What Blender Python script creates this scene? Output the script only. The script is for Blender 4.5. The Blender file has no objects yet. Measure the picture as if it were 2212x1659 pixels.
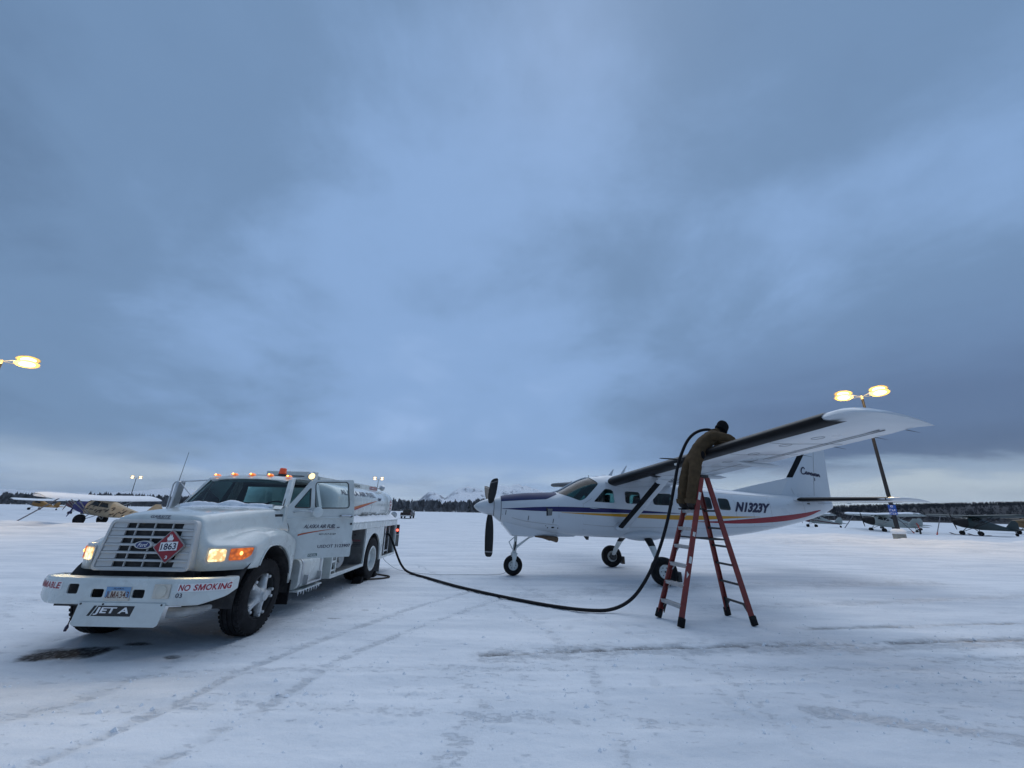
import bpy, bmesh, math, random
import numpy as np
from mathutils import Vector, Matrix

R = math.radians
SC = bpy.context.scene
COL = SC.collection
random.seed(7)

# ------------------------------------------------------------------ camera
CAM_H = 1.75
PITCH = 18.035
ROLL = 1.1
cam_data = bpy.data.cameras.new('camera')
cam_data.sensor_width = 36.0
cam_data.lens = 36.0 * 840.0 / 2212.0
cam_data.clip_start = 0.05
cam_data.clip_end = 60000.0
cam = bpy.data.objects.new('camera', cam_data)
COL.objects.link(cam)
cam.matrix_world = (Matrix.Translation((0, 0, CAM_H)) @ Matrix.Rotation(R(90 + PITCH), 4, 'X')
                    @ Matrix.Rotation(R(ROLL), 4, 'Z'))
SC.camera = cam
SC.render.resolution_x, SC.render.resolution_y = 1024, 768

# ------------------------------------------------------------------ view / world / sun
SC.view_settings.view_transform = 'Standard'
SC.view_settings.look = 'None'
SC.view_settings.exposure = 0.12
SC.view_settings.gamma = 1.0
SC.view_settings.use_curve_mapping = False
SC.cycles.max_bounces = 8
SC.cycles.transparent_max_bounces = 16
SC.cycles.use_denoising = True
SC.cycles.sample_clamp_indirect = 4.0
SC.cycles.caustics_reflective = False
SC.cycles.caustics_refractive = False

SUN_EL, SUN_AZ = 62.0, 12.0         # high and soft, ahead of the camera (overcast dusk)
world = bpy.data.worlds.new('World')
SC.world = world
world.use_nodes = True


def build_world():
    nt = world.node_tree
    N, L = nt.nodes, nt.links
    for n in list(N):
        N.remove(n)
    out = N.new('ShaderNodeOutputWorld')
    bg = N.new('ShaderNodeBackground')
    L.new(bg.outputs[0], out.inputs['Surface'])

    def math_(op, a, b=None, c=None, clamp=False):
        n = N.new('ShaderNodeMath')
        n.operation = op
        n.use_clamp = clamp
        for i, s in enumerate((a, b, c)):
            if s is None:
                continue
            if isinstance(s, (int, float)):
                n.inputs[i].default_value = s
            else:
                L.new(s, n.inputs[i])
        return n.outputs[0]

    def mix(fac, a, b, mode='MIX'):
        n = N.new('ShaderNodeMix')
        n.data_type = 'RGBA'
        n.blend_type = mode
        n.clamp_factor = True
        for i, s in ((0, fac), (6, a), (7, b)):
            if isinstance(s, (int, float)):
                n.inputs[i].default_value = s
            elif isinstance(s, tuple):
                n.inputs[i].default_value = (*s, 1)
            else:
                L.new(s, n.inputs[i])
        return n.outputs[2]

    def ramp(fac, stops):
        n = N.new('ShaderNodeValToRGB')
        e = n.color_ramp.elements
        while len(e) < len(stops):
            e.new(0.5)
        for el, (p, c) in zip(e, stops):
            el.position = p
            el.color = (*c, 1) if isinstance(c, tuple) else (c, c, c, 1)
        n.color_ramp.interpolation = 'EASE'
        L.new(fac, n.inputs[0])
        return n.outputs[0]

    def noise(vec, scale, detail, rough=0.55, dist=0.0):
        n = N.new('ShaderNodeTexNoise')
        n.inputs['Scale'].default_value = scale
        n.inputs['Detail'].default_value = detail
        n.inputs['Roughness'].default_value = rough
        n.inputs['Distortion'].default_value = dist
        L.new(vec, n.inputs['Vector'])
        return n.outputs[0]

    tc = N.new('ShaderNodeTexCoord')
    sep = N.new('ShaderNodeSeparateXYZ')
    L.new(tc.outputs['Generated'], sep.inputs[0])
    dx, dy, dz = sep.outputs
    up = math_('MAXIMUM', dz, 0.0)
    den = math_('ADD', up, 0.30)
    comb = N.new('ShaderNodeCombineXYZ')
    L.new(math_('DIVIDE', dx, den), comb.inputs[0])
    L.new(math_('DIVIDE', dy, den), comb.inputs[1])
    comb.inputs[2].default_value = 3.7
    cv = comb.outputs[0]
    big = noise(cv, 0.75, 3.0, 0.5, 0.3)
    mid = noise(cv, 1.9, 7.0, 0.56, 0.35)
    fine = noise(cv, 6.0, 5.0, 0.6, 0.2)
    # a broad thinner patch of cloud ahead, a little left of straight on
    dot = N.new('ShaderNodeVectorMath')
    dot.operation = 'DOT_PRODUCT'
    L.new(tc.outputs['Generated'], dot.inputs[0])
    v = Vector((-0.10, 0.90, 0.42)).normalized()
    dot.inputs[1].default_value = v
    patch = math_('MULTIPLY_ADD', dot.outputs['Value'], 2.6, -1.75, clamp=True)
    f = math_('MULTIPLY_ADD', big, 0.80, -0.40)
    f = math_('MULTIPLY_ADD', mid, 0.50, f)
    f = math_('MULTIPLY_ADD', fine, 0.16, f)
    f = math_('MULTIPLY_ADD', patch, 0.30, f)
    f = math_('SUBTRACT', f, 0.0)
    cloud = ramp(f, [(0.06, (0.098, 0.168, 0.286)), (0.32, (0.148, 0.248, 0.412)),
                     (0.58, (0.222, 0.358, 0.600)), (0.88, (0.330, 0.480, 0.750))])
    # low bank near the horizon: stretched layers with pale breaks
    az = math_('ARCTAN2', dx, dy)
    comb2 = N.new('ShaderNodeCombineXYZ')
    L.new(math_('MULTIPLY', az, 2.2), comb2.inputs[0])
    L.new(math_('MULTIPLY', dz, 11.0), comb2.inputs[1])
    comb2.inputs[2].default_value = 1.3
    lay = noise(comb2.outputs[0], 1.25, 7.0, 0.58, 0.35)
    az_n = math_('MULTIPLY_ADD', az, 0.1591549, 0.5)          # 0..1 round the compass, 0.5 straight ahead
    band = math_('MULTIPLY_ADD', lay, 0.16, math_('SUBTRACT', dz, 0.080))
    lowc = ramp(band, [(0.0, (0.36, 0.45, 0.54)), (0.045, (0.46, 0.54, 0.60)), (0.070, (0.22, 0.31, 0.44)), (0.092, (0.072, 0.118, 0.220)),
                       (0.19, (0.088, 0.145, 0.268)), (0.33, (0.125, 0.208, 0.370))])
    lowfac = ramp(dz, [(0.0, 1.0), (0.20, 0.92), (0.45, 0.0)])
    side_ = ramp(az_n, [(0.525, 0.0), (0.60, 1.0)])
    lowfac = math_('MULTIPLY', lowfac, side_)
    col = mix(lowfac, cloud, lowc)
    # faint pale rim right at the horizon, a touch warm
    rim = ramp(dz, [(0.0, 0.90), (0.045, 0.55), (0.13, 0.0)])
    rim = math_('MULTIPLY', rim, ramp(lay, [(0.35, 0.25), (0.62, 1.0)]))
    col = mix(rim, col, (0.60, 0.71, 0.82))
    sky = N.new('ShaderNodeTexSky')
    sky.sky_type = 'NISHITA'
    sky.sun_disc = False
    sky.sun_elevation = R(SUN_EL)
    sky.sun_rotation = R(SUN_AZ)
    skyc = mix(1.0, sky.outputs[0], (0.004, 0.004, 0.004), 'MULTIPLY')
    col = mix(1.0, col, skyc, 'ADD')
    L.new(col, bg.inputs['Color'])
    bg.inputs['Strength'].default_value = 1.0


build_world()

sun_data = bpy.data.lights.new('sun', 'SUN')
sun_data.energy = 1.12
sun_data.angle = R(75)
sun_data.color = (0.95, 0.975, 1.0)
sun = bpy.data.objects.new('sun', sun_data)
COL.objects.link(sun)
# light travels from the sun towards the scene
_a, _e = R(SUN_AZ), R(SUN_EL)
_to_sun = Vector((math.sin(_a) * math.cos(_e), math.cos(_a) * math.cos(_e), math.sin(_e)))
sun.rotation_euler = _to_sun.to_track_quat('Z', 'Y').to_euler()
sun.location = (0, -10, 30)


# ------------------------------------------------------------------ materials
MATS = {}


def _nodes(name):
    m = bpy.data.materials.new(name)
    m.use_nodes = True
    nt = m.node_tree
    b = nt.nodes['Principled BSDF']
    return m, nt, nt.nodes, nt.links, b


def pbr(name, col, rough=0.5, metal=0.0, var=0.06, vscale=6.0, bump=0.0, bscale=60.0, coat=0.0,
        spec=0.5, emit=None, estr=0.0, dirt=None, dirt_amt=0.0, dirt_scale=3.0):
    """procedural surface: colour broken by two noises, roughness variation, optional bump / dirt"""
    m, nt, N, L, b = _nodes(name)
    tc = N.new('ShaderNodeTexCoord')
    n1 = N.new('ShaderNodeTexNoise')
    n1.inputs['Scale'].default_value = vscale
    n1.inputs['Detail'].default_value = 6
    L.new(tc.outputs['Object'], n1.inputs['Vector'])
    rp = N.new('ShaderNodeValToRGB')
    c = np.array(col)
    rp.color_ramp.elements[0].position = 0.3
    rp.color_ramp.elements[0].color = (*np.clip(c * (1 - var), 0, 1), 1)
    rp.color_ramp.elements[1].position = 0.7
    rp.color_ramp.elements[1].color = (*np.clip(c * (1 + var), 0, 1), 1)
    L.new(n1.outputs[0], rp.inputs[0])
    colout = rp.outputs[0]
    if dirt:
        n2 = N.new('ShaderNodeTexNoise')
        n2.inputs['Scale'].default_value = dirt_scale
        n2.inputs['Detail'].default_value = 9
        n2.inputs['Roughness'].default_value = 0.65
        L.new(tc.outputs['Object'], n2.inputs['Vector'])
        r2 = N.new('ShaderNodeValToRGB')
        r2.color_ramp.elements[0].position = 0.48
        r2.color_ramp.elements[0].color = (0, 0, 0, 1)
        r2.color_ramp.elements[1].position = 0.75
        r2.color_ramp.elements[1].color = (dirt_amt,) * 3 + (1,)
        L.new(n2.outputs[0], r2.inputs[0])
        mx = N.new('ShaderNodeMix')
        mx.data_type = 'RGBA'
        L.new(r2.outputs[0], mx.inputs[0])
        L.new(colout, mx.inputs[6])
        mx.inputs[7].default_value = (*dirt, 1)
        colout = mx.outputs[2]
    L.new(colout, b.inputs['Base Color'])
    rr = N.new('ShaderNodeMapRange')
    rr.inputs['To Min'].default_value = max(0.02, rough - 0.08)
    rr.inputs['To Max'].default_value = min(1.0, rough + 0.08)
    L.new(n1.outputs[0], rr.inputs[0])
    L.new(rr.outputs[0], b.inputs['Roughness'])
    b.inputs['Metallic'].default_value = metal
    b.inputs['Coat Weight'].default_value = coat
    b.inputs['Coat Roughness'].default_value = 0.08
    b.inputs['Specular IOR Level'].default_value = spec
    if emit:
        b.inputs['Emission Color'].default_value = (*emit, 1)
        b.inputs['Emission Strength'].default_value = estr
    if bump > 0:
        n3 = N.new('ShaderNodeTexNoise')
        n3.inputs['Scale'].default_value = bscale
        n3.inputs['Detail'].default_value = 5
        L.new(tc.outputs['Object'], n3.inputs['Vector'])
        bp = N.new('ShaderNodeBump')
        bp.inputs['Strength'].default_value = bump
        bp.inputs['Distance'].default_value = 0.01
        L.new(n3.outputs[0], bp.inputs['Height'])
        L.new(bp.outputs[0], b.inputs['Normal'])
    MATS[name] = m
    return m


def glass(name, tint, refl=0.06, rough=0.02):
    """thin sheet glass: tinted transparency with a fresnel reflection"""
    m, nt, N, L, b = _nodes(name)
    N.remove(b)
    out = [n for n in N if n.type == 'OUTPUT_MATERIAL'][0]
    t = N.new('ShaderNodeBsdfTransparent')
    t.inputs[0].default_value = (*tint, 1)
    g = N.new('ShaderNodeBsdfGlossy')
    g.inputs['Roughness'].default_value = rough
    fr = N.new('ShaderNodeFresnel')
    fr.inputs[0].default_value = 1.5
    no = N.new('ShaderNodeTexNoise')
    no.inputs['Scale'].default_value = 9
    no.inputs['Detail'].default_value = 6
    mp = N.new('ShaderNodeMath')
    mp.operation = 'MULTIPLY_ADD'
    L.new(no.outputs[0], mp.inputs[0])
    mp.inputs[1].default_value = 0.02
    L.new(fr.outputs[0], mp.inputs[2])
    mx = N.new('ShaderNodeMixShader')
    L.new(mp.outputs[0], mx.inputs[0])
    L.new(t.outputs[0], mx.inputs[1])
    L.new(g.outputs[0], mx.inputs[2])
    L.new(mx.outputs[0], out.inputs[0])
    MATS[name] = m
    return m


def emissive(name, col, strength, var=0.25, scale=30):
    m, nt, N, L, b = _nodes(name)
    tc = N.new('ShaderNodeTexCoord')
    n1 = N.new('ShaderNodeTexNoise')
    n1.inputs['Scale'].default_value = scale
    L.new(tc.outputs['Object'], n1.inputs['Vector'])
    mr = N.new('ShaderNodeMapRange')
    mr.inputs['To Min'].default_value = strength * (1 - var)
    mr.inputs['To Max'].default_value = strength * (1 + var)
    L.new(n1.outputs[0], mr.inputs[0])
    b.inputs['Base Color'].default_value = (*[min(1, c * 0.8) for c in col], 1)
    b.inputs['Emission Color'].default_value = (*col, 1)
    b.inputs['Roughness'].default_value = 0.2
    L.new(mr.outputs[0], b.inputs['Emission Strength'])
    MATS[name] = m
    return m


pbr('truck_white', (0.57, 0.61, 0.60), 0.26, var=0.04, vscale=3.0, coat=0.5, dirt=(0.32, 0.32, 0.31), dirt_amt=0.4, dirt_scale=4.0)
pbr('grille_grey', (0.52, 0.52, 0.51), 0.38, var=0.06, dirt=(0.25, 0.25, 0.25), dirt_amt=0.4, dirt_scale=6)
pbr('plane_white', (0.53, 0.565, 0.60), 0.30, var=0.02, vscale=1.5, coat=0.4, dirt=(0.50, 0.51, 0.53), dirt_amt=0.35, dirt_scale=2.5)
pbr('stripe_blue', (0.008, 0.010, 0.085), 0.35, coat=0.1, spec=0.3)
pbr('cowl_blue', (0.006, 0.018, 0.085), 0.5, coat=0.0, spec=0.25)
pbr('stripe_gold', (0.52, 0.26, 0.020), 0.35, coat=0.1, spec=0.3)
pbr('stripe_red', (0.25, 0.012, 0.024), 0.35, coat=0.1, spec=0.3)
pbr('boot_black', (0.006, 0.0065, 0.008), 0.42, var=0.25, vscale=3, bump=0.15, bscale=20, spec=0.14)
pbr('prop_black', (0.012, 0.013, 0.014), 0.45, var=0.2, spec=0.3)
pbr('rubber', (0.006, 0.006, 0.0075), 0.72, var=0.3, vscale=12, bump=0.4, bscale=40, spec=0.2, dirt=(0.07, 0.073, 0.08), dirt_amt=0.3, dirt_scale=7)
pbr('black_plastic', (0.015, 0.016, 0.018), 0.5, var=0.2)
pbr('dark_metal', (0.045, 0.047, 0.05), 0.5, metal=0.4, var=0.3, vscale=8)
pbr('chassis', (0.018, 0.018, 0.02), 0.75, var=0.4, vscale=5, dirt=(0.12, 0.115, 0.11), dirt_amt=0.5, dirt_scale=6)
pbr('aluminium', (0.52, 0.54, 0.56), 0.38, metal=0.85, var=0.12, vscale=14, bump=0.1)
pbr('cast_hub', (0.50, 0.52, 0.53), 0.42, metal=0.35, var=0.2, vscale=12, bump=0.3, bscale=30, dirt=(0.16, 0.15, 0.14), dirt_amt=0.5, dirt_scale=9)
pbr('rim_white', (0.62, 0.65, 0.64), 0.42, var=0.1, dirt=(0.2, 0.2, 0.2), dirt_amt=0.5, dirt_scale=6)
pbr('pole_steel', (0.016, 0.016, 0.019), 0.6, metal=0.2, var=0.3, vscale=3)
pbr('pole_galv', (0.30, 0.31, 0.32), 0.5, metal=0.5, var=0.2)
pbr('concrete', (0.30, 0.285, 0.25), 0.9, var=0.18, vscale=5, bump=0.5, bscale=25)
pbr('snow_cap', (0.80, 0.83, 0.87), 0.75, var=0.03, vscale=8, bump=0.5, bscale=18, spec=0.25)
pbr('ladder_red', (0.18, 0.020, 0.017), 0.48, var=0.22, vscale=10, dirt=(0.09, 0.02, 0.02), dirt_amt=0.6, dirt_scale=8)
pbr('ladder_step', (0.40, 0.41, 0.42), 0.5, metal=0.6, var=0.2, vscale=20, bump=0.3, bscale=60)
pbr('sticker_white', (0.62, 0.62, 0.60), 0.6, var=0.15, vscale=40)
pbr('coverall', (0.078, 0.052, 0.029), 0.92, var=0.25, vscale=9, bump=0.7, bscale=55, spec=0.15, dirt=(0.035, 0.028, 0.02), dirt_amt=0.55, dirt_scale=5)
pbr('knit_black', (0.010, 0.010, 0.012), 0.95, var=0.3, vscale=60, bump=0.8, bscale=140, spec=0.1)
pbr('skin', (0.45, 0.27, 0.20), 0.55, var=0.08, vscale=20)
pbr('hair', (0.03, 0.02, 0.015), 0.7)
pbr('boot_leather', (0.014, 0.012, 0.011), 0.7, var=0.3)
pbr('hose_black', (0.007, 0.007, 0.009), 0.55, spec=0.2, var=0.3, vscale=20, bump=0.2, bscale=50)
pbr('wire_grey', (0.20, 0.22, 0.25), 0.5, metal=0.5)
pbr('rope_brown', (0.045, 0.035, 0.026), 0.9, var=0.3, bump=0.6, bscale=80)
pbr('decal_navy', (0.012, 0.012, 0.045), 0.45)
pbr('decal_black', (0.012, 0.012, 0.014), 0.5)
pbr('decal_red', (0.32, 0.015, 0.035), 0.45, var=0.12, vscale=20)
pbr('decal_white', (0.74, 0.74, 0.74), 0.45)
pbr('placard_red', (0.26, 0.008, 0.018), 0.42, var=0.12, vscale=10)
pbr('placard_back', (0.30, 0.29, 0.29), 0.5, metal=0.4)
pbr('decal_orange', (0.48, 0.13, 0.02), 0.45, var=0.25, vscale=7)
pbr('decal_brown', (0.12, 0.045, 0.03), 0.45)
pbr('decal_green', (0.05, 0.12, 0.11), 0.5)
pbr('plate_blue', (0.16, 0.30, 0.48), 0.45, var=0.2, vscale=12)
pbr('plate_cream', (0.55, 0.52, 0.46), 0.45, var=0.12, vscale=15)
pbr('logo_blue', (0.010, 0.022, 0.12), 0.25, coat=0.6)
pbr('chrome', (0.62, 0.63, 0.65), 0.15, metal=0.95, var=0.05)
pbr('interior_grey', (0.055, 0.065, 0.070), 0.8, var=0.2)
pbr('interior_dark', (0.016, 0.018, 0.020), 0.85, var=0.3)
pbr('seat_grey', (0.035, 0.04, 0.045), 0.9, var=0.25, bump=0.3)
pbr('compartment', (0.16, 0.165, 0.165), 0.6, var=0.25, vscale=5, dirt=(0.05, 0.045, 0.04), dirt_amt=0.6, dirt_scale=4)
pbr('pump_grey', (0.36, 0.37, 0.37), 0.5, metal=0.3, var=0.25, vscale=9)
pbr('exhaust', (0.13, 0.085, 0.055), 0.55, metal=0.6, var=0.35, vscale=8)
pbr('amber_lens', (0.62, 0.13, 0.01), 0.2, coat=0.5, emit=(1.0, 0.22, 0.01), estr=0.55, var=0.2, vscale=30)
pbr('beacon_lens', (0.50, 0.06, 0.01), 0.2, coat=0.5, emit=(1.0, 0.10, 0.01), estr=0.12, var=0.2, vscale=20)
pbr('red_lens', (0.35, 0.01, 0.015), 0.2, coat=0.4, emit=(1.0, 0.02, 0.02), estr=0.35)
pbr('lens_clear', (0.55, 0.53, 0.46), 0.2, coat=0.4, var=0.1)


def lamp_face(name, centre, edge, s_c, s_e, scale, base=(0.5, 0.4, 0.25)):
    """lit lens: cells of a prismatic glass, hot and dim patches"""
    m, nt, N, L, b = _nodes(name)
    tc = N.new('ShaderNodeTexCoord')
    vo = N.new('ShaderNodeTexVoronoi')
    vo.inputs['Scale'].default_value = scale
    L.new(tc.outputs['Object'], vo.inputs['Vector'])
    no = N.new('ShaderNodeTexNoise')
    no.inputs['Scale'].default_value = scale * 0.45
    no.inputs['Detail'].default_value = 5
    L.new(tc.outputs['Object'], no.inputs['Vector'])
    ad = N.new('ShaderNodeMath')
    ad.operation = 'MULTIPLY_ADD'
    L.new(vo.outputs['Distance'], ad.inputs[0])
    ad.inputs[1].default_value = 0.45
    L.new(no.outputs[0], ad.inputs[2])
    rp = N.new('ShaderNodeValToRGB')
    rp.color_ramp.elements[0].position = 0.45
    rp.color_ramp.elements[0].color = (*[c * s_c for c in centre], 1)
    rp.color_ramp.elements[1].position = 0.88
    rp.color_ramp.elements[1].color = (*[c * s_e for c in edge], 1)
    L.new(ad.outputs[0], rp.inputs[0])
    b.inputs['Base Color'].default_value = (*base, 1)
    b.inputs['Roughness'].default_value = 0.15
    b.inputs['Coat Weight'].default_value = 0.5
    L.new(rp.outputs[0], b.inputs['Emission Color'])
    b.inputs['Emission Strength'].default_value = 1.0
    MATS[name] = m


lamp_face('head_glow', (1.0, 0.88, 0.52), (1.0, 0.58, 0.16), 1.9, 0.75, 26)
lamp_face('signal_lens', (1.0, 0.22, 0.012), (0.75, 0.10, 0.004), 0.62, 0.22, 24, (0.5, 0.10, 0.01))
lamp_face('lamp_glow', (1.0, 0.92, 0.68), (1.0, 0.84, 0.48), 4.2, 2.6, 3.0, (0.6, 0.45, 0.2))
lamp_face('halo_bowl', (1.0, 0.56, 0.16), (1.0, 0.46, 0.10), 0.75, 0.5, 3.0, (0.6, 0.42, 0.15))  # orange glow on the bowl stands in for the halo round the lamp
emissive('amber_glow', (1.0, 0.50, 0.12), 3.0)
emissive('red_glow', (1.0, 0.10, 0.06), 3.5)
emissive('work_glow', (1.0, 0.74, 0.30), 2.2)
emissive('cabin_glow', (1.0, 0.85, 0.6), 4.0)
pbr('lamp_house', (0.42, 0.33, 0.18), 0.4, metal=0.3)
glass('glass_teal', (0.60, 0.82, 0.80))
glass('glass_plane', (0.26, 0.46, 0.46))
glass('glass_clear', (0.84, 0.92, 0.92))


# ------------------------------------------------------------------ mesh building
class MB:
    def __init__(self):
        self.v, self.f = [], []

    def add(self, verts, faces):
        o = len(self.v)
        self.v.extend([tuple(p) for p in verts])
        self.f.extend([tuple(i + o for i in f) for f in faces])
        return self

    def box(self, x0, x1, y0, y1, z0, z1):
        return self.hexa([(x0, y0, z0), (x1, y0, z0), (x1, y1, z0), (x0, y1, z0),
                          (x0, y0, z1), (x1, y0, z1), (x1, y1, z1), (x0, y1, z1)])

    def hexa(self, p):
        return self.add(p, [(0, 3, 2, 1), (4, 5, 6, 7), (0, 1, 5, 4), (1, 2, 6, 5), (2, 3, 7, 6), (3, 0, 4, 7)])

    def beam(self, a, b, w, h, up=(0, 0, 1)):
        """box of section w x h from a to b"""
        a, b = Vector(a), Vector(b)
        d = (b - a).normalized()
        u = Vector(up)
        s = d.cross(u)
        if s.length < 1e-4:
            s = d.cross(Vector((1, 0, 0)))
        s.normalize()
        u = s.cross(d).normalized()
        s, u = s * w / 2, u * h / 2
        return self.hexa([a - s - u, a + s - u, b + s - u, b - s - u, a - s + u, a + s + u, b + s + u, b - s + u])

    def tube(self, path, r, n=8, caps=True, squash=None):
        P = [Vector(p) for p in path]
        k = len(P)
        rr = r if isinstance(r, (list, tuple)) else [r] * k
        T = []
        for i in range(k):
            t = (P[min(i + 1, k - 1)] - P[max(i - 1, 0)])
            T.append(t.normalized() if t.length > 1e-9 else Vector((0, 0, 1)))
        ref = Vector((0, 0, 1)) if abs(T[0].z) < 0.9 else Vector((1, 0, 0))
        u = T[0].cross(ref).normalized()
        rings = []
        for i in range(k):
            u = (u - T[i] * u.dot(T[i]))
            u = u.normalized() if u.length > 1e-6 else T[i].orthogonal().normalized()
            w = T[i].cross(u)
            rings.append([P[i] + (u * math.cos(2 * math.pi * j / n) + w * math.sin(2 * math.pi * j / n)) * rr[i]
                          for j in range(n)])
        return self.loft(rings, True, caps, caps)

    def loft(self, rings, closed=True, cap0=False, cap1=False):
        n = len(rings[0])
        o = len(self.v)
        for rg in rings:
            self.v.extend([tuple(p) for p in rg])
        m = n if closed else n - 1
        for i in range(len(rings) - 1):
            for j in range(m):
                a, b = o + i * n + j, o + i * n + (j + 1) % n
                self.f.append((a, b, b + n, a + n))
        if cap0:
            self.f.append(tuple(o + j for j in reversed(range(n))))
        if cap1:
            self.f.append(tuple(o + (len(rings) - 1) * n + j for j in range(n)))
        return self

    def lathe(self, prof, org, axis, n=32, cap0=False, cap1=False):
        """prof: (distance along axis, radius)"""
        ax = Vector(axis).normalized()
        u = ax.orthogonal().normalized()
        w = ax.cross(u)
        org = Vector(org)
        rings = []
        for a, r in prof:
            rings.append([org + ax * a + (u * math.cos(2 * math.pi * j / n) + w * math.sin(2 * math.pi * j / n)) * r
                          for j in range(n)])
        return self.loft(rings, True, cap0, cap1)

    def prism(self, poly, f0, f1):
        """poly: 2-D points; f0/f1 map (u,v) to the two end faces"""
        n = len(poly)
        a = [f0(*p) for p in poly]
        b = [f1(*p) for p in poly]
        o = len(self.v)
        self.v.extend([tuple(p) for p in a + b])
        self.f.append(tuple(o + j for j in reversed(range(n))))
        self.f.append(tuple(o + n + j for j in range(n)))
        for j in range(n):
            k = (j + 1) % n
            self.f.append((o + j, o + k, o + n + k, o + n + j))
        return self

    def ball(self, c, r, n=12, m=8):
        r = r if isinstance(r, (tuple, list)) else (r, r, r)
        rings = []
        for i in range(m + 1):
            t = math.pi * i / m
            s = max(1e-4, math.sin(t))
            rings.append([(c[0] + r[0] * s * math.cos(2 * math.pi * j / n), c[1] + r[1] * s * math.sin(2 * math.pi * j / n),
                           c[2] - r[2] * math.cos(t)) for j in range(n)])
        return self.loft(rings, True, True, True)

    def mesh(self, name):
        me = bpy.data.meshes.new(name)
        me.from_pydata(self.v, [], self.f)
        me.update()
        return me

    def build(self, name, mat, parent=None, smooth=35, bevel=0.0, segs=2, fixn=True):
        me = self.mesh(name)
        if fixn:
            bm = bmesh.new()
            bm.from_mesh(me)
            bmesh.ops.recalc_face_normals(bm, faces=bm.faces)
            bm.to_mesh(me)
            bm.free()
        return link(name, me, mat, parent, smooth, bevel, segs)


def link(name, me, mat, parent=None, smooth=35, bevel=0.0, segs=2):
    me.materials.clear()
    me.materials.append(MATS[mat] if isinstance(mat, str) else mat)
    if smooth:
        me.shade_smooth()
        me.set_sharp_from_angle(angle=R(smooth))
    o = bpy.data.objects.new(name, me)
    COL.objects.link(o)
    o.parent = parent
    if bevel > 0:
        b = o.modifiers.new('bevel', 'BEVEL')
        b.width = bevel
        b.segments = segs
        b.limit_method = 'ANGLE'
        b.angle_limit = R(40)
        b.harden_normals = False
    return o


def empty(name, loc=(0, 0, 0), rz=0.0):
    o = bpy.data.objects.new(name, None)
    COL.objects.link(o)
    o.location = loc
    o.rotation_euler = (0, 0, rz)
    o.empty_display_size = 0.3
    return o


def tag(o, label=None, cat=None, group=None, kind=None):
    for k, v in (('label', label), ('category', cat), ('group', group), ('kind', kind)):
        if v:
            o[k] = v
    return o


def copy_tree(o, parent=None):
    c = o.copy()
    COL.objects.link(c)
    c.parent = parent
    for ch in list(o.children):
        copy_tree(ch, c)
    return c


def crspline(pts, n):
    """Catmull-Rom through points, n samples per span"""
    P = [np.array(p, float) for p in pts]
    P = [2 * P[0] - P[1]] + P + [2 * P[-1] - P[-2]]
    out = []
    for i in range(1, len(P) - 2):
        for k in range(n):
            t = k / n
            a, b, c, d = P[i - 1], P[i], P[i + 1], P[i + 2]
            out.append(tuple(0.5 * (2 * b + (c - a) * t + (2 * a - 5 * b + 4 * c - d) * t * t
                                    + (3 * b - a - 3 * c + d) * t ** 3)))
    out.append(tuple(P[-2]))
    return out


def rrect(x0, x1, y0, y1, r, n=5):
    p = []
    for cx, cy, a0 in ((x1 - r, y0 + r, -90), (x1 - r, y1 - r, 0), (x0 + r, y1 - r, 90), (x0 + r, y0 + r, 180)):
        for i in range(n + 1):
            a = R(a0 + 90 * i / n)
            p.append((cx + r * math.cos(a), cy + r * math.sin(a)))
    return p


def round_poly(poly, r, n=5):
    """round the corners of a convex-ish polygon"""
    out = []
    k = len(poly)
    for i in range(k):
        p = Vector(poly[i])
        a = Vector(poly[i - 1]) - p
        b = Vector(poly[(i + 1) % k]) - p
        rr = min(r, a.length * 0.45, b.length * 0.45)
        p0, p1 = p + a.normalized() * rr, p + b.normalized() * rr
        for j in range(n + 1):
            t = j / n
            q = p0 * (1 - t) ** 2 + p * 2 * t * (1 - t) + p1 * t * t
            out.append((q.x, q.y))
    return out


_TEXT = {}


def text2d(body, bold=0.0, cuts=0, spacing=1.0):
    """glyph outlines of the built-in font as flat triangles in a unit box"""
    key = (body, bold, cuts, spacing)
    if key in _TEXT:
        return _TEXT[key]
    cu = bpy.data.curves.new('glyphs', 'FONT')
    cu.body = body
    cu.size = 1.0
    cu.offset = bold
    cu.space_character = spacing
    cu.resolution_u = 3
    ob = bpy.data.objects.new('glyphs', cu)
    COL.objects.link(ob)
    dg = bpy.context.evaluated_depsgraph_get()
    me = bpy.data.meshes.new_from_object(ob.evaluated_get(dg))
    bpy.data.objects.remove(ob)
    bpy.data.curves.remove(cu)
    bm = bmesh.new()
    bm.from_mesh(me)
    xs = [v.co.x for v in bm.verts]
    ys = [v.co.y for v in bm.verts]
    x0, x1, y0, y1 = min(xs), max(xs), min(ys), max(ys)
    for v in bm.verts:
        v.co = ((v.co.x - x0) / (x1 - x0), (v.co.y - y0) / (y1 - y0), 0)
    for i in range(cuts):
        bmesh.ops.bisect_plane(bm, geom=bm.verts[:] + bm.edges[:] + bm.faces[:],
                               plane_co=(0, (i + 1) / (cuts + 1), 0), plane_no=(0, 1, 0))
    bm.verts.ensure_lookup_table()
    bm.verts.index_update()
    vv = [(v.co.x, v.co.y) for v in bm.verts]
    ff = [tuple(v.index for v in f.verts) for f in bm.faces]
    bm.free()
    bpy.data.meshes.remove(me)
    _TEXT[key] = (vv, ff)
    return vv, ff


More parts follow.
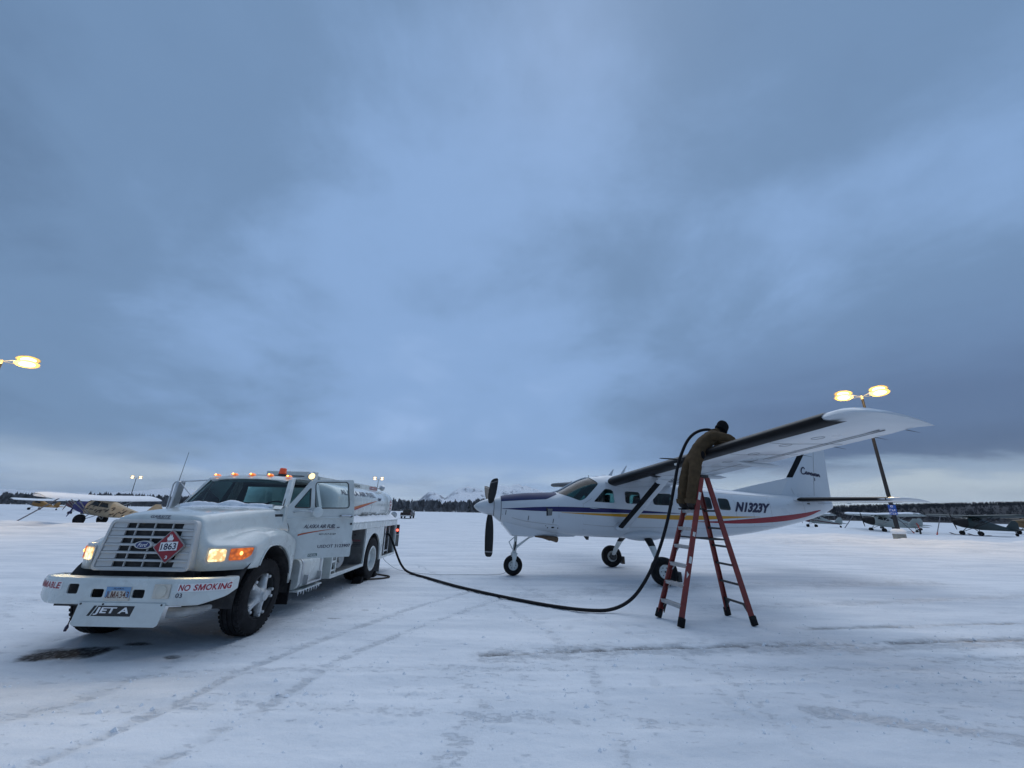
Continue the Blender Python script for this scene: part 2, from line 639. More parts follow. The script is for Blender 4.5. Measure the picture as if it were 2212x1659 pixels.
def text_on(name, body, mp, u0, v0, w, h, mat, parent, shear=0.0, bold=0.0, cuts=0, spacing=1.0):
    """lay lettering in the box (u0,v0,w,h) of a surface; mp(u,v) -> 3-D point just proud of it"""
    vv, ff = text2d(body, bold, cuts, spacing)
    ws = w - abs(shear) * h
    m = MB()
    m.add([mp(u0 + x * ws + shear * h * y, v0 + y * h) for x, y in vv], ff)
    return m.build(name, mat, parent, smooth=None, fixn=False)


BOLD_M = [(0, 0), (0.2, 0), (0.2, 0.60), (0.42, 0), (0.58, 0), (0.8, 0.60), (0.8, 0), (1, 0), (1, 1), (0.74, 1), (0.5, 0.38), (0.26, 1), (0, 1)]


def caps_on(name, body, mp, u0, v0, w, h, mat, parent, shear=0.0, bold=0.0, gap=0.10):
    """capitals set letter by letter (the bold M is drawn)"""
    W_ = {'I': 0.22, '1': 0.40, 'M': 0.92, 'N': 0.72, 'O': 0.80, 'G': 0.76, 'K': 0.68, 'S': 0.56, 'F': 0.50, 'L': 0.50, 'A': 0.76, 'B': 0.60, 'E': 0.54, 'J': 0.36, '3': 0.55, '4': 0.62, ' ': 0.30}
    tot = sum(W_[c] for c in body) + gap * (len(body) - 1)
    ws = w - abs(shear) * h
    m = MB()
    x = 0.0
    for c in body:
        cw = W_[c]
        if c != ' ':
            vv, ff = (BOLD_M, [tuple(range(len(BOLD_M)))]) if c == 'M' else text2d(c, bold)
            m.add([mp(u0 + (x + a * cw) / tot * ws + shear * h * b, v0 + b * h) for a, b in vv], ff)
        x += cw + gap
    return m.build(name, mat, parent, smooth=None, fixn=False)


def poly_on(name, poly, mp, mat, parent):
    m = MB()
    m.add([mp(*p) for p in poly], [tuple(range(len(poly)))])
    return m.build(name, mat, parent, smooth=None, fixn=False)


def strip_on(name, up, lo, mp, mat, parent):
    """ribbon between two polylines with equal point counts"""
    m = MB()
    k = len(up)
    m.add([mp(*p) for p in up] + [mp(*p) for p in lo], [(i, i + 1, k + i + 1, k + i) for i in range(k - 1)])
    return m.build(name, mat, parent, smooth=60, fixn=False)


# ------------------------------------------------------------------ terrain
def _hash(ix, iy, seed):
    h = (ix * 374761393 + iy * 668265263 + seed * 1442695041) & 0xFFFFFFFF
    h = ((h ^ (h >> 13)) * 1274126177) & 0xFFFFFFFF
    h = h ^ (h >> 16)
    return (h & 0xFFFF) / 65535.0


def vnoise(x, y, seed=0):
    x = np.asarray(x, float)
    y = np.asarray(y, float)
    ix, iy = np.floor(x).astype(np.int64), np.floor(y).astype(np.int64)
    fx, fy = x - ix, y - iy
    fx = fx * fx * fx * (fx * (fx * 6 - 15) + 10)
    fy = fy * fy * fy * (fy * (fy * 6 - 15) + 10)
    a, b = _hash(ix, iy, seed), _hash(ix + 1, iy, seed)
    c, d = _hash(ix, iy + 1, seed), _hash(ix + 1, iy + 1, seed)
    return (a * (1 - fx) + b * fx) * (1 - fy) + (c * (1 - fx) + d * fx) * fy


def fbm(x, y, oct=5, seed=0, gain=0.5):
    s, a, t = 0.0, 1.0, 0.0
    for i in range(oct):
        s = s + a * vnoise(np.asarray(x) * 2 ** i + 17.3 * i, np.asarray(y) * 2 ** i - 9.1 * i, seed + i)
        t += a
        a *= gain
    return s / t


def seg_dist(x, y, pts):
    """distance to a polyline and the arc length of the nearest point"""
    best = np.full(x.shape, 1e9)
    arc = np.zeros(x.shape)
    acc = 0.0
    for (ax, ay), (bx, by) in zip(pts[:-1], pts[1:]):
        dx, dy = bx - ax, by - ay
        ll = dx * dx + dy * dy
        t = np.clip(((x - ax) * dx + (y - ay) * dy) / ll, 0, 1)
        d = np.hypot(x - ax - t * dx, y - ay - t * dy)
        m = d < best
        best = np.where(m, d, best)
        arc = np.where(m, acc + t * math.sqrt(ll), arc)
        acc += math.sqrt(ll)
    return best, arc


# tyre tracks, plough lines and stains on the ramp (world metres)
TRACKS = [  # polyline, half width, depth, dirt, ice
    ([(-3.6, 2.6), (-3.34, 3.39), (-3.19, 3.70), (-3.11, 4.17), (-3.01, 4.56), (-2.95, 5.17), (-2.56, 6.28), (-1.72, 8.28), (-0.6, 10.2)], 0.080, 0.014, 0.14, 0.75),
    ([(-2.6, 2.6), (-2.45, 3.42), (-2.35, 3.96), (-2.2, 4.29), (-2.1, 5.15), (-1.97, 5.76), (-1.41, 6.92), (-0.55, 8.4), (0.6, 10.2)], 0.085, 0.014, 0.14, 0.75),
    ([(-3.2, 4.5), (-1.48, 4.62), (0.06, 4.71), (2.28, 4.98), (4.13, 5.09), (6.5, 5.3)], 0.035, -0.014, 0.05, 0.2),
    ([(-0.3, 5.82), (0.9, 6.04), (2.47, 6.24), (4.01, 6.43), (6.29, 6.71), (8.04, 6.93), (14, 7.9)], 0.065, 0.018, 0.80, 1.0),
    ([(-0.2, 5.76), (0.9, 5.98), (2.47, 6.16), (4.01, 6.34), (6.29, 6.60), (8.04, 6.80), (14, 7.7)], 0.26, 0.010, 0.17, 0.9),
    ([(4.8, 7.28), (7.01, 7.57), (9.3, 7.94), (16, 8.9)], 0.08, 0.010, 0.45, 0.8),
    ([(-0.6, 2.4), (-0.46, 3.48), (-0.19, 4.46)], 0.14, 0.006, 0.06, 0.6),
    ([(2.22, 4.87), (2.20, 4.47), (2.3, 4.13)], 0.05, 0.008, 0.10, 0.4),
    ([(2.9, 4.45), (3.72, 4.19), (4.6, 3.9)], 0.12, 0.004, 0.12, 1.0),
    ([(0.2, 9.2), (2.95, 10.7), (4.9, 11.0), (12, 12.4)], 0.45, 0.004, 0.10, 0.7),
    ([(-9, 3.6), (-5.5, 4.6), (-2.5, 5.2), (1.0, 5.4), (5, 5.6), (10, 5.4)], 0.10, 0.008, 0.05, 0.55),
    ([(-9, 2.9), (-5.5, 3.9), (-2.5, 4.4), (1.0, 4.15), (5, 4.3), (10, 4.0)], 0.10, 0.008, 0.05, 0.5),
    ([(0.6, 2.2), (0.9, 3.6), (1.0, 5.2), (0.6, 7.0), (-0.6, 9.5), (-3, 14)], 0.09, 0.008, 0.05, 0.5),
    ([(2.1, 2.2), (2.4, 3.6), (2.5, 5.2), (2.0, 6.6), (0.9, 9.0), (-1.2, 14)], 0.09, 0.008, 0.04, 0.45),
    ([(-7.5, 4.2), (-6.2, 5.4), (-5.7, 7.5), (-5.65, 14)], 0.13, 0.010, 0.08, 0.6),
    ([(-5.0, 2.8), (-4.0, 4.4), (-3.75, 6.5), (-3.7, 14)], 0.13, 0.010, 0.08, 0.6),
    ([(4.2, 8.6), (7.5, 9.4), (14, 10.8), (24, 12)], 0.22, 0.008, 0.08, 0.7),
    ([(5.5, 5.9), (8.5, 6.2), (14, 6.9)], 0.10, 0.006, 0.22, 0.8),
    ([(-14, 15), (-3, 17), (6, 18.5), (22, 21)], 0.5, 0.02, 0.05, 0.5),
    ([(-14, 22), (-3, 23), (8, 26), (26, 27)], 0.6, 0.02, 0.04, 0.4),
]
STAINS = [((-5.34, 5.55), 0.42, 0.24, 14, 1.0), ((-4.81, 5.93), 0.16, 0.07, 10, 0.9), ((-4.03, 5.49), 0.09, 0.05, 5, 0.7),
          ((-2.9, 7.35), 0.14, 0.035, 0, 0.5), ((-2.55, 7.9), 0.06, 0.03, 0, 0.6)]
PRINTS = [((0.53, 7.32), 40), ((0.62, 7.62), 25), ((0.99, 7.09), 60), ((1.2, 7.5), 10), ((2.18, 7.25), -30), ((2.3, 7.0), -20),
          ((2.1, 6.9), 15), ((1.62, 5.01), 80), ((1.0, 8.9), 5), ((1.5, 9.3), 30), ((2.9, 6.6), 70), ((3.3, 6.2), 85)]


def ground_fields(x, y):
    r = np.hypot(x, y)
    near = np.clip(1 - (r - 10) / 25, 0, 1)
    # gentle scoured relief, wind-streaked mostly across the view
    z = 0.030 * (fbm(x * 0.22, y * 0.45, 4, 3) - 0.5)
    z = z + near * 0.026 * (fbm(x * 1.3 + y * 0.3, y * 3.2, 5, 11, 0.55) - 0.5)
    z = z + near * 0.012 * (fbm(x * 7, y * 12, 4, 23, 0.6) - 0.5)
    clump = np.clip(fbm(x * 9, y * 9, 3, 29) * 5 - 3.35, 0, 1)          # scattered crumbs and wind crust
    z = z + near * 0.016 * clump * np.clip(fbm(x * 0.9, y * 0.9, 3, 37) * 3 - 1.2, 0, 1)
    dirt = np.zeros(x.shape)
    ice = np.clip(fbm(x * 0.35, y * 0.8, 5, 41) * 2.6 - 1.25, 0, 1) * 0.45
    for pts, w, dep, di, ic in TRACKS:
        d, arc = seg_dist(x, y, pts)
        wob = 0.35 + 1.3 * fbm(x * 2.3, y * 3.3, 5, 57, 0.6)
        prof = np.exp(-(d / (w * wob)) ** 4)
        tread = 0.82 + 0.18 * np.sin(arc * 2 * np.pi / 0.075 + 9 * fbm(x * 5, y * 5, 3, 5))
        brk = np.clip(fbm(x * 3.1, y * 6.0, 5, 77, 0.65) * 3.0 - 0.95, 0, 1)
        z = z - dep * prof * tread * (0.4 + 0.6 * brk)
        rim = np.exp(-((d - w * 1.7) / (w * 0.6)) ** 2)
        z = z + abs(dep) * 0.45 * rim * brk
        dirt = np.maximum(dirt, di * prof * brk * (0.55 + 0.45 * tread))
        ice = np.maximum(ice, ic * prof * (0.5 + 0.5 * brk))
    for (cx, cy), a, b, ang, s in STAINS:
        ca, sa = math.cos(R(ang)), math.sin(R(ang))
        u = ((x - cx) * ca + (y - cy) * sa) / a
        v = (-(x - cx) * sa + (y - cy) * ca) / b
        d = np.hypot(u, v) + 1.1 * (fbm(x * 6, y * 6, 4, 91) - 0.5)
        k = np.clip(1.25 - d, 0, 1)
        dirt = np.maximum(dirt, s * np.clip(k * 1.9, 0, 1))
        z = z - 0.008 * k
    for (cx, cy), ang in PRINTS:
        ca, sa = math.cos(R(ang)), math.sin(R(ang))
        u = ((x - cx) * ca + (y - cy) * sa)
        v = (-(x - cx) * sa + (y - cy) * ca)
        k = np.clip(1.5 - np.hypot(u / 0.13, v / 0.05) + 0.6 * (fbm(x * 14, y * 14, 2, 8) - 0.5), 0, 1)
        z = z - 0.014 * k
        dirt = np.maximum(dirt, 0.10 * k)
    # snow packed darker where the truck idles
    u, v = (x + 4.75) / 1.5, (y - 8.6) / 3.6
    k = np.clip(1.35 - np.hypot(u, v) + 0.5 * (fbm(x * 1.4, y * 1.4, 4, 66) - 0.5), 0, 1)
    dirt = np.maximum(dirt, 0.22 * k)
    ice = np.maximum(ice, 0.6 * k)
    # flatten under wheels / feet so that things stand on it
    flat = np.clip((r - 14) / 8, 0, 1)
    # ploughed berms beyond the ramp
    def berm(cx0, cy0, cx1, cy1, w, h, seed):
        d, arc = seg_dist(x, y, [(cx0, cy0), (cx1, cy1)])
        ends = np.clip(np.minimum(arc, math.hypot(cx1 - cx0, cy1 - cy0) - arc) / 4, 0, 1)
        lump = 0.45 + 1.1 * fbm(x * 0.5, y * 0.5, 4, seed)
        return h * np.exp(-(d / w) ** 2) * lump * ends
    b = berm(-60, 25, -14, 24.5, 1.3, 0.28, 5) + berm(-70, 31.5, -18, 30.5, 1.6, 0.34, 6)
    b = b + berm(14, 27.5, 60, 29, 1.5, 0.40, 7) + berm(10, 24, 44, 25.3, 1.0, 0.16, 9)
    b = b + berm(20, 36, 90, 38, 2.5, 0.30, 10) + berm(-120, 52, 60, 58, 3.5, 0.3, 12)
    z = z + flat * (b + 0.10 * (fbm(x * 0.12, y * 0.2, 5, 31) - 0.5))
    far = np.clip((r - 200) / 400, 0, 1)
    z = z - far * 1.0
    return z, np.clip(dirt, 0, 1), np.clip(ice, 0, 1)


def ground_z(x, y):
    return float(ground_fields(np.array([float(x)]), np.array([float(y)]))[0][0])


def build_ground():
    fr = np.radians(np.linspace(-66, 66, 640))
    bk = np.radians(np.linspace(66, 294, 70)[1:-1])
    th = np.concatenate([fr, bk])
    rr = np.concatenate([np.geomspace(0.3, 2.6, 12)[:-1], np.geomspace(2.6, 16, 400)[:-1], np.geomspace(16, 120, 130)[:-1],
                         np.geomspace(120, 14000, 60)])
    n, m = len(th), len(rr)
    X = np.outer(rr, np.sin(th)).ravel()
    Y = np.outer(rr, np.cos(th)).ravel()
    Z, D, I = ground_fields(X, Y)
    co = np.stack([X, Y, Z], 1)
    i, j = np.meshgrid(np.arange(m - 1), np.arange(n), indexing='ij')
    a = i * n + j
    b = i * n + (j + 1) % n
    faces = np.stack([a, b, b + n, a + n], -1).reshape(-1, 4)
    co = np.vstack([co, [[0, 0, 0]]])
    D = np.append(D, 0)
    I = np.append(I, 0)
    me = bpy.data.meshes.new('snow_ground')
    nv, nf = len(co), len(faces)
    tri = np.stack([np.full(n, nv - 1), (np.arange(n) + 1) % n, np.arange(n)], -1)
    me.vertices.add(nv)
    me.vertices.foreach_set('co', co.ravel())
    me.loops.add(nf * 4 + n * 3)
    me.loops.foreach_set('vertex_index', np.concatenate([faces[:, ::-1].ravel(), tri[:, ::-1].ravel()]).astype(np.int32))
    me.polygons.add(nf + n)
    me.polygons.foreach_set('loop_start', np.concatenate([np.arange(nf) * 4, nf * 4 + np.arange(n) * 3]).astype(np.int32))
    me.update(calc_edges=True)
    me.validate()
    for nm, arr in (('dirt', D), ('ice', I)):
        at = me.attributes.new(nm, 'FLOAT', 'POINT')
        at.data.foreach_set('value', arr.astype(np.float32))
    me.shade_smooth()
    me.materials.append(snow_material())
    o = bpy.data.objects.new('ground', me)
    COL.objects.link(o)
    tag(o, 'snow covered airport ramp with tyre tracks and icy streaks', None, None, 'structure')
    return o


def snow_material():
    m, nt, N, L, b = _nodes('snow')
    tc = N.new('ShaderNodeTexCoord')

    def noise(scale, detail, rough=0.6, vec=None):
        n = N.new('ShaderNodeTexNoise')
        n.inputs['Scale'].default_value = scale
        n.inputs['Detail'].default_value = detail
        n.inputs['Roughness'].default_value = rough
        L.new(vec or tc.outputs['Object'], n.inputs['Vector'])
        return n.outputs[0]

    def attr(nm):
        a = N.new('ShaderNodeAttribute')
        a.attribute_name = nm
        return a.outputs['Fac']

    def mix(fac, a, bb):
        n = N.new('ShaderNodeMix')
        n.data_type = 'RGBA'
        for i, s in ((0, fac), (6, a), (7, bb)):
            if isinstance(s, tuple):
                n.inputs[i].default_value = (*s, 1)
            else:
                L.new(s, n.inputs[i])
        return n.outputs[2]

    mp = N.new('ShaderNodeMapping')
    mp.inputs['Scale'].default_value = (0.35, 1.6, 1)
    mp.inputs['Rotation'].default_value = (0, 0, R(-6))
    L.new(tc.outputs['Object'], mp.inputs[0])
    streak = noise(1.1, 9, 0.62, mp.outputs[0])
    rp = N.new('ShaderNodeValToRGB')
    rp.color_ramp.elements[0].position = 0.34
    rp.color_ramp.elements[0].color = (0.64, 0.68, 0.73, 1)
    rp.color_ramp.elements[1].position = 0.60
    rp.color_ramp.elements[1].color = (0.82, 0.84, 0.87, 1)
    L.new(streak, rp.inputs[0])
    grain = noise(160, 3)
    gr = N.new('ShaderNodeValToRGB')
    gr.color_ramp.elements[0].position = 0.35
    gr.color_ramp.elements[0].color = (0.90, 0.90, 0.90, 1)
    gr.color_ramp.elements[1].position = 0.65
    gr.color_ramp.elements[1].color = (1, 1, 1, 1)
    L.new(grain, gr.inputs[0])
    mm = N.new('ShaderNodeMix')
    mm.data_type = 'RGBA'
    mm.blend_type = 'MULTIPLY'
    mm.inputs[0].default_value = 1
    L.new(rp.outputs[0], mm.inputs[6])
    L.new(gr.outputs[0], mm.inputs[7])
    col = mm.outputs[2]
    icec = mix(noise(5, 6), (0.46, 0.51, 0.57), (0.60, 0.64, 0.68))
    icef = N.new('ShaderNodeMath')
    icef.operation = 'MULTIPLY'
    L.new(attr('ice'), icef.inputs[0])
    icef.inputs[1].default_value = 0.35
    col = mix(icef.outputs[0], col, icec)

    def madd(a, k, c):
        n = N.new('ShaderNodeMath')
        n.operation = 'MULTIPLY_ADD'
        L.new(a, n.inputs[0])
        n.inputs[1].default_value = k
        if isinstance(c, float):
            n.inputs[2].default_value = c
        else:
            L.new(c, n.inputs[2])
        return n.outputs[0]

    def step(a, lo, hi):
        n = N.new('ShaderNodeMapRange')
        n.inputs['From Min'].default_value = lo
        n.inputs['From Max'].default_value = hi
        L.new(a, n.inputs[0])
        return n.outputs[0]

    # crust broken through to packed, greyer snow; worst where wheels went
    mp2 = N.new('ShaderNodeMapping')
    mp2.inputs['Scale'].default_value = (0.6, 1.2, 1)
    mp2.inputs['Rotation'].default_value = (0, 0, R(8))
    L.new(tc.outputs['Object'], mp2.inputs[0])
    scuff = noise(9, 9, 0.68, mp2.outputs[0])
    zone = noise(0.45, 5, 0.6)
    w_ = madd(attr('ice'), 0.22, madd(zone, 0.24, scuff))
    brk_ = step(w_, 0.745, 0.815)
    bf = N.new('ShaderNodeMath')
    bf.operation = 'MULTIPLY'
    L.new(brk_, bf.inputs[0])
    bf.inputs[1].default_value = 0.32
    col = mix(bf.outputs[0], col, (0.47, 0.51, 0.57))
    # small pits and grit
    pit = step(madd(zone, 0.18, noise(46, 4, 0.55)), 0.80, 0.84)
    pf = N.new('ShaderNodeMath')
    pf.operation = 'MULTIPLY'
    L.new(pit, pf.inputs[0])
    pf.inputs[1].default_value = 0.45
    col = mix(pf.outputs[0], col, (0.33, 0.36, 0.41))
    dr = N.new('ShaderNodeMath')
    dr.operation = 'MULTIPLY'
    L.new(attr('dirt'), dr.inputs[0])
    sp = N.new('ShaderNodeMapRange')
    sp.inputs['From Min'].default_value = 0.3
    sp.inputs['From Max'].default_value = 0.6
    sp.inputs['To Min'].default_value = 0.7
    sp.inputs['To Max'].default_value = 1.15
    L.new(noise(22, 5), sp.inputs[0])
    L.new(sp.outputs[0], dr.inputs[1])
    col = mix(dr.outputs[0], col, (0.022, 0.021, 0.022))
    L.new(col, b.inputs['Base Color'])
    rg = N.new('ShaderNodeMapRange')
    rg.inputs['To Min'].default_value = 0.80
    rg.inputs['To Max'].default_value = 0.42
    L.new(attr('ice'), rg.inputs[0])
    L.new(rg.outputs[0], b.inputs['Roughness'])
    b.inputs['Specular IOR Level'].default_value = 0.3
    hgt = N.new('ShaderNodeMath')
    hgt.operation = 'MULTIPLY_ADD'
    L.new(noise(38, 6, 0.65), hgt.inputs[0])
    hgt.inputs[1].default_value = 0.6
    hg2 = madd(brk_, -0.9, streak)
    L.new(hg2, hgt.inputs[2])
    bp = N.new('ShaderNodeBump')
    bp.inputs['Strength'].default_value = 0.5
    bp.inputs['Distance'].default_value = 0.025
    L.new(hgt.outputs[0], bp.inputs['Height'])
    L.new(bp.outputs[0], b.inputs['Normal'])
    MATS['snow'] = m
    return m


build_ground()


def build_crumbs():
    """loose crumbs of snow and ice kicked up along the tracks"""
    rng = random.Random(77)
    V, F = [], []
    base = [(1, 0, 0), (-1, 0, 0), (0, 1, 0), (0, -1, 0), (0, 0, 1), (0, 0, -0.4)]
    tri = [(0, 2, 4), (2, 1, 4), (1, 3, 4), (3, 0, 4), (2, 0, 5), (1, 2, 5), (3, 1, 5), (0, 3, 5)]
    P = []
    for pts, w, dep, di, ic in TRACKS[:18]:
        L_ = sum(math.dist(a, b) for a, b in zip(pts[:-1], pts[1:]))
        for _ in range(int(L_ * 14)):
            t = rng.random() * L_
            for a, b in zip(pts[:-1], pts[1:]):
                d = math.dist(a, b)
                if t <= d:
                    x, y = a[0] + (b[0] - a[0]) * t / d, a[1] + (b[1] - a[1]) * t / d
                    break
                t -= d
            o = rng.gauss(0, w * 1.6)
            P.append((x + rng.gauss(0, w * 1.2), y + o))
    for _ in range(900):
        P.append((rng.uniform(-9, 9), rng.uniform(2.6, 12)))
    P = [p for p in P if 2.3 < math.hypot(*p) < 14 and p[1] > 1.5]
    Z = ground_fields(np.array([p[0] for p in P]), np.array([p[1] for p in P]))[0]
    for (x, y), z in zip(P, Z):
        r = min(0.035, 0.005 + rng.expovariate(1 / 0.006))
        o = len(V)
        for b in base:
            q = r * rng.uniform(0.6, 1.25)
            V.append((x + b[0] * q, y + b[1] * q, z + b[2] * q * 0.8))
        F += [tuple(i + o for i in t) for t in tri]
    me = bpy.data.meshes.new('snow_crumbs')
    me.from_pydata(V, [], F)
    me.materials.append(MATS['snow_cap'])
    o = bpy.data.objects.new('snow_crumbs', me)
    COL.objects.link(o)
    tag(o, 'loose crumbs of snow scattered over the ramp', None, None, 'stuff')


build_crumbs()


def build_mountains():
    xs = np.concatenate([np.linspace(-9000, -1500, 160), np.linspace(-1490, 700, 330), np.linspace(710, 8000, 120)])
    ys = np.linspace(4300, 7000, 70)
    X, Y = np.meshgrid(xs, ys, indexing='ij')
    px = [-9000, -6500, -5200, -4450, -4150, -3600, -3000, -2300, -1700, -1250, -1090, -1000, -950, -880, -800, -740, -640, -540, -430, -300, -200, -60, 30, 130, 240, 330, 420, 520, 700, 1500, 3000, 8000]
    pz = [60, 120, 90, 130, 175, 150, 160, 130, 100, 60, 80, 130, 165, 140, 95, 150, 215, 255, 238, 205, 222, 262, 250, 268, 262, 240, 205, 160, 110, 60, 90, 40]
    prof = np.interp(X * 5000 / 5400, px, pz) * 5400 / 5000 * 1.15
    t = (Y - 4300) / 1200
    env = np.where(t < 1, np.clip(t, 0, 1) ** 0.8, np.clip(1 - (t - 1) / 1.3, 0, 1))
    rid = 1 - np.abs(fbm(X / 260, Y / 320, 6, 201) * 2 - 1)
    hump = np.exp(-((X * 5000 / Y + 945) / 120) ** 2) * np.exp(-((Y - 4700) / 190) ** 2) * 140
    Z = prof * env * (0.80 + 0.28 * rid) - 8 + hump * (0.8 + 0.3 * rid)
    Z += (rid - 0.6) * 40 * np.clip(env * 2, 0, 1)
    co = np.stack([X.ravel(), Y.ravel(), Z.ravel()], 1)
    n = len(ys)
    i, j = np.meshgrid(np.arange(len(xs) - 1), np.arange(n - 1), indexing='ij')
    a = (i * n + j).ravel()
    f = np.stack([a, a + n, a + n + 1, a + 1], -1)
    me = bpy.data.meshes.new('mountains')
    me.from_pydata(co.tolist(), [], f.tolist())
    me.shade_smooth()
    m, nt, N, L, b = _nodes('mountain_snow')
    tc = N.new('ShaderNodeTexCoord')
    geo = N.new('ShaderNodeNewGeometry')
    sep = N.new('ShaderNodeSeparateXYZ')
    L.new(geo.outputs['Normal'], sep.inputs[0])
    n1 = N.new('ShaderNodeTexNoise')
    n1.inputs['Scale'].default_value = 0.012
    n1.inputs['Detail'].default_value = 9
    n1.inputs['Roughness'].default_value = 0.7
    L.new(tc.outputs['Object'], n1.inputs['Vector'])
    ad = N.new('ShaderNodeMath')
    ad.operation = 'MULTIPLY_ADD'
    L.new(n1.outputs[0], ad.inputs[0])
    ad.inputs[1].default_value = 0.9
    L.new(sep.outputs[2], ad.inputs[2])
    rp = N.new('ShaderNodeValToRGB')
    rp.color_ramp.elements[0].position = 0.985
    rp.color_ramp.elements[0].color = (0.26, 0.28, 0.32, 1)  # rock kept pale: fading by distant haze is put into its colour
    rp.color_ramp.elements[1].position = 1.0
    rp.color_ramp.elements[1].color = (0.78, 0.81, 0.86, 1)
    mr = N.new('ShaderNodeMapRange')
    mr.inputs['From Min'].default_value = 0.9
    mr.inputs['From Max'].default_value = 1.75
    L.new(ad.outputs[0], mr.inputs[0])
    rp.color_ramp.elements[0].position = 0.36
    rp.color_ramp.elements[1].position = 0.46
    L.new(mr.outputs[0], rp.inputs[0])
    L.new(rp.outputs[0], b.inputs['Base Color'])
    b.inputs['Roughness'].default_value = 0.9
    MATS['mountain_snow'] = m
    me.materials.append(m)
    o = bpy.data.objects.new('mountains', me)
    COL.objects.link(o)
    tag(o, 'snow covered mountain range low on the horizon', None, None, 'structure')


build_mountains()

pbr('bark_dark', (0.060, 0.060, 0.064), 0.95, var=0.5, vscale=0.15)
pbr('twig_grey', (0.135, 0.138, 0.150), 0.95, var=0.45, vscale=0.12)
pbr('spruce', (0.018, 0.026, 0.022), 0.95, var=0.4, vscale=0.2)
pbr('hill_wood', (0.034, 0.034, 0.042), 0.95, var=0.5, vscale=0.06)
pbr('hill_soil', (0.022, 0.022, 0.027), 0.95, var=0.5, vscale=0.08, dirt=(0.08, 0.085, 0.10), dirt_amt=0.4, dirt_scale=0.10)


def hill_height(x, y):
    """wooded bluff on the right: rises to the right, steep front"""
    top = np.interp(x, [60, 130, 200, 260, 320, 420, 700], [1.6, 2.6, 4.6, 6.6, 10.6, 14.5, 16.0])
    return top * np.clip((y - 236) / 42, 0, 1) ** 0.7


def build_hill():
    xs = np.linspace(60, 760, 90)
    ys = np.linspace(232, 480, 40)
    X, Y = np.meshgrid(xs, ys, indexing='ij')
    Z = hill_height(X, Y) - 0.9 + 0.9 * (fbm(X / 18, Y / 18, 4, 61) - 0.5)
    m = MB()
    n = len(ys)
    m.v = np.stack([X.ravel(), Y.ravel(), Z.ravel()], 1).tolist()
    m.f = [(i * n + j, (i + 1) * n + j, (i + 1) * n + j + 1, i * n + j + 1) for i in range(len(xs) - 1) for j in range(n - 1)]
    o = m.build('hill', 'hill_soil', None, smooth=60)
    tag(o, 'low bluff rising behind the parked aircraft', None, None, 'structure')


build_hill()


class Wood:
    """many far trees in one mesh; three materials"""

    def __init__(self):
        self.v, self.f, self.m = [], [], []

    def tri(self, a, b, c, mat):
        o = len(self.v)
        self.v += [a, b, c]
        self.f.append((o, o + 1, o + 2))
        self.m.append(mat)

    def bare(self, x, y, z, h, rng, leafy=22, mat=1, wid=0.30):
        w = 0.05 + 0.015 * h
        lean = rng.uniform(-0.04, 0.04) * h
        top = (x + lean, y, z + h)
        for a in (0, 2.1, 4.2):
            self.tri((x + w * math.cos(a), y + w * math.sin(a), z - 0.5), (x + w * math.cos(a + 2.1), y + w * math.sin(a + 2.1), z - 0.5), top, 0)
        for _ in range(leafy):
            t = rng.uniform(0.28, 1.0)
            rad = wid * h * math.sin(math.pi * min(1, t * 0.85 + 0.12)) * rng.uniform(0.2, 1.0)
            a = rng.uniform(0, 6.283)
            cx, cy, cz = x + lean * t + rad * math.cos(a), y + rad * math.sin(a), z + h * t
            s = rng.uniform(0.10, 0.22) * h
            bx, by = x + lean * t * 0.8, y
            bz = z + h * (t - rng.uniform(0.12, 0.25))
            k = rng.uniform(0.02, 0.06) * h
            self.tri((bx, by, bz), (cx - k, cy, cz + s * 0.4), (cx + k, cy + k, cz), mat)
            self.tri((cx - k * 2, cy, cz - k), (cx + k * 2, cy, cz), (cx + rng.uniform(-k, k), cy, cz + s), mat)

    def spruce(self, x, y, z, h, rng):
        n = 7
        for i in range(n):
            t0 = i / n
            z0, z1 = z + h * (0.08 + 0.9 * t0), z + h * (0.08 + 0.9 * t0) + h * 0.26
            r = h * 0.17 * (1 - t0) + 0.05
            for k in range(5):
                a = k * 1.2566 + rng.uniform(-0.3, 0.3)
                q = r * rng.uniform(0.7, 1.15)
                self.tri((x + q * math.cos(a), y + q * math.sin(a), z0), (x + q * math.cos(a + 1.25), y + q * math.sin(a + 1.25), z0 + rng.uniform(-0.2, 0.2)), (x, y, min(z1, z + h)), 2)

    def build(self, name, mats, label):
        me = bpy.data.meshes.new(name)
        me.from_pydata(self.v, [], self.f)
        for k in mats:
            me.materials.append(MATS[k])
        me.polygons.foreach_set('material_index', self.m)
        o = bpy.data.objects.new(name, me)
        COL.objects.link(o)
        tag(o, label, None, None, 'stuff')
        return o


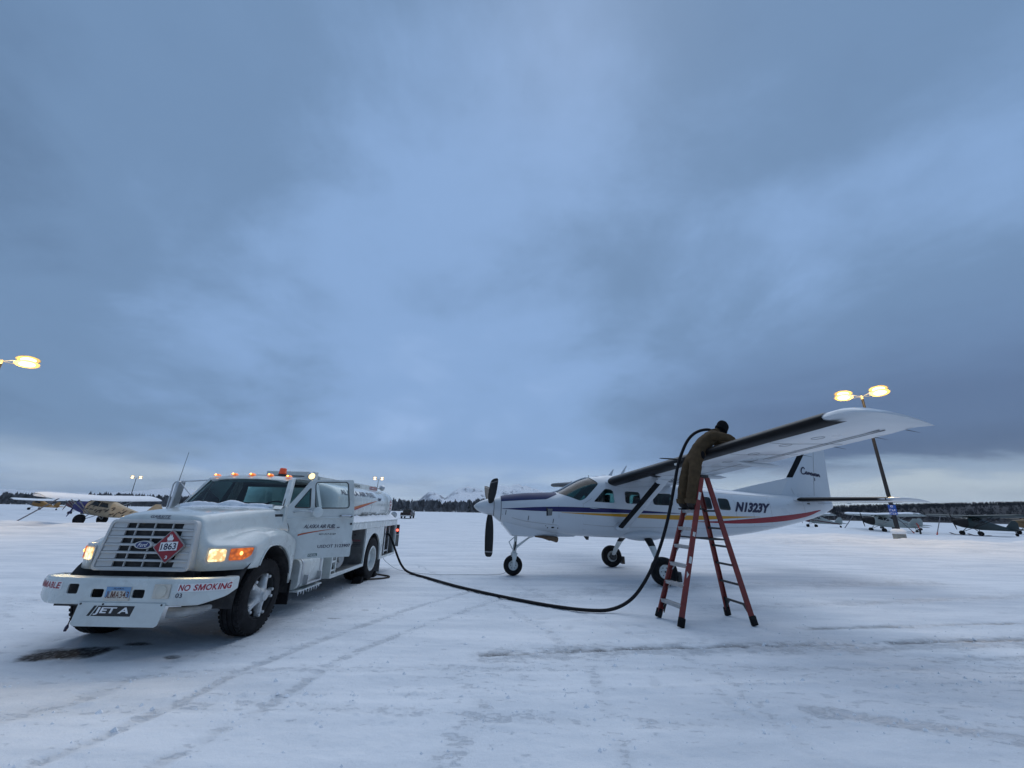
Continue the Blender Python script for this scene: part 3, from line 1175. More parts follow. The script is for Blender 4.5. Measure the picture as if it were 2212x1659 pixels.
def build_woods():
    rng = random.Random(3)
    w = Wood()
    for i in range(2600):
        x = rng.uniform(-620, 60)
        y = rng.uniform(340, 385)
        base = -1.0
        lump = float(vnoise(x / 14.0, 3.3, 77)) * 0.7 + float(vnoise(x / 50.0, 9.3, 78)) * 0.5
        h = (5.8 + 4.8 * lump) * rng.uniform(0.72, 1.08)
        if x > -45:
            h *= 1.0 + 0.22 * min(1, (x + 45) / 25)
        if rng.random() < 0.05:
            w.spruce(x, y, base, h * rng.uniform(1.0, 1.22), rng)
        else:
            w.bare(x, y, base, h, rng, 16, 1 if rng.random() < 0.75 else 0, 0.26)
    for i in range(900):       # undergrowth closes the lower part
        x = rng.uniform(-620, 60)
        w.bare(x, rng.uniform(336, 350), -1.2, rng.uniform(2.2, 4.8), rng, 12, 1, 0.5)
    w.build('treeline', ('bark_dark', 'twig_grey', 'spruce'), 'dark line of bare trees and spruces beyond the airfield')
    w = Wood()
    for i in range(5600):
        x = rng.uniform(62, 560)
        y = 238 + 190 * rng.random() ** 1.6
        z = float(hill_height(np.array(x), np.array(y))) - 1.0
        h = rng.uniform(1.9, 3.3)
        if rng.random() < 0.02:
            w.spruce(x, y, z, h * 1.2, rng)
        else:
            w.bare(x, y, z, h, rng, 15, 1 if rng.random() < 0.6 else 0, 0.38)
    w.build('hill_woods', ('bark_dark', 'hill_wood', 'spruce'), 'dense bare woods covering the bluff on the right')


build_woods()


# ------------------------------------------------------------------ boolean helper
def boolean(me_a, me_b, op='DIFFERENCE'):
    a = bpy.data.objects.new('tmp_a', me_a)
    b = bpy.data.objects.new('tmp_b', me_b)
    COL.objects.link(a)
    COL.objects.link(b)
    md = a.modifiers.new('b', 'BOOLEAN')
    md.operation = op
    md.object = b
    md.solver = 'EXACT'
    dg = bpy.context.evaluated_depsgraph_get()
    me = bpy.data.meshes.new_from_object(a.evaluated_get(dg))
    bpy.data.objects.remove(a)
    bpy.data.objects.remove(b)
    return me


def clean_mesh(mb, name):
    me = mb.mesh(name)
    bm = bmesh.new()
    bm.from_mesh(me)
    bmesh.ops.remove_doubles(bm, verts=bm.verts, dist=1e-5)
    bmesh.ops.recalc_face_normals(bm, faces=bm.faces)
    bm.to_mesh(me)
    bm.free()
    return me


# ------------------------------------------------------------------ wheels
def tyre_profile(r, rim, w):
    return [(-w / 2 + 0.02, rim), (-w / 2, rim + 0.02), (-w / 2 - 0.004, (r + rim) / 2), (-w / 2 + 0.006, r - 0.055),
            (-w / 2 + 0.03, r - 0.015), (-w / 2 + 0.055, r), (-w * 0.26, r), (-w * 0.25, r - 0.012), (-w * 0.22, r - 0.012),
            (-w * 0.21, r + 0.001), (-w * 0.03, r + 0.001), (-w * 0.02, r - 0.012), (w * 0.02, r - 0.012), (w * 0.03, r + 0.001),
            (w * 0.21, r + 0.001), (w * 0.22, r - 0.012), (w * 0.25, r - 0.012), (w * 0.26, r), (w / 2 - 0.055, r),
            (w / 2 - 0.03, r - 0.015), (w / 2 - 0.006, r - 0.055), (w / 2 + 0.004, (r + rim) / 2), (w / 2, rim + 0.02), (w / 2 - 0.02, rim)]


def truck():
    T = empty('fuel_truck', (-4.75, 6.4, 0.0))
    tag(T, 'white tanker fuel truck with lit headlights and open driver door', 'truck')
    W = 'truck_white'

    # ---- front clip: hood and fenders in one piece -------------------------------------------
    ys = [-0.74, -0.60, -0.42, -0.20, 0.05, 0.30, 0.52, 0.70]
    zt = [1.62, 1.652, 1.675, 1.695, 1.712, 1.728, 1.742, 1.75]
    xs_ = [0.60, 0.625, 0.65, 0.685, 0.73, 0.79, 0.86, 0.905]
    zv = [1.29, 1.31, 1.335, 1.365, 1.385, 1.38, 1.36, 1.33]
    zc = [1.235, 1.275, 1.325, 1.385, 1.415, 1.40, 1.345, 1.28]
    xo = [1.165, 1.175, 1.185, 1.20, 1.205, 1.20, 1.18, 1.15]

    def sweep(x, y):
        k = max(0.0, min(1.0, (-y - 0.15) / 0.55))
        return y + 0.34 * max(0.0, (abs(x) - 0.68) / 0.5) ** 2 * k

    def bottom(y):
        if y < -0.535:
            return 0.92
        if y < 0.66:
            return 0.5 + math.sqrt(max(0.0, 0.68 ** 2 - y * y))
        return 0.56

    st = []
    for y in list(np.linspace(-0.74, -0.54, 7)) + list(np.linspace(-0.53, 0.66, 30)) + [0.68, 0.72]:
        f = [float(np.interp(y, ys, a)) for a in (zt, xs_, zv, zc, xo)]
        t, s, v, c, o = f
        ctrl = [(0, t), (s * 0.35, t - 0.004), (s * 0.7, t - 0.015), (s - 0.05, t - 0.045), (s, t - 0.11), (s + 0.03, (t + v) / 2 - 0.03),
                (s + 0.09, v + 0.01), (min(s + 0.2, o - 0.26), c + 0.005), (o - 0.20, c), (o - 0.09, c - 0.02), (o - 0.02, c - 0.075), (o, c - 0.16)]
        half = crspline(ctrl, 4)
        b = bottom(y)
        zl = half[-1][1]
        half += [(o, zl + (b - zl) * k / 3) for k in (1, 2, 3)]
        st.append((y, half))
    m = MB()
    rings = []
    y0, h0 = st[0]
    # rounded nose: two shrinking rings
    for dy, q in ((-0.028, 0.030), (-0.016, 0.010)):
        hh = [(max(0, x - q * (x / 1.2)), z - q if i < len(h0) - 3 else z) for i, (x, z) in enumerate(h0)]
        rings.append((y0 + dy, hh))
    rings += st
    rr = []
    for y, hh in rings:
        full = [(-x, z) for x, z in reversed(hh)] + hh[1:]
        rr.append([(x, sweep(x, y), z) for x, z in full])
    m.loft(rr, closed=False)
    n = len(rr[0])
    # front face panel (between the two fender bottoms), gridded so that it follows the sweep
    f0 = rr[0]
    cols = [(p[0], p[2]) for p in f0]
    for i in range(n - 1):
        (xa, za), (xb, zb) = cols[i], cols[i + 1]
        m.add([(xa, sweep(xa, -0.768), 0.92), (xb, sweep(xb, -0.768), 0.92), (xb, sweep(xb, -0.768), max(zb, 0.92)), (xa, sweep(xa, -0.768), max(za, 0.92))], [(0, 1, 2, 3)])
    me = clean_mesh(m, 'hood')
    hood = link('hood', me, W, T, smooth=40)
    sol = hood.modifiers.new('thick', 'SOLIDIFY')
    sol.thickness = 0.02
    sol.offset = -1
    # wheel housing, dark
    for s in (-1, 1):
        m = MB()
        arc = [(0.665 * math.cos(a), 0.5 + 0.665 * math.sin(a)) for a in np.linspace(-0.12, math.pi + 0.05, 24)]
        m.loft([[(s * x, y, z) for y, z in arc] for x in (0.50, 1.16)], False)
        m.add([(s * 0.50, y, z) for y, z in arc], [tuple(range(len(arc)))])
        m.build('wheel_housing', 'chassis', T, smooth=30, fixn=False)
        m = MB()
        m.box(s * 0.98, s * 1.17, 0.70, 0.73, 0.24, 0.60)
        m.build('mud_flap', 'rubber', T, bevel=0.006)

    # gap between hood and cowl, lip round the wheel arch
    m = MB()
    gap = [(x, 0.705, z + 0.004) for x, z in st[-2][1][:30]]
    m.tube(gap, 0.006, 5)
    m.build('hood_gap', 'black_plastic', T)
    for s in (-1, 1):
        m = MB()
        m.tube([(s * (float(np.interp(y, ys, xo)) + 0.003), sweep(s * 1.2, y), bottom(y) + 0.012) for y in np.linspace(-0.53, 0.655, 34)], 0.011, 6)
        m.build('arch_lip', W, T)

    def front(x, z, d=0.0):
        return (x, sweep(x, -0.768) - d, z)

    # ---- grille ---------------------------------------------------------------------------------
    gr = empty('grille')
    gr.parent = T

    def gp(x, z, d):                       # grille plane leans back a little
        return (x, -0.868 + 0.045 * (z - 0.92) / 0.6 - d, z)
    outer = round_poly([(-0.635, 0.925), (0.635, 0.925), (0.575, 1.545), (-0.575, 1.545)], 0.07)
    inner = round_poly([(-0.60, 0.955), (0.60, 0.955), (0.545, 1.515), (-0.545, 1.515)], 0.05)
    m = MB()
    k = len(outer)
    ra = [gp(x, z, -0.11) for x, z in outer]
    rb = [gp(x, z, 0.018) for x, z in outer]
    rc = [gp(x, z, 0.018) for x, z in inner]
    rd = [gp(x, z, -0.05) for x, z in inner]
    m.loft([ra, rb, rc, rd])
    m.build('grille_frame', 'grille_grey', gr, smooth=30, bevel=0.004)
    m = MB()
    m.add([gp(x, z, -0.045) for x, z in inner], [tuple(range(k))])
    m.build('grille_backing', 'chassis', gr, smooth=None)
    rows = [0.955 + i * 0.0935 for i in range(7)]
    for i, z in enumerate(rows):
        hw = 0.60 - 0.055 * (z - 0.955) / 0.56 - 0.004
        m = MB()
        m.hexa([gp(-hw, z - 0.016, -0.022), gp(hw, z - 0.016, -0.022), gp(hw, z - 0.014, 0.012), gp(-hw, z - 0.014, 0.012),
                gp(-hw, z + 0.016, -0.022), gp(hw, z + 0.016, -0.022), gp(hw, z + 0.010, 0.006), gp(-hw, z + 0.010, 0.006)])
        m.build('slat', 'grille_grey', gr, bevel=0.004)
    for i in range(6):
        z0, z1 = rows[i] + 0.016, rows[i + 1] - 0.016
        zm = (z0 + z1) / 2
        hw = 0.60 - 0.055 * (zm - 0.955) / 0.56 - 0.006
        op = 0.395 - 0.004 * i
        for s in (-1, 1):                    # closed outer fields of each row
            m = MB()
            m.hexa([gp(s * op, z0, -0.035), gp(s * hw, z0, -0.035), gp(s * hw, z0, 0.004), gp(s * op, z0, -0.006),
                    gp(s * op, z1, -0.035), gp(s * hw, z1, -0.035), gp(s * hw, z1, -0.004), gp(s * op, z1, -0.016)])
            m.build('grille_end', 'grille_grey', gr, bevel=0.003)
        for x in (-0.24, 0.0, 0.24):
            m = MB()
            m.hexa([gp(x - 0.006, z0, -0.024), gp(x + 0.006, z0, -0.024), gp(x + 0.006, z0, -0.004), gp(x - 0.006, z0, -0.004),
                    gp(x - 0.006, z1, -0.024), gp(x + 0.006, z1, -0.024), gp(x + 0.006, z1, -0.006), gp(x - 0.006, z1, -0.006)])
            m.build('grille_bar', 'grille_grey', gr)
    # oval badge
    bad = empty('badge')
    bad.parent = gr
    cx, cz = -0.045, 1.235

    def ell(a, b, n=36):
        return [(cx + a * math.cos(2 * math.pi * i / n), cz + b * math.sin(2 * math.pi * i / n)) for i in range(n)]
    m = MB()
    m.loft([[gp(x, z, 0.0) for x, z in ell(0.125, 0.052)], [gp(x, z, 0.028) for x, z in ell(0.118, 0.048)], [gp(x, z, 0.030) for x, z in ell(0.108, 0.041)]], True, False, True)
    bad_o = m.build('badge_oval', 'grille_grey', gr, smooth=40)
    poly_on('badge_field', ell(0.094, 0.040), lambda x, z: gp(x, z, 0.033), 'logo_blue', bad_o)
    text_on('badge_script', 'Ford', lambda x, z: gp(x, z, 0.035), cx - 0.062, cz - 0.022, 0.124, 0.046, 'decal_white', bad_o, shear=0.35, bold=0.004)
    bpy.data.objects.remove(bad)
    # flammable placard
    pc = (0.315, 1.225)
    tilt = R(4)

    def pm(d):
        def f(u, v):
            uu, vv = u * math.cos(tilt) - v * math.sin(tilt), u * math.sin(tilt) + v * math.cos(tilt)
            return gp(pc[0] + uu, pc[1] + vv, d)
        return f

    def dia(r):
        return round_poly([(0, -r), (r, 0), (0, r), (-r, 0)], 0.018, 3)
    m = MB()
    m.prism(dia(0.208), pm(0.03), pm(0.05))
    pl = m.build('placard', 'placard_back', T, bevel=0.002)
    poly_on('placard_field', dia(0.192), pm(0.0525), 'placard_red', pl)
    poly_on('placard_number_panel', [(-0.112, -0.052), (0.112, -0.052), (0.112, 0.052), (-0.112, 0.052)], pm(0.0535), 'decal_white', pl)
    text_on('placard_number', '1863', pm(0.0550), -0.097, -0.040, 0.194, 0.080, 'decal_navy', pl, bold=0.022)
    text_on('placard_class', '3', pm(0.0545), -0.016, -0.150, 0.032, 0.040, 'decal_white', pl, bold=0.02)
    flame = [(-0.030, 0.072), (0.030, 0.072), (0.042, 0.088), (0.036, 0.112), (0.026, 0.100), (0.024, 0.122), (0.010, 0.150), (0.008, 0.126), (-0.004, 0.140),
             (-0.006, 0.158), (-0.018, 0.130), (-0.026, 0.108), (-0.034, 0.118), (-0.042, 0.092)]
    poly_on('placard_flame', flame, pm(0.0545), 'decal_white', pl)
    poly_on('placard_flame_base', [(-0.036, 0.060), (0.036, 0.060), (0.036, 0.065), (-0.036, 0.065)], pm(0.0545), 'decal_white', pl)
    # hood lettering
    gm = lambda x, z: (x, -0.7705 - 0.0 * z, z)
    text_on('hood_lettering', 'GARSITE', lambda x, z: front(x, z, 0.004), -0.145, 1.568, 0.285, 0.036, 'decal_navy', T, shear=0.5, bold=0.012)
    poly_on('hood_lettering_underline', [(-0.06, 1.556), (0.13, 1.556), (0.15, 1.562), (-0.04, 1.562)], lambda x, z: front(x, z, 0.004), 'decal_navy', T)

    # ---- headlights ---------------------------------------------------------------------------
    for s in (-1, 1):
        def fm(d, s=s):
            return lambda x, z: front(s * x, z, d)
        m = MB()
        bz = round_poly([(0.735, 1.005), (1.16, 1.005), (1.19, 1.06), (1.185, 1.215), (0.735, 1.215)], 0.03)
        bi = round_poly([(0.750, 1.020), (1.15, 1.020), (1.175, 1.065), (1.170, 1.200), (0.750, 1.200)], 0.025)
        m.loft([[fm(0.0)(*p) for p in bz], [fm(0.016)(*p) for p in bz], [fm(0.016)(*p) for p in bi], [fm(-0.004)(*p) for p in bi]])
        hb = m.build('headlight', 'grille_grey', T, smooth=30)
        m = MB()
        bk = [(0.750 + 0.43 * i / 10, 1.018) for i in range(11)], [(0.750 + 0.43 * i / 10, 1.202) for i in range(11)]
        m.add([fm(0.003)(*p) for p in bk[0]] + [fm(0.003)(*p) for p in bk[1]], [(i, i + 1, 12 + i, 11 + i) for i in range(10)])
        m.build('headlight_backing', 'grille_grey', hb, smooth=None)
        m = MB()
        ln = rrect(0.772, 0.940, 1.034, 1.186, 0.026)
        li = rrect(0.784, 0.928, 1.046, 1.174, 0.020)
        m.loft([[fm(0.004)(*p) for p in ln], [fm(0.020)(*p) for p in ln], [fm(0.026)(*p) for p in li]], True, False, True)
        m.build('headlight_lens', 'head_glow', hb, smooth=30)
        m = MB()
        sg = round_poly([(0.978, 1.040), (1.10, 1.040), (1.155, 1.095), (1.165, 1.192), (0.978, 1.188)], 0.02)
        si = round_poly([(0.986, 1.048), (1.096, 1.048), (1.146, 1.098), (1.155, 1.184), (0.986, 1.180)], 0.02)
        m.loft([[fm(0.004)(*p) for p in sg], [fm(0.020)(*p) for p in sg], [fm(0.028)(*p) for p in si]], True, False, True)
        m.build('turn_signal', 'signal_lens', hb, smooth=30)
        m = MB()
        m.ball(front(s * 1.07, 1.125, 0.012), (0.026, 0.018, 0.026), 12, 8)
        m.build('signal_bulb', 'amber_glow', hb)
        ld = bpy.data.lights.new('headlight_beam', 'SPOT')
        ld.energy = 13.0
        ld.color = (1.0, 0.74, 0.36)
        ld.spot_size = R(150)
        ld.spot_blend = 0.9
        ld.shadow_soft_size = 0.06
        lo_ = bpy.data.objects.new('headlight_beam', ld)
        COL.objects.link(lo_)
        lo_.parent = hb
        lo_.location = (s * 0.86, -0.86, 1.11)
        lo_.rotation_euler = Vector((0.0, -1.0, -0.35)).to_track_quat('-Z', 'Y').to_euler()

    # ---- bumper -------------------------------------------------------------------------------
    def bplan(u, off=0.0):
        """arc position u (0 = centre) along the bumper face -> x, y"""
        s = 1 if u >= 0 else -1
        a = abs(u)
        pts = [(0.0, -1.06), (0.62, -1.06), (0.80, -1.045), (1.00, -0.97), (1.145, -0.875), (1.17, -0.82), (1.17, -0.55)]
        acc = 0
        for (x0, y0), (x1, y1) in zip(pts[:-1], pts[1:]):
            l = math.hypot(x1 - x0, y1 - y0)
            if a <= acc + l or (x1, y1) == pts[-1]:
                t = (a - acc) / l
                nx, ny = (y1 - y0) / l, -(x1 - x0) / l
                return s * (x0 + (x1 - x0) * t + nx * off), y0 + (y1 - y0) * t + ny * off
            acc += l
    us = np.linspace(-1.40, 1.40, 57)
    rings = []
    for u in us:
        a = abs(u)
        e = max(0, (a - 0.95) / 0.45)
        zb, zt_ = 0.575 + 0.13 * e, 0.872 - 0.01 * e
        sec = [(-0.10, zb + 0.01), (0.0, zb), (0.012, zb + 0.012), (0.012, zt_ - 0.025), (0.0, zt_ - 0.004), (-0.02, zt_), (-0.12, zt_),
               (-0.12, zt_ - 0.012), (-0.02, zt_ - 0.012), (-0.004, zt_ - 0.03), (-0.004, zb + 0.012), (-0.10, zb + 0.022)]
        ring = []
        for o, z in sec:
            x, y = bplan(float(u), o)
            ring.append((x, y, z))
        rings.append(ring)
    m = MB()
    m.loft(rings, True, True, True)
    me = clean_mesh(m, 'bumper')
    cut = MB()
    for x0, x1, z0, z1 in ((-0.335, -0.185, 0.655, 0.748), (0.165, 0.315, 0.655, 0.748), (-0.64, -0.505, 0.690, 0.800)):
        cut.prism(rrect(x0, x1, z0, z1, 0.02), lambda u, v: (u, -1.2, v), lambda u, v: (u, -0.95, v))
    me = boolean(me, clean_mesh(cut, 'cut'))
    bmp = link('bumper', me, W, T, smooth=30)

    def bm_(d):
        def f(u, v):
            x, y = bplan(u, 0.012 + d)
            return (x, y, v)
        return f
    lab = strip_on('no_smoking_label', [(0.70 + 0.58 * i / 12, 0.820) for i in range(13)], [(0.70 + 0.58 * i / 12, 0.730) for i in range(13)], bm_(0.003), 'decal_white', bmp)
    caps_on('no_smoking_lettering', 'NO SMOKING', bm_(0.005), 0.712, 0.740, 0.555, 0.070, 'decal_red', bmp, shear=0.15, bold=0.030)
    lab = strip_on('flammable_label', [(-1.34 + 0.62 * i / 12, 0.820) for i in range(13)], [(-1.34 + 0.62 * i / 12, 0.735) for i in range(13)], bm_(0.003), 'decal_white', bmp)
    caps_on('flammable_lettering', 'FLAMMABLE', bm_(0.005), -1.33, 0.742, 0.595, 0.070, 'decal_red', bmp, shear=0.15, bold=0.030)
    text_on('unit_number', '03', bm_(0.004), 0.695, 0.664, 0.075, 0.050, 'decal_navy', bmp, bold=0.01)
    # number plate
    m = MB()
    m.box(-0.152, 0.152, -1.082, -1.076, 0.625, 0.778)
    lp = m.build('licence_plate', 'plate_cream', bmp, bevel=0.002)
    bp2 = lambda d: (lambda u, v: (u, -1.082 - d, v))
    poly_on('plate_band', [(-0.15, 0.735), (0.15, 0.735), (0.15, 0.776), (-0.15, 0.776)], bp2(0.0012), 'plate_blue', lp)
    for s in (-1, 1):
        poly_on('plate_edge', [(s * 0.15, 0.66), (s * 0.15, 0.735), (s * 0.085, 0.735), (s * 0.12, 0.66)], bp2(0.0012), 'plate_blue', lp)
    text_on('plate_state', 'ALASKA', bp2(0.0024), -0.06, 0.748, 0.12, 0.020, 'decal_navy', lp, bold=0.01)
    caps_on('plate_number', 'JLMA343', bp2(0.0024), -0.138, 0.655, 0.276, 0.072, 'decal_brown', lp, bold=0.006)
    # fog lamp
    m = MB()
    m.box(0.425, 0.625, -1.088, -1.074, 0.655, 0.815)
    fl = m.build('fog_lamp', 'plate_cream', bmp, bevel=0.006)
    m = MB()
    m.lathe([(0.0, 0.066), (0.012, 0.066), (0.018, 0.055), (0.019, 0.0)], (0.528, -1.088, 0.735), (0, -1, 0), 24)
    m.build('lens', 'lens_clear', fl)
    # lower plate
    m = MB()
    lowp = [(-0.44, 0.605), (0.61, 0.605), (0.62, 0.575), (0.585, 0.372), (0.55, 0.352), (-0.41, 0.352), (-0.45, 0.375), (-0.43, 0.58)]
    m.prism(lowp, lambda u, v: (u, -1.088 - 0.04 * (0.6 - v), v), lambda u, v: (u, -1.080 - 0.04 * (0.6 - v), v))
    lpn = m.build('lower_plate', W, bmp, bevel=0.002)
    jp = lambda d: (lambda u, v: (u, -1.088 - 0.04 * (0.6 - v) - d, v))
    poly_on('jet_panel', [(-0.235, 0.462), (0.235, 0.462), (0.262, 0.572), (-0.178, 0.572)], jp(0.002), 'decal_black', lpn)
    poly_on('jet_panel_bar', [(-0.285, 0.462), (-0.250, 0.462), (-0.193, 0.572), (-0.228, 0.572)], jp(0.002), 'decal_black', lpn)
    text_on('jet_lettering', 'JET A', jp(0.004), -0.215, 0.474, 0.440, 0.084, 'decal_white', lpn, shear=0.28, bold=0.030)
    for x in (-0.40, -0.13, 0.575):
        m = MB()
        m.lathe([(0, 0.011), (0.006, 0.011), (0.009, 0.006), (0.009, 0.0)], (x, -1.088, 0.588), (0, -1, 0), 10)
        m.build('bolt', 'dark_metal', lpn)
    # chain and tag hanging at the far end
    m = MB()
    m.tube([(-0.46, -1.05, 0.60), (-0.47, -1.06, 0.50), (-0.49, -1.06, 0.42), (-0.50, -1.06, 0.36)], 0.006, 6)
    m.build('cord', 'rope_brown', bmp)
    m = MB()
    m.tube([(-0.50, -1.06, 0.36), (-0.505, -1.06, 0.33), (-0.515, -1.06, 0.29)], [0.008, 0.018, 0.014], 8)
    m.build('cord_plug', 'decal_navy', bmp)

    # ---- chassis ------------------------------------------------------------------------------
    m = MB()
    for s in (-1, 1):
        m.box(s * 0.40, s * 0.48, -0.95, 6.6, 0.62, 0.84)
    m.box(-0.62, 0.62, -0.74, -0.62, 0.60, 0.98)
    m.box(-0.55, 0.55, -0.55, 0.45, 0.62, 1.25)
    m.box(-0.35, 0.35, 0.2, 2.0, 0.52, 0.80)
    m.build('frame_rails', 'chassis', T)
    m = MB()
    m.beam((-0.85, 0, 0.46), (0.85, 0, 0.46), 0.10, 0.10)
    m.build('front_axle', 'chassis', T)
    m = MB()
    m.beam((-0.8, 4.62, 0.5), (0.8, 4.62, 0.5), 0.16, 0.16)
    m.ball((0, 4.62, 0.5), (0.2, 0.2, 0.2))
    m.build('rear_axle', 'chassis', T)
    for s in (-1, 1):
        m = MB()
        m.beam((s * 0.44, -0.75, 0.58), (s * 0.44, 0.6, 0.50), 0.07, 0.05)
        m.build('leaf_spring', 'chassis', T)
    m = MB()
    m.tube([(0.50, -0.88, 0.46), (0.62, -0.80, 0.45), (0.78, -0.72, 0.46), (0.92, -0.60, 0.50)], [0.06, 0.062, 0.05, 0.03], 14)
    m.build('exhaust_pipe', 'pump_grey', T)

    # ---- wheels -------------------------------------------------------------------------------
    def front_wheel(s):
        w = empty('front_wheel')
        w.parent = T
        c = (s * 1.0, 0.0, 0.505)
        m = MB()
        m.lathe(tyre_profile(0.505, 0.295, 0.285), c, (s, 0, 0), 56)
        for i in range(48):       # shoulder lugs
            a = 2 * math.pi * i / 48
            for e in (-1, 1):
                p = Vector(c) + Vector((e * 0.125, math.sin(a) * 0.486, math.cos(a) * 0.486))
                q = Vector(c) + Vector((e * 0.090, math.sin(a) * 0.498, math.cos(a) * 0.498))
                m.beam(p, q, 0.034, 0.016, (0, math.sin(a), math.cos(a)))
        m.build('tyre', 'rubber', w, smooth=30)
        m = MB()
        m.lathe([(0.122, 0.297), (0.130, 0.285), (0.05, 0.270), (-0.10, 0.265)], c, (s, 0, 0), 48)
        m.build('rim_ring', 'dark_metal', w)
        m = MB()
        m.lathe([(-0.1, 0.268), (0.0, 0.262), (0.0, 0.0)], c, (s, 0, 0), 40)
        m.build('brake_drum', 'chassis', w)
        m = MB()
        m.lathe([(0.0, 0.125), (0.11, 0.115), (0.15, 0.095), (0.175, 0.075), (0.20, 0.07), (0.208, 0.055), (0.208, 0.0)], c, (s, 0, 0), 28)
        m.build('hub', 'cast_hub', w, smooth=40)
        for i in range(5):
            a = R(72 * i + 20)
            d = Vector((0, math.sin(a), math.cos(a)))
            t = Vector((0, math.cos(a), -math.sin(a)))
            ax = Vector((s, 0, 0))
            C = Vector(c)
            rings = []
            for r, hw, x0, x1 in ((0.05, 0.062, 0.02, 0.170), (0.12, 0.046, 0.03, 0.155), (0.18, 0.040, 0.05, 0.140), (0.235, 0.050, 0.06, 0.132), (0.27, 0.070, 0.07, 0.125), (0.280, 0.072, 0.075, 0.115)):
                rings.append([C + d * r + t * (hw * q) + ax * (x0 if o == 0 else (x1 if abs(q) < 0.8 else x1 - 0.03)) for q, o in
                              ((-1, 0), (-1, 1), (-0.55, 1), (0.55, 1), (1, 1), (1, 0))])
            m = MB()
            m.loft(rings, True, True, True)
            sp = m.build('spoke', 'cast_hub', w, smooth=50, bevel=0.006)
            for e in (-1, 1):
                m = MB()
                m.lathe([(0.10, 0.023), (0.142, 0.023), (0.150, 0.015), (0.150, 0.0)], C + d * 0.262 + t * (0.045 * e), (s, 0, 0), 6, False, False)
                m.build('lug_nut', 'cast_hub', sp)
        return w

    front_wheel(1)
    front_wheel(-1)
    for s in (-1, 1):
        w = empty('rear_wheel')
        w.parent = T
        for xc in (1.065, 0.775):
            m = MB()
            m.lathe(tyre_profile(0.51, 0.29, 0.27), (s * xc, 4.62, 0.51), (s, 0, 0), 48)
            for i in range(40):
                a = 2 * math.pi * i / 40
                for e in (-1, 1):
                    C = Vector((s * xc, 4.62, 0.51))
                    m.beam(C + Vector((e * 0.12, math.sin(a) * 0.491, math.cos(a) * 0.491)), C + Vector((e * 0.085, math.sin(a) * 0.503, math.cos(a) * 0.503)), 0.04, 0.016, (0, math.sin(a), math.cos(a)))
            m.build('tyre', 'rubber', w, smooth=30)
        m = MB()
        m.lathe([(0.130, 0.298), (0.142, 0.285), (0.135, 0.255), (0.02, 0.245), (0.0, 0.235), (-0.01, 0.0)], (s * 1.065, 4.62, 0.51), (s, 0, 0), 44)
        m.build('rim', 'rim_white', w, smooth=40)
        m = MB()
        m.lathe([(-0.01, 0.11), (0.06, 0.10), (0.075, 0.06), (0.075, 0.0)], (s * 1.065, 4.62, 0.51), (s, 0, 0), 24)
        m.build('hub', 'rim_white', w)

    # ---- cab ----------------------------------------------------------------------------------
    cab = empty('cab')
    cab.parent = T
    # roof: crowned shell
    m = MB()
    rings = []
    for y, ze, zc_, hw in ((0.90, 2.190, 2.215, 0.70), (0.955, 2.222, 2.262, 0.745), (1.05, 2.235, 2.290, 0.765), (1.3, 2.245, 2.305, 0.785), (1.6, 2.245, 2.305, 0.79), (1.84, 2.235, 2.290, 0.785), (1.92, 2.19, 2.23, 0.765)):
        ring = []
        for k in range(15):
            q = -1 + 2 * k / 14
            ring.append((hw * q, y - (0.045 * (1 - q * q) if y < 1.2 else 0), ze + (zc_ - ze) * (1 - abs(q) ** 3)))
        ring += [(hw * 0.93 * q, y, ze - 0.035) for q in (1, 0.3, -0.3, -1)]
        rings.append(ring)
    m.loft(rings, True, True, True)
    m.build('roof', W, cab, smooth=50)
    # pillars
    for s in (-1, 1):
        m = MB()
        m.hexa([(s * 0.845, 0.585, 1.72), (s * 0.915, 0.62, 1.72), (s * 0.915, 0.72, 1.72), (s * 0.86, 0.68, 1.72),
                (s * 0.70, 0.93, 2.21), (s * 0.765, 0.965, 2.235), (s * 0.775, 1.04, 2.235), (s * 0.72, 1.02, 2.21)])
        m.build('windscreen_pillar', W, cab, bevel=0.008)
        m = MB()
        m.hexa([(s * 0.87, 1.80, 0.96), (s * 0.945, 1.80, 0.96), (s * 0.945, 1.93, 0.96), (s * 0.87, 1.93, 0.96),
                (s * 0.885, 1.80, 1.70), (s * 0.945, 1.80, 1.70), (s * 0.945, 1.93, 1.70), (s * 0.885, 1.93, 1.70)])
        m.hexa([(s * 0.885, 1.80, 1.701), (s * 0.945, 1.80, 1.701), (s * 0.945, 1.93, 1.701), (s * 0.885, 1.93, 1.701),
                (s * 0.72, 1.78, 2.235), (s * 0.785, 1.78, 2.24), (s * 0.785, 1.91, 2.235), (s * 0.72, 1.91, 2.235)])
        m.build('rear_pillar', W, cab, bevel=0.008)
        m = MB()
        m.hexa([(s * 0.84, 0.56, 0.95), (s * 0.93, 0.56, 0.95), (s * 0.93, 0.74, 0.95), (s * 0.84, 0.74, 0.95),
                (s * 0.845, 0.56, 1.718), (s * 0.915, 0.62, 1.718), (s * 0.915, 0.74, 1.718), (s * 0.845, 0.74, 1.718)])
        m.box(s * 0.86, s * 0.94, 0.742, 1.798, 0.90, 0.985)
        m.build('sill', W, cab, bevel=0.006)
    # cowl in front of the windscreen
    m = MB()
    rings = []
    for y, z in ((0.50, 1.700), (0.56, 1.748), (0.62, 1.758), (0.74, 1.74)):
        rings.append([(x, y - 0.12 * (1 - (x / 0.9) ** 2), z + 0.012 * (1 - (x / 0.9) ** 2)) for x in np.linspace(-0.9, 0.9, 15)])
    m.loft(rings, False)
    m.build('cowl', W, cab, smooth=50)
    m = MB()
    m.box(-0.93, 0.93, 0.66, 1.93, 0.90, 0.95)
    m.box(-0.78, 0.78, 0.60, 0.64, 0.96, 1.66)
    m.build('floor', 'interior_dark', cab)
    # rear wall with window
    m = MB()
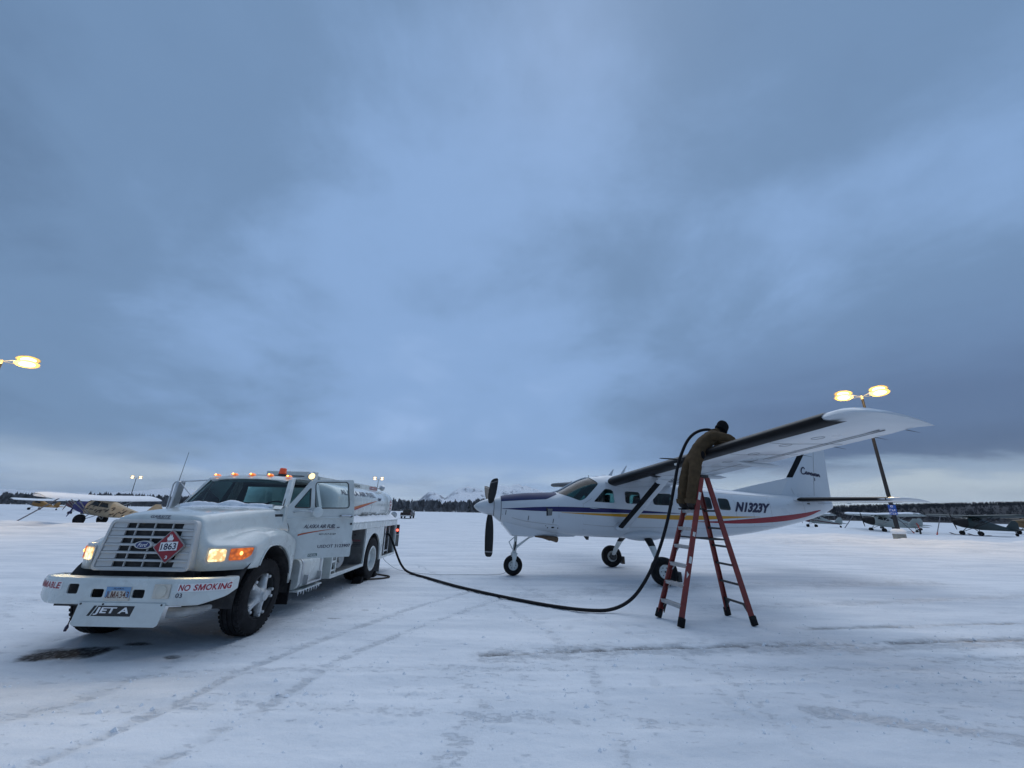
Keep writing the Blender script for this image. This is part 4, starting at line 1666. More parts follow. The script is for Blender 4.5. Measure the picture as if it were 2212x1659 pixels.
    m.box(-0.88, 0.88, 1.885, 1.925, 0.952, 1.66)
    m.box(-0.80, 0.80, 1.885, 1.915, 2.12, 2.20)
    for s in (-1, 1):
        m.hexa([(s * 0.70, 1.885, 1.661), (s * 0.882, 1.885, 1.661), (s * 0.882, 1.915, 1.661), (s * 0.70, 1.915, 1.661),
                (s * 0.64, 1.885, 2.119), (s * 0.74, 1.885, 2.119), (s * 0.74, 1.915, 2.119), (s * 0.64, 1.915, 2.119)])
    m.build('rear_wall', 'interior_grey', cab)
    m = MB()
    m.add([(-0.705, 1.90, 1.655), (0.705, 1.90, 1.655), (0.645, 1.90, 2.125), (-0.645, 1.90, 2.125)], [(0, 1, 2, 3)])
    m.build('rear_window', 'glass_teal', cab, smooth=None)
    # windscreen
    m = MB()
    wb, wt = [], []
    for k in range(17):
        q = -1 + 2 * k / 16
        wb.append((0.862 * q, 0.625 - 0.145 * (1 - q * q), 1.752))
        wt.append((0.722 * q, 0.968 - 0.075 * (1 - q * q), 2.212 + 0.018 * (1 - q * q)))
    m.loft([wb, [tuple((np.array(a) + np.array(b)) / 2 + np.array((0, -0.012, 0.006))) for a, b in zip(wb, wt)], wt], False)
    ws = m.build('windscreen', 'glass_teal', cab, smooth=60)
    m = MB()
    m.tube(wb, 0.012, 6)
    m.tube(wt, 0.012, 6)
    m.tube([wb[0], wt[0]], 0.012, 6)
    m.tube([wb[-1], wt[-1]], 0.012, 6)
    m.build('windscreen_seal', 'black_plastic', ws)
    # wipers
    for a, b_, c_ in (((-0.30, 0.455, 1.775), (-0.62, 0.53, 1.795), (-0.12, 0.44, 1.79)), ((0.36, 0.475, 1.775), (0.02, 0.44, 1.80), (0.66, 0.545, 1.785))):
        m = MB()
        m.tube([a, tuple((np.array(a) + np.array(b_)) / 2 + np.array((0, -0.02, 0.03))), b_], 0.009, 6)
        m.beam(b_, c_, 0.014, 0.022)
        m.build('wiper', 'black_plastic', cab)
    # dash, wheel, seats
    m = MB()
    m.hexa([(-0.85, 0.645, 1.30), (0.85, 0.645, 1.30), (0.85, 0.90, 1.34), (-0.85, 0.90, 1.34), (-0.85, 0.645, 1.70), (0.85, 0.645, 1.70), (0.85, 0.86, 1.66), (-0.85, 0.86, 1.66)])
    m.build('dashboard', 'interior_dark', cab, bevel=0.03)
    m = MB()
    cs, ax = Vector((0.42, 1.02, 1.70)), Vector((0, -0.62, 0.78)).normalized()
    u = Vector((1, 0, 0))
    w_ = ax.cross(u)
    ring = [cs + (u * math.cos(2 * math.pi * i / 28) + w_ * math.sin(2 * math.pi * i / 28)) * 0.215 for i in range(29)]
    m.tube(ring, 0.015, 8, False)
    for a in (0.3, math.pi - 0.3, -math.pi / 2):
        m.tube([cs, cs + (u * math.cos(a) + w_ * math.sin(a)) * 0.21], 0.012, 6)
    m.tube([cs, cs - ax * 0.3], 0.03, 8)
    m.build('steering_wheel', 'black_plastic', cab)
    for x0, x1 in ((0.16, 0.70), (-0.75, 0.05)):
        m = MB()
        m.box(x0, x1, 1.18, 1.68, 1.08, 1.28)
        m.hexa([(x0, 1.62, 1.281), (x1, 1.62, 1.281), (x1, 1.76, 1.281), (x0, 1.76, 1.281), (x0 + 0.03, 1.74, 1.74), (x1 - 0.03, 1.74, 1.74), (x1 - 0.03, 1.85, 1.74), (x0 + 0.03, 1.85, 1.74)])
        m.build('seat', 'seat_grey', cab, bevel=0.04, segs=3)
    # roof marker lights
    for x in (-0.66, -0.33, 0.0, 0.33, 0.66):
        m = MB()
        zz = 2.262 + 0.036 * (1 - abs(x / 0.76) ** 3) - 0.012
        yy = 1.0 - 0.045 * (1 - (x / 0.77) ** 2)
        m.loft([[(x + a * 0.050, yy + b * 0.055, zz) for a, b in ((-1, -0.8), (1, -0.8), (1, 1), (-1, 1))], [(x + a * 0.032, yy + b * 0.030, zz + 0.034) for a, b in ((-1, -0.7), (1, -0.7), (1, 1), (-1, 1))]], True, True, True)
        ml = m.build('marker_light', 'amber_lens', cab, bevel=0.008)
        m = MB()
        m.ball((x, yy - 0.046, zz + 0.020), (0.018, 0.016, 0.014), 10, 6)
        m.build('marker_bulb', 'amber_glow', ml)
    # beacon
    m = MB()
    m.lathe([(0, 0.085), (0.045, 0.078), (0.05, 0.07)], (0.27, 1.45, 2.30), (0, 0, 1), 20, True, True)
    bc = m.build('beacon', 'black_plastic', cab)
    m = MB()
    m.lathe([(0.05, 0.066), (0.06, 0.072), (0.155, 0.060), (0.165, 0.05), (0.166, 0.0)], (0.27, 1.45, 2.30), (0, 0, 1), 24)
    m.build('beacon_dome', 'beacon_lens', bc)
    m = MB()
    m.beam((-0.25, 1.46, 2.318), (0.68, 1.46, 2.318), 0.09, 0.018)
    m.build('beacon_bar', 'dark_metal', bc)
    # work lamp on the roof corner
    wl = empty('work_lamp')
    wl.parent = cab
    m = MB()
    d = Vector((0.75, -0.62, -0.42)).normalized()
    m.lathe([(-0.10, 0.02), (-0.085, 0.045), (-0.03, 0.064), (0.02, 0.066), (0.024, 0.06)], (0.86, 1.42, 2.325), d, 20, True)
    m.tube([(0.83, 1.46, 2.24), (0.84, 1.47, 2.29)], 0.016, 8)
    m.build('lamp_body', 'aluminium', wl)
    m = MB()
    m.lathe([(0.018, 0.060), (0.026, 0.04), (0.028, 0.0)], (0.86, 1.42, 2.325), d, 20)
    m.build('lamp_lens', 'work_glow', wl)
    # far mirror bracket and whip
    m = MB()
    m.tube([(-1.20, 0.72, 1.60), (-1.21, 0.73, 1.80), (-1.215, 0.74, 2.08), (-1.195, 0.745, 2.125), (-1.15, 0.75, 2.135), (-0.95, 0.85, 2.155), (-0.72, 0.98, 2.19)], 0.012, 8)
    m.tube([(-1.12, 0.75, 2.13), (-0.90, 0.80, 1.90)], 0.010, 8)
    m.tube([(-1.20, 0.72, 1.60), (-0.92, 0.72, 1.58)], 0.012, 8)
    mr = m.build('mirror_bracket', 'aluminium', cab)
    m = MB()
    m.hexa([(-1.175, 0.70, 1.66), (-1.125, 0.70, 1.66), (-1.125, 0.86, 1.66), (-1.175, 0.86, 1.66), (-1.145, 0.70, 2.14), (-1.095, 0.70, 2.14), (-1.095, 0.86, 2.14), (-1.145, 0.86, 2.14)])
    m.build('mirror_housing', 'aluminium', mr, bevel=0.015)
    m = MB()
    m.tube([(-1.16, 0.75, 1.70), (-1.155, 0.76, 2.1), (-1.13, 0.78, 2.66)], [0.006, 0.005, 0.003], 6)
    m.build('antenna', 'dark_metal', cab)
    # far door
    fd = empty('door')
    fd.parent = T
    m = MB()
    m.box(-0.955, -0.905, 0.752, 1.792, 0.96, 1.70)
    m.hexa([(-0.955, 0.76, 1.70), (-0.915, 0.76, 1.70), (-0.915, 0.82, 1.70), (-0.955, 0.82, 1.70), (-0.80, 1.06, 2.19), (-0.765, 1.06, 2.19), (-0.765, 1.12, 2.19), (-0.80, 1.12, 2.19)])
    m.hexa([(-0.955, 1.74, 1.70), (-0.915, 1.74, 1.70), (-0.915, 1.79, 1.70), (-0.955, 1.79, 1.70), (-0.80, 1.74, 2.20), (-0.765, 1.74, 2.20), (-0.765, 1.775, 2.20), (-0.80, 1.775, 2.20)])
    m.hexa([(-0.80, 1.06, 2.19), (-0.765, 1.06, 2.19), (-0.765, 1.775, 2.19), (-0.80, 1.775, 2.19), (-0.79, 1.06, 2.23), (-0.755, 1.06, 2.23), (-0.755, 1.775, 2.23), (-0.79, 1.775, 2.23)])
    m.beam((-0.935, 1.08, 1.70), (-0.80, 1.12, 2.18), 0.03, 0.03)
    m.build('door_panel', W, fd, bevel=0.004)
    m = MB()
    m.add([(-0.935, 0.80, 1.70), (-0.935, 1.76, 1.70), (-0.785, 1.76, 2.20), (-0.785, 1.09, 2.20)], [(0, 1, 2, 3)])
    m.build('door_window', 'glass_clear', fd, smooth=None)

    # ---- open driver door ----------------------------------------------------------------------
    H0 = Vector((0.95, 0.70, 0))
    e = Vector((0.85, 0.70, 0)).normalized()
    nn = Vector((e.y, -e.x, 0))
    door = empty('door')
    door.parent = T
    tag(door, 'driver door standing open with company lettering')

    def dp(d):
        return lambda s, z: tuple(H0 + e * s + nn * (d - 0.012 * max(0, z - 1.72) / 0.5 * 4) + Vector((0, 0, z)))
    outline = [(-0.03, 0.90), (1.115, 0.892), (1.125, 0.93), (1.108, 1.56), (1.095, 1.72), (1.035, 2.235), (1.01, 2.258), (0.30, 2.215), (0.268, 2.19), (-0.045, 1.735), (-0.05, 1.56)]
    m = MB()
    m.prism(outline, dp(-0.055), dp(0.0))
    me = clean_mesh(m, 'door_panel')
    cut = MB()
    win = round_poly([(0.405, 1.728), (1.000, 1.742), (0.930, 2.212), (0.352, 2.178)], 0.06)
    cut.prism(win, dp(-0.2), dp(0.2))
    vent = round_poly([(0.062, 1.735), (0.315, 1.735), (0.285, 2.075)], 0.025)
    cut.prism(vent, dp(-0.2), dp(0.2))
    me = boolean(me, clean_mesh(cut, 'cut'))
    dpn = link('door_panel', me, W, door, smooth=25, bevel=0.006)
    m = MB()
    m.add([dp(-0.025)(*p) for p in win], [tuple(range(len(win)))])
    m.build('door_window', 'glass_clear', door, smooth=None)
    m = MB()
    m.add([dp(-0.025)(*p) for p in vent], [tuple(range(len(vent)))])
    m.build('vent_window', 'glass_teal', door, smooth=None)
    for nm, pp in (('window_seal', win), ('vent_seal', vent)):
        m = MB()
        m.tube([dp(-0.002)(*p) for p in pp + [pp[0]]], 0.009, 6, False)
        m.build(nm, 'black_plastic', door)
    # pressed waist line
    m = MB()
    m.loft([[dp(0.0)(-0.03, z), dp(d)(0.0, z), dp(d)(1.07, z + 0.006), dp(0.0)(1.10, z + 0.006)] for z, d in ((1.545, 0.0), (1.552, 0.009), (1.568, 0.009), (1.58, 0.0))], False)
    m.build('waist_line', W, door, smooth=60)
    hd = empty('door_handle')
    hd.parent = door
    m = MB()
    m.tube([dp(0.004)(0.850, 1.598), dp(0.035)(0.870, 1.603), dp(0.040)(0.96, 1.606), dp(0.030)(1.03, 1.602), dp(0.004)(1.05, 1.600)], [0.016, 0.014, 0.011, 0.014, 0.018], 8)
    m.build('grip', 'chrome', hd)
    m = MB()
    m.prism(rrect(1.025, 1.075, 1.575, 1.605, 0.01), dp(0.001), dp(0.018))
    m.build('button', 'black_plastic', hd, bevel=0.003)
    m = MB()
    m.lathe([(0, 0.019), (0.008, 0.019), (0.010, 0.0)], dp(0.0)(1.069, 1.459), nn, 16)
    m.build('lock', 'black_plastic', door)
    # lettering
    text_on('company_lettering', 'ALASKA AIR FUEL', dp(0.003), 0.262, 1.388, 0.545, 0.064, 'decal_navy', door, shear=0.25, bold=0.018)
    for wx, wl in ((0.262, 0.0),):
        pass
    k = 12
    sw_u = [(0.188 + 0.60 * i / k, 1.292 + 0.086 * (i / k) ** 0.72) for i in range(k + 1)]
    sw_l = [(0.188 + 0.60 * i / k, 1.264 + 0.112 * (i / k) ** 0.78) for i in range(k + 1)]
    sw_m = [(a[0], a[1] * 0.45 + b[1] * 0.55) for a, b in zip(sw_u, sw_l)]
    strip_on('swoosh', sw_u, sw_m, dp(0.003), 'decal_orange', door)
    strip_on('swoosh_edge', sw_m, sw_l, dp(0.003), 'decal_red', door)
    text_on('phone_number', '907-317-5169', dp(0.003), 0.525, 1.272, 0.295, 0.030, 'decal_black', door, shear=0.25, bold=0.008)
    text_on('registration_lettering', 'USDOT 3123907', dp(0.003), 0.540, 1.058, 0.565, 0.052, 'decal_navy', door, bold=0.014)
    pln = [(0.812, 1.386), (0.835, 1.392), (0.850, 1.386), (0.868, 1.394), (0.878, 1.404), (0.866, 1.406), (0.855, 1.400), (0.838, 1.406), (0.822, 1.404), (0.828, 1.398)]
    poly_on('plane_emblem', pln, dp(0.003), 'decal_navy', door)
    m = MB()
    m.prism([(0.405, 0.925), (0.552, 0.930), (0.552, 0.975), (0.405, 0.970)], dp(0.001), dp(0.004))
    ds = m.build('diesel_sign', 'decal_green', door)
    text_on('diesel_lettering', 'DIESEL', dp(0.006), 0.415, 0.935, 0.128, 0.030, 'decal_white', ds, bold=0.012)
    # folded mirror
    m = MB()
    m.tube([dp(0.01)(0.06, 1.66), dp(0.06)(0.14, 1.675), dp(0.11)(0.30, 1.675), dp(0.13)(0.40, 1.66)], 0.014, 8)
    m.tube([dp(0.01)(0.28, 1.72), dp(0.12)(0.36, 1.69)], 0.011, 8)
    mi = m.build('mirror_bracket', 'aluminium', door)
    m = MB()
    m.lathe([(-0.02, 0.0), (-0.02, 0.075), (0.0, 0.09), (0.03, 0.085), (0.045, 0.05), (0.05, 0.0)], dp(0.13)(0.42, 1.66), (0.55, -0.82, 0), 20)
    m.build('mirror_head', W, mi)
    for s in (-1, 1):
        m = MB()
        m.hexa([(s * 0.88, 0.60, 0.95), (s * 0.94, 0.60, 0.95), (s * 0.94, 0.76, 0.95), (s * 0.88, 0.76, 0.95), (s * 0.86, 0.60, 1.745), (s * 0.925, 0.60, 1.745), (s * 0.925, 0.74, 1.745), (s * 0.86, 0.74, 1.745)])
        m.build('cowl_side', W, T, bevel=0.008)
    m = MB()
    m.beam((0.842, 0.46, 1.600), (0.898, 0.66, 1.602), 0.030, 0.040)
    vb = m.build('side_badge', 'dark_metal', T, bevel=0.003)

    # ---- fuel tank with step --------------------------------------------------------------------
    m = MB()
    sec = round_poly([(0.60, 0.38), (1.07, 0.38), (1.12, 0.46), (1.12, 0.80), (1.06, 0.87), (0.60, 0.87)], 0.06)
    m.prism(sec, lambda x, z: (x, 1.06, z), lambda x, z: (x, 1.95, z))
    ft = m.build('fuel_tank', W, T, smooth=50, bevel=0.01)
    for y in (1.16, 1.84):
        m = MB()
        m.loft([[(0.86 + (x - 0.86) * q, yy, 0.625 + (z - 0.625) * q) for x, z in sec] for yy, q in ((y - 0.028, 1.0), (y - 0.026, 1.03), (y + 0.026, 1.03), (y + 0.028, 1.0))])
        m.build('strap', 'aluminium', ft, smooth=40)
    m = MB()
    m.box(1.06, 1.20, 1.24, 1.78, 0.44, 0.465)
    m.box(1.06, 1.20, 1.24, 1.27, 0.465, 0.60)
    m.box(1.06, 1.20, 1.75, 1.78, 0.465, 0.60)
    m.build('step', 'aluminium', ft, bevel=0.004)
    m = MB()
    m.box(0.98, 1.17, 1.02, 1.90, 0.355, 0.378)
    m.build('tank_step', W, ft, bevel=0.006)
    for i in range(9):
        y = 1.06 + 0.095 * i
        m = MB()
        m.tube([(1.15, y, 0.36), (1.152, y + 0.01, 0.33), (1.15, y + 0.012, 0.33 - 0.05 * random.random() - 0.02)], [0.012, 0.008, 0.002], 6)
        m.build('icicle', 'snow_cap', ft)

    # ---- tank body --------------------------------------------------------------------------------
    body = empty('body')
    body.parent = T
    m = MB()
    m.box(-1.2, 1.2, 2.15, 2.19, 0.40, 1.40)
    m.build('front_bulkhead', W, body, bevel=0.006)
    m = MB()
    m.box(1.14, 1.2, 2.192, 4.0, 0.395, 0.465)
    m.box(1.14, 1.2, 2.192, 6.70, 1.255, 1.40)
    m.box(1.14, 1.2, 5.42, 6.70, 0.415, 0.475)
    m.box(1.14, 1.2, 6.62, 6.70, 0.476, 1.254)
    m.build('side_frame', W, body, bevel=0.006)
    m = MB()
    arch = [(4.62 + 0.60 * math.cos(a), 0.5 + 0.62 * math.sin(a)) for a in np.linspace(math.pi, 0, 25)]
    poly = [(3.98, 0.395), (4.02, 0.395)] + [(4.02, 0.5)] + arch[0:] + [(5.22, 0.415), (5.42, 0.415), (5.42, 1.254), (3.98, 1.254)]
    m.prism(poly, lambda y, z: (1.155, y, z), lambda y, z: (1.198, y, z))
    m.build('wheel_panel', W, body, smooth=30, bevel=0.004)
    m = MB()
    arc = [(4.62 + 0.60 * math.cos(a), 0.5 + 0.62 * math.sin(a)) for a in np.linspace(-0.1, math.pi + 0.1, 24)]
    m.loft([[(x, y, z) for y, z in arc] for x in (0.50, 1.156)], False)
    m.add([(0.50, y, z) for y, z in arc], [tuple(range(len(arc)))])
    m.build('wheel_housing', 'chassis', body, smooth=30, fixn=False)
    m = MB()
    m.box(0.90, 1.16, 5.45, 5.47, 0.08, 0.55)
    m.build('mud_flap', 'compartment', body)
    m = MB()
    m.box(-1.2, -1.16, 2.192, 4.0, 0.395, 1.40)
    m.box(-1.2, -1.16, 5.3, 6.7, 0.415, 1.40)
    m.box(-1.2, -1.16, 4.0, 5.3, 1.15, 1.40)
    m.build('far_side', W, body, bevel=0.005)
    m = MB()                       # recessed lockers
    m.box(0.60, 0.64, 2.192, 4.0, 0.42, 1.25)
    m.box(0.641, 1.14, 2.192, 3.98, 0.42, 0.45)
    m.box(0.641, 1.15, 3.94, 3.978, 0.451, 1.25)
    m.build('locker_lining', 'compartment', body)
    m = MB()
    m.box(0.60, 0.64, 5.42, 6.62, 0.42, 1.25)
    m.box(0.641, 1.14, 5.42, 6.62, 0.43, 0.455)
    m.box(0.641, 1.15, 5.43, 5.46, 0.456, 1.25)
    m.box(0.641, 1.15, 6.58, 6.615, 0.456, 1.25)
    m.build('locker_lining', 'compartment', body)
    m = MB()
    m.box(-1.16, 1.16, 6.66, 6.698, 0.42, 1.39)
    m.build('rear_panel', W, body)
    # deck, sloping up to the tank
    m = MB()
    for s in (-1, 1):
        m.hexa([(s * 0.75, 2.15, 1.402), (s * 1.205, 2.15, 1.402), (s * 1.205, 6.71, 1.402), (s * 0.75, 6.71, 1.402),
                (s * 0.75, 2.15, 1.53), (s * 1.205, 2.15, 1.425), (s * 1.205, 6.71, 1.425), (s * 0.75, 6.71, 1.53)])
    m.build('deck', W, body, bevel=0.006)
    m = MB()
    rng = random.Random(5)
    rings = []
    for i in range(40):
        y = 2.2 + 4.45 * i / 39
        a, b = rng.uniform(0.0, 0.03), rng.uniform(0.0, 0.025)
        rings.append([(0.92, y, 1.46), (1.00, y, 1.55 + a), (1.08, y, 1.50 + b), (1.17 + rng.uniform(-0.03, 0.02), y, 1.438 + b * 0.4), (1.19, y, 1.427)])
    m.loft(rings, False)
    m.build('deck_snow', 'snow_cap', body, smooth=80)
    # frames, reel and plumbing in the front locker
    m = MB()
    m.box(1.10, 1.14, 2.50, 2.54, 0.466, 1.25)
    m.box(1.09, 1.135, 2.20, 2.50, 0.66, 0.70)
    m.box(1.09, 1.135, 2.20, 2.50, 0.50, 0.53)
    m.build('locker_frame', W, body, bevel=0.004)
    m = MB()
    m.lathe([(-0.05, 0.0), (-0.05, 0.17), (-0.03, 0.19), (0.03, 0.19), (0.05, 0.17), (0.05, 0.06), (0.09, 0.05), (0.09, 0.0)], (1.02, 2.82, 0.68), (1, -0.3, 0), 28)
    m.build('pump', 'pump_grey', body)
    m = MB()
    m.tube([(0.95, 2.9, 0.72), (1.0, 3.05, 0.80), (1.0, 3.25, 0.86), (0.98, 3.45, 0.97), (0.92, 3.55, 1.05), (0.7, 3.6, 1.08)], [0.07, 0.085, 0.095, 0.095, 0.085, 0.08], 14)
    m.build('pipe', 'pump_grey', body)
    m = MB()
    m.box(0.70, 0.95, 2.60, 2.75, 0.47, 0.80)
    m.tube([(0.9, 2.3, 0.55), (1.0, 2.45, 0.75), (0.95, 2.6, 0.9)], 0.03, 8)
    m.build('valve_box', 'chassis', body)
    m = MB()
    m.lathe([(0, 0.03), (0.04, 0.03), (0.05, 0.015), (0.05, 0)], (0.99, 3.20, 1.12), (0.5, -0.8, 0), 16)
    mk = m.build('side_marker', 'red_glow', body)
    m = MB()
    m.box(0.95, 1.04, 3.215, 3.235, 1.03, 1.23)
    m.build('side_marker_base', 'red_lens', mk)
    m = MB()
    m.tube([(1.0, 3.25, 1.12), (1.02, 3.70, 1.12)], 0.012, 6)
    m.ball((1.02, 3.70, 1.12), 0.025, 8, 6)
    m.build('pull_handle', 'black_plastic', body)
    text_on('push_lettering', 'PUSH', lambda u, v: (0.78 + u, 3.936, v), 0.10, 0.955, 0.20, 0.045, 'decal_red', body, bold=0.01)
    for i in range(3):
        poly_on('label_line', [(0.86, 0.92 - i * 0.035), (1.10, 0.92 - i * 0.035), (1.10, 0.932 - i * 0.035), (0.86, 0.932 - i * 0.035)], lambda u, v: (u, 3.936, v), 'decal_black', body)
    # rear locker: hose reel and frames
    m = MB()
    m.box(1.06, 1.10, 5.86, 5.95, 0.46, 1.25)
    m.box(1.06, 1.10, 6.28, 6.32, 0.46, 1.25)
    m.box(1.05, 1.09, 5.951, 6.279, 0.54, 0.58)
    m.build('reel_frame', 'aluminium', body, bevel=0.004)
    m = MB()
    m.lathe([(-0.18, 0.34), (-0.16, 0.34), (-0.16, 0.24), (0.16, 0.24), (0.16, 0.34), (0.18, 0.34)], (0.85, 6.0, 0.85), (1, 0, 0), 32, True, True)
    for i in range(6):
        x = 0.85 - 0.14 + 0.055 * i
        m.tube([(x, 6.0 + 0.27 * math.cos(t), 0.85 + 0.27 * math.sin(t)) for t in np.linspace(0, 2 * math.pi, 25)], 0.027, 8, False)
    m.build('hose_reel', 'hose_black', body)
    m = MB()
    m.tube([(0.7, 5.6, 1.15), (0.98, 5.62, 1.10), (1.0, 5.64, 0.6)], 0.03, 8)
    m.tube([(1.0, 6.45, 1.2), (1.02, 6.45, 0.9), (0.8, 6.45, 0.7)], 0.025, 8)
    m.build('pipework', 'pump_grey', body)
    # tail light on its arm
    m = MB()
    m.box(1.17, 1.27, 6.74, 6.78, 0.98, 1.26)
    m.box(1.10, 1.169, 6.702, 6.78, 1.06, 1.12)
    tl = m.build('tail_light', 'black_plastic', body, bevel=0.004)
    m = MB()
    m.lathe([(0, 0.035), (0.02, 0.03), (0.024, 0.0)], (1.225, 6.738, 1.10), (0.1, -1, 0), 16)
    m.build('lamp_lens', 'red_glow', tl)
    m = MB()
    m.box(1.14, 1.27, 6.79, 6.80, 0.62, 0.97)
    m.build('rear_flap', 'compartment', body)

    # ---- tank --------------------------------------------------------------------------------------
    tk = empty('tank')
    tk.parent = T
    TZ, TH, TW, TN = 1.83, 0.46, 1.06, 2.9

    def tx(z, d=0.0):
        q = min(0.999, abs((z - TZ) / TH))
        return TW * (1 - q ** TN) ** (1 / TN) + d

    def tring(y, q):
        ring = []
        for k in range(48):
            a = 2 * math.pi * k / 48
            c, s_ = math.cos(a), math.sin(a)
            ring.append((TW * q * math.copysign(abs(c) ** (2 / TN), c), y, TZ + TH * q * math.copysign(abs(s_) ** (2 / TN), s_)))
        return ring
    m = MB()
    prof = [(2.22, 0.35), (2.25, 0.70), (2.30, 0.90), (2.36, 0.975), (2.42, 1.0), (4.4, 1.0), (6.42, 1.0), (6.48, 0.975), (6.55, 0.90), (6.60, 0.70), (6.63, 0.35)]
    m.loft([tring(y, q) for y, q in prof], True, True, True)
    m.build('tank_shell', W, tk, smooth=50)
    for y in (3.0, 4.55, 6.0):
        m = MB()
        m.loft([tring(yy, q) for yy, q in ((y - 0.03, 1.0), (y - 0.026, 1.006), (y + 0.026, 1.006), (y + 0.03, 1.0))])
        m.build('weld_band', W, tk, smooth=50)
    tm = lambda d: (lambda y, z: (tx(z, d), y, z))
    text_on('company_lettering', 'ALASKA AIR FUEL', tm(0.009), 2.55, 2.02, 2.30, 0.115, 'decal_navy', tk, shear=0.25, bold=0.012, cuts=4)
    k = 14
    up = [(2.75 + 2.15 * i / k, 1.68 + 0.255 * (i / k) ** 0.8) for i in range(k + 1)]
    lo = [(2.75 + 2.15 * i / k, 1.56 + 0.365 * (i / k) ** 0.85) for i in range(k + 1)]
    mi_ = [(a[0], 0.4 * a[1] + 0.6 * b[1]) for a, b in zip(up, lo)]
    strip_on('swoosh', up, mi_, tm(0.006), 'decal_orange', tk)
    strip_on('swoosh_edge', mi_, lo, tm(0.006), 'decal_red', tk)
    text_on('phone_number', '907-317-5169', tm(0.006), 3.95, 1.560, 1.10, 0.075, 'decal_black', tk, shear=0.2, bold=0.004, cuts=2)
    pl2 = [(5.0 + 0.30 * (a - 0.812) / 0.066, 1.93 + 0.30 * (b - 1.386) / 0.066) for a, b in pln]
    poly_on('plane_emblem', pl2, tm(0.010), 'decal_navy', tk)
    dm = lambda d: (lambda u, v: (tx(1.84 + v, d), 6.24 + u, 1.84 + v))
    strip_on('placard', [(0, 0.185), (0.09, 0.09), (0.175, 0.0), (0.09, -0.09), (0, -0.185)], [(0, 0.185), (-0.09, 0.09), (-0.175, 0.0), (-0.09, -0.09), (0, -0.185)], dm(0.006), 'decal_white', tk)
    strip_on('placard_top', [(0, 0.165), (0.085, 0.07)], [(0, 0.165), (-0.085, 0.07)], dm(0.008), 'placard_red', tk)
    strip_on('placard_base', [(0, -0.165), (0.085, -0.07)], [(0, -0.165), (-0.085, -0.07)], dm(0.008), 'placard_red', tk)
    text_on('placard_number', '1863', dm(0.009), -0.09, -0.04, 0.18, 0.08, 'placard_red', tk, bold=0.01)
    # spill rails and top gear
    for s in (-1, 1):
        m = MB()
        m.box(s * 0.52, s * 0.56, 2.45, 6.35, 2.20, 2.385)
        rl = m.build('spill_rail', W, tk, bevel=0.004)
        if s == 1:
            rm = lambda d: (lambda u, v: (0.56 + d, u, v))
            poly_on('rail_label', [(5.62, 2.275), (6.28, 2.275), (6.28, 2.355), (5.62, 2.355)], rm(0.002), 'decal_red', rl)
            caps_on('rail_lettering', 'FLAMMABLE', rm(0.004), 5.66, 2.29, 0.58, 0.05, 'decal_white', rl, bold=0.015)
            text_on('rail_number', '2500', rm(0.003), 4.35, 2.275, 0.48, 0.075, 'decal_black', rl, bold=0.01)
    m = MB()
    m.box(-0.5, 0.5, 2.46, 2.50, 2.22, 2.40)
    m.lathe([(0, 0.26), (0.14, 0.26), (0.16, 0.22), (0.17, 0.0)], (0.0, 4.4, 2.27), (0, 0, 1), 28)
    m.lathe([(0, 0.20), (0.12, 0.20), (0.14, 0.0)], (0.0, 3.2, 2.27), (0, 0, 1), 24)
    m.build('hatches', W, tk)
    m = MB()
    m.box(-0.42, 0.60, 2.06, 2.24, 2.24, 2.46)
    m.box(-0.05, 0.05, 2.10, 2.22, 1.42, 2.238)
    m.build('valve_housing', W, tk, bevel=0.01)
    rw = empty('work_lamp')
    rw.parent = tk
    m = MB()
    d = Vector((0.55, 0.8, -0.25)).normalized()
    m.lathe([(-0.10, 0.03), (-0.07, 0.07), (0.0, 0.085), (0.03, 0.088)], (0.66, 6.50, 2.36), d, 18, True)
    m.tube([(0.55, 6.34, 2.34), (0.64, 6.45, 2.34)], 0.016, 8)
    m.build('lamp_body', 'aluminium', rw)
    m = MB()
    m.lathe([(0.03, 0.086), (0.034, 0.0)], (0.66, 6.50, 2.36), d, 18)
    m.build('lamp_lens', 'black_plastic', rw)
    m = MB()
    m.lathe([(-0.02, 0.0), (-0.02, 0.10), (0.02, 0.10), (0.03, 0.07), (0.03, 0.0)], (1.02, 6.86, 1.55), (0.25, -0.95, 0), 20)
    m.tube([(0.98, 6.70, 1.42), (1.0, 6.84, 1.47)], 0.015, 6)
    m.build('rear_reflector', 'aluminium', tk)
    # snow lying on the cowl and hood top
    def hood_z(x, y):
        t, sh = float(np.interp(y, ys, zt)), float(np.interp(y, ys, xs_))
        c = crspline([(0, t), (sh * 0.35, t - 0.004), (sh * 0.7, t - 0.015), (sh - 0.05, t - 0.045), (sh, t - 0.11)], 4)
        return float(np.interp(abs(x), [p[0] for p in c], [p[1] for p in c]))
    m = MB()
    rings = []
    for i in range(60):
        x = -0.80 + 1.56 * i / 59
        q = 1 - (x / 0.9) ** 2
        e = min(1.0, (0.80 - abs(x + 0.02)) / 0.10)
        n_ = float(fbm(np.array(x * 9.0), np.array(2.2), 4, 511))
        n2_ = float(fbm(np.array(x * 6.0), np.array(7.7), 4, 512))
        pile = (0.012 + 0.055 * math.exp(-((x - 0.10) / 0.13) ** 2) + 0.030 * math.exp(-((x + 0.46) / 0.15) ** 2) + 0.035 * (n_ - 0.4)) * e
        yb = 0.612 - 0.145 * q
        dep = 0.08 + 0.18 * n2_
        y0_, y1_ = yb - dep, yb - dep * 0.55
        cz = 1.758 + 0.012 * q
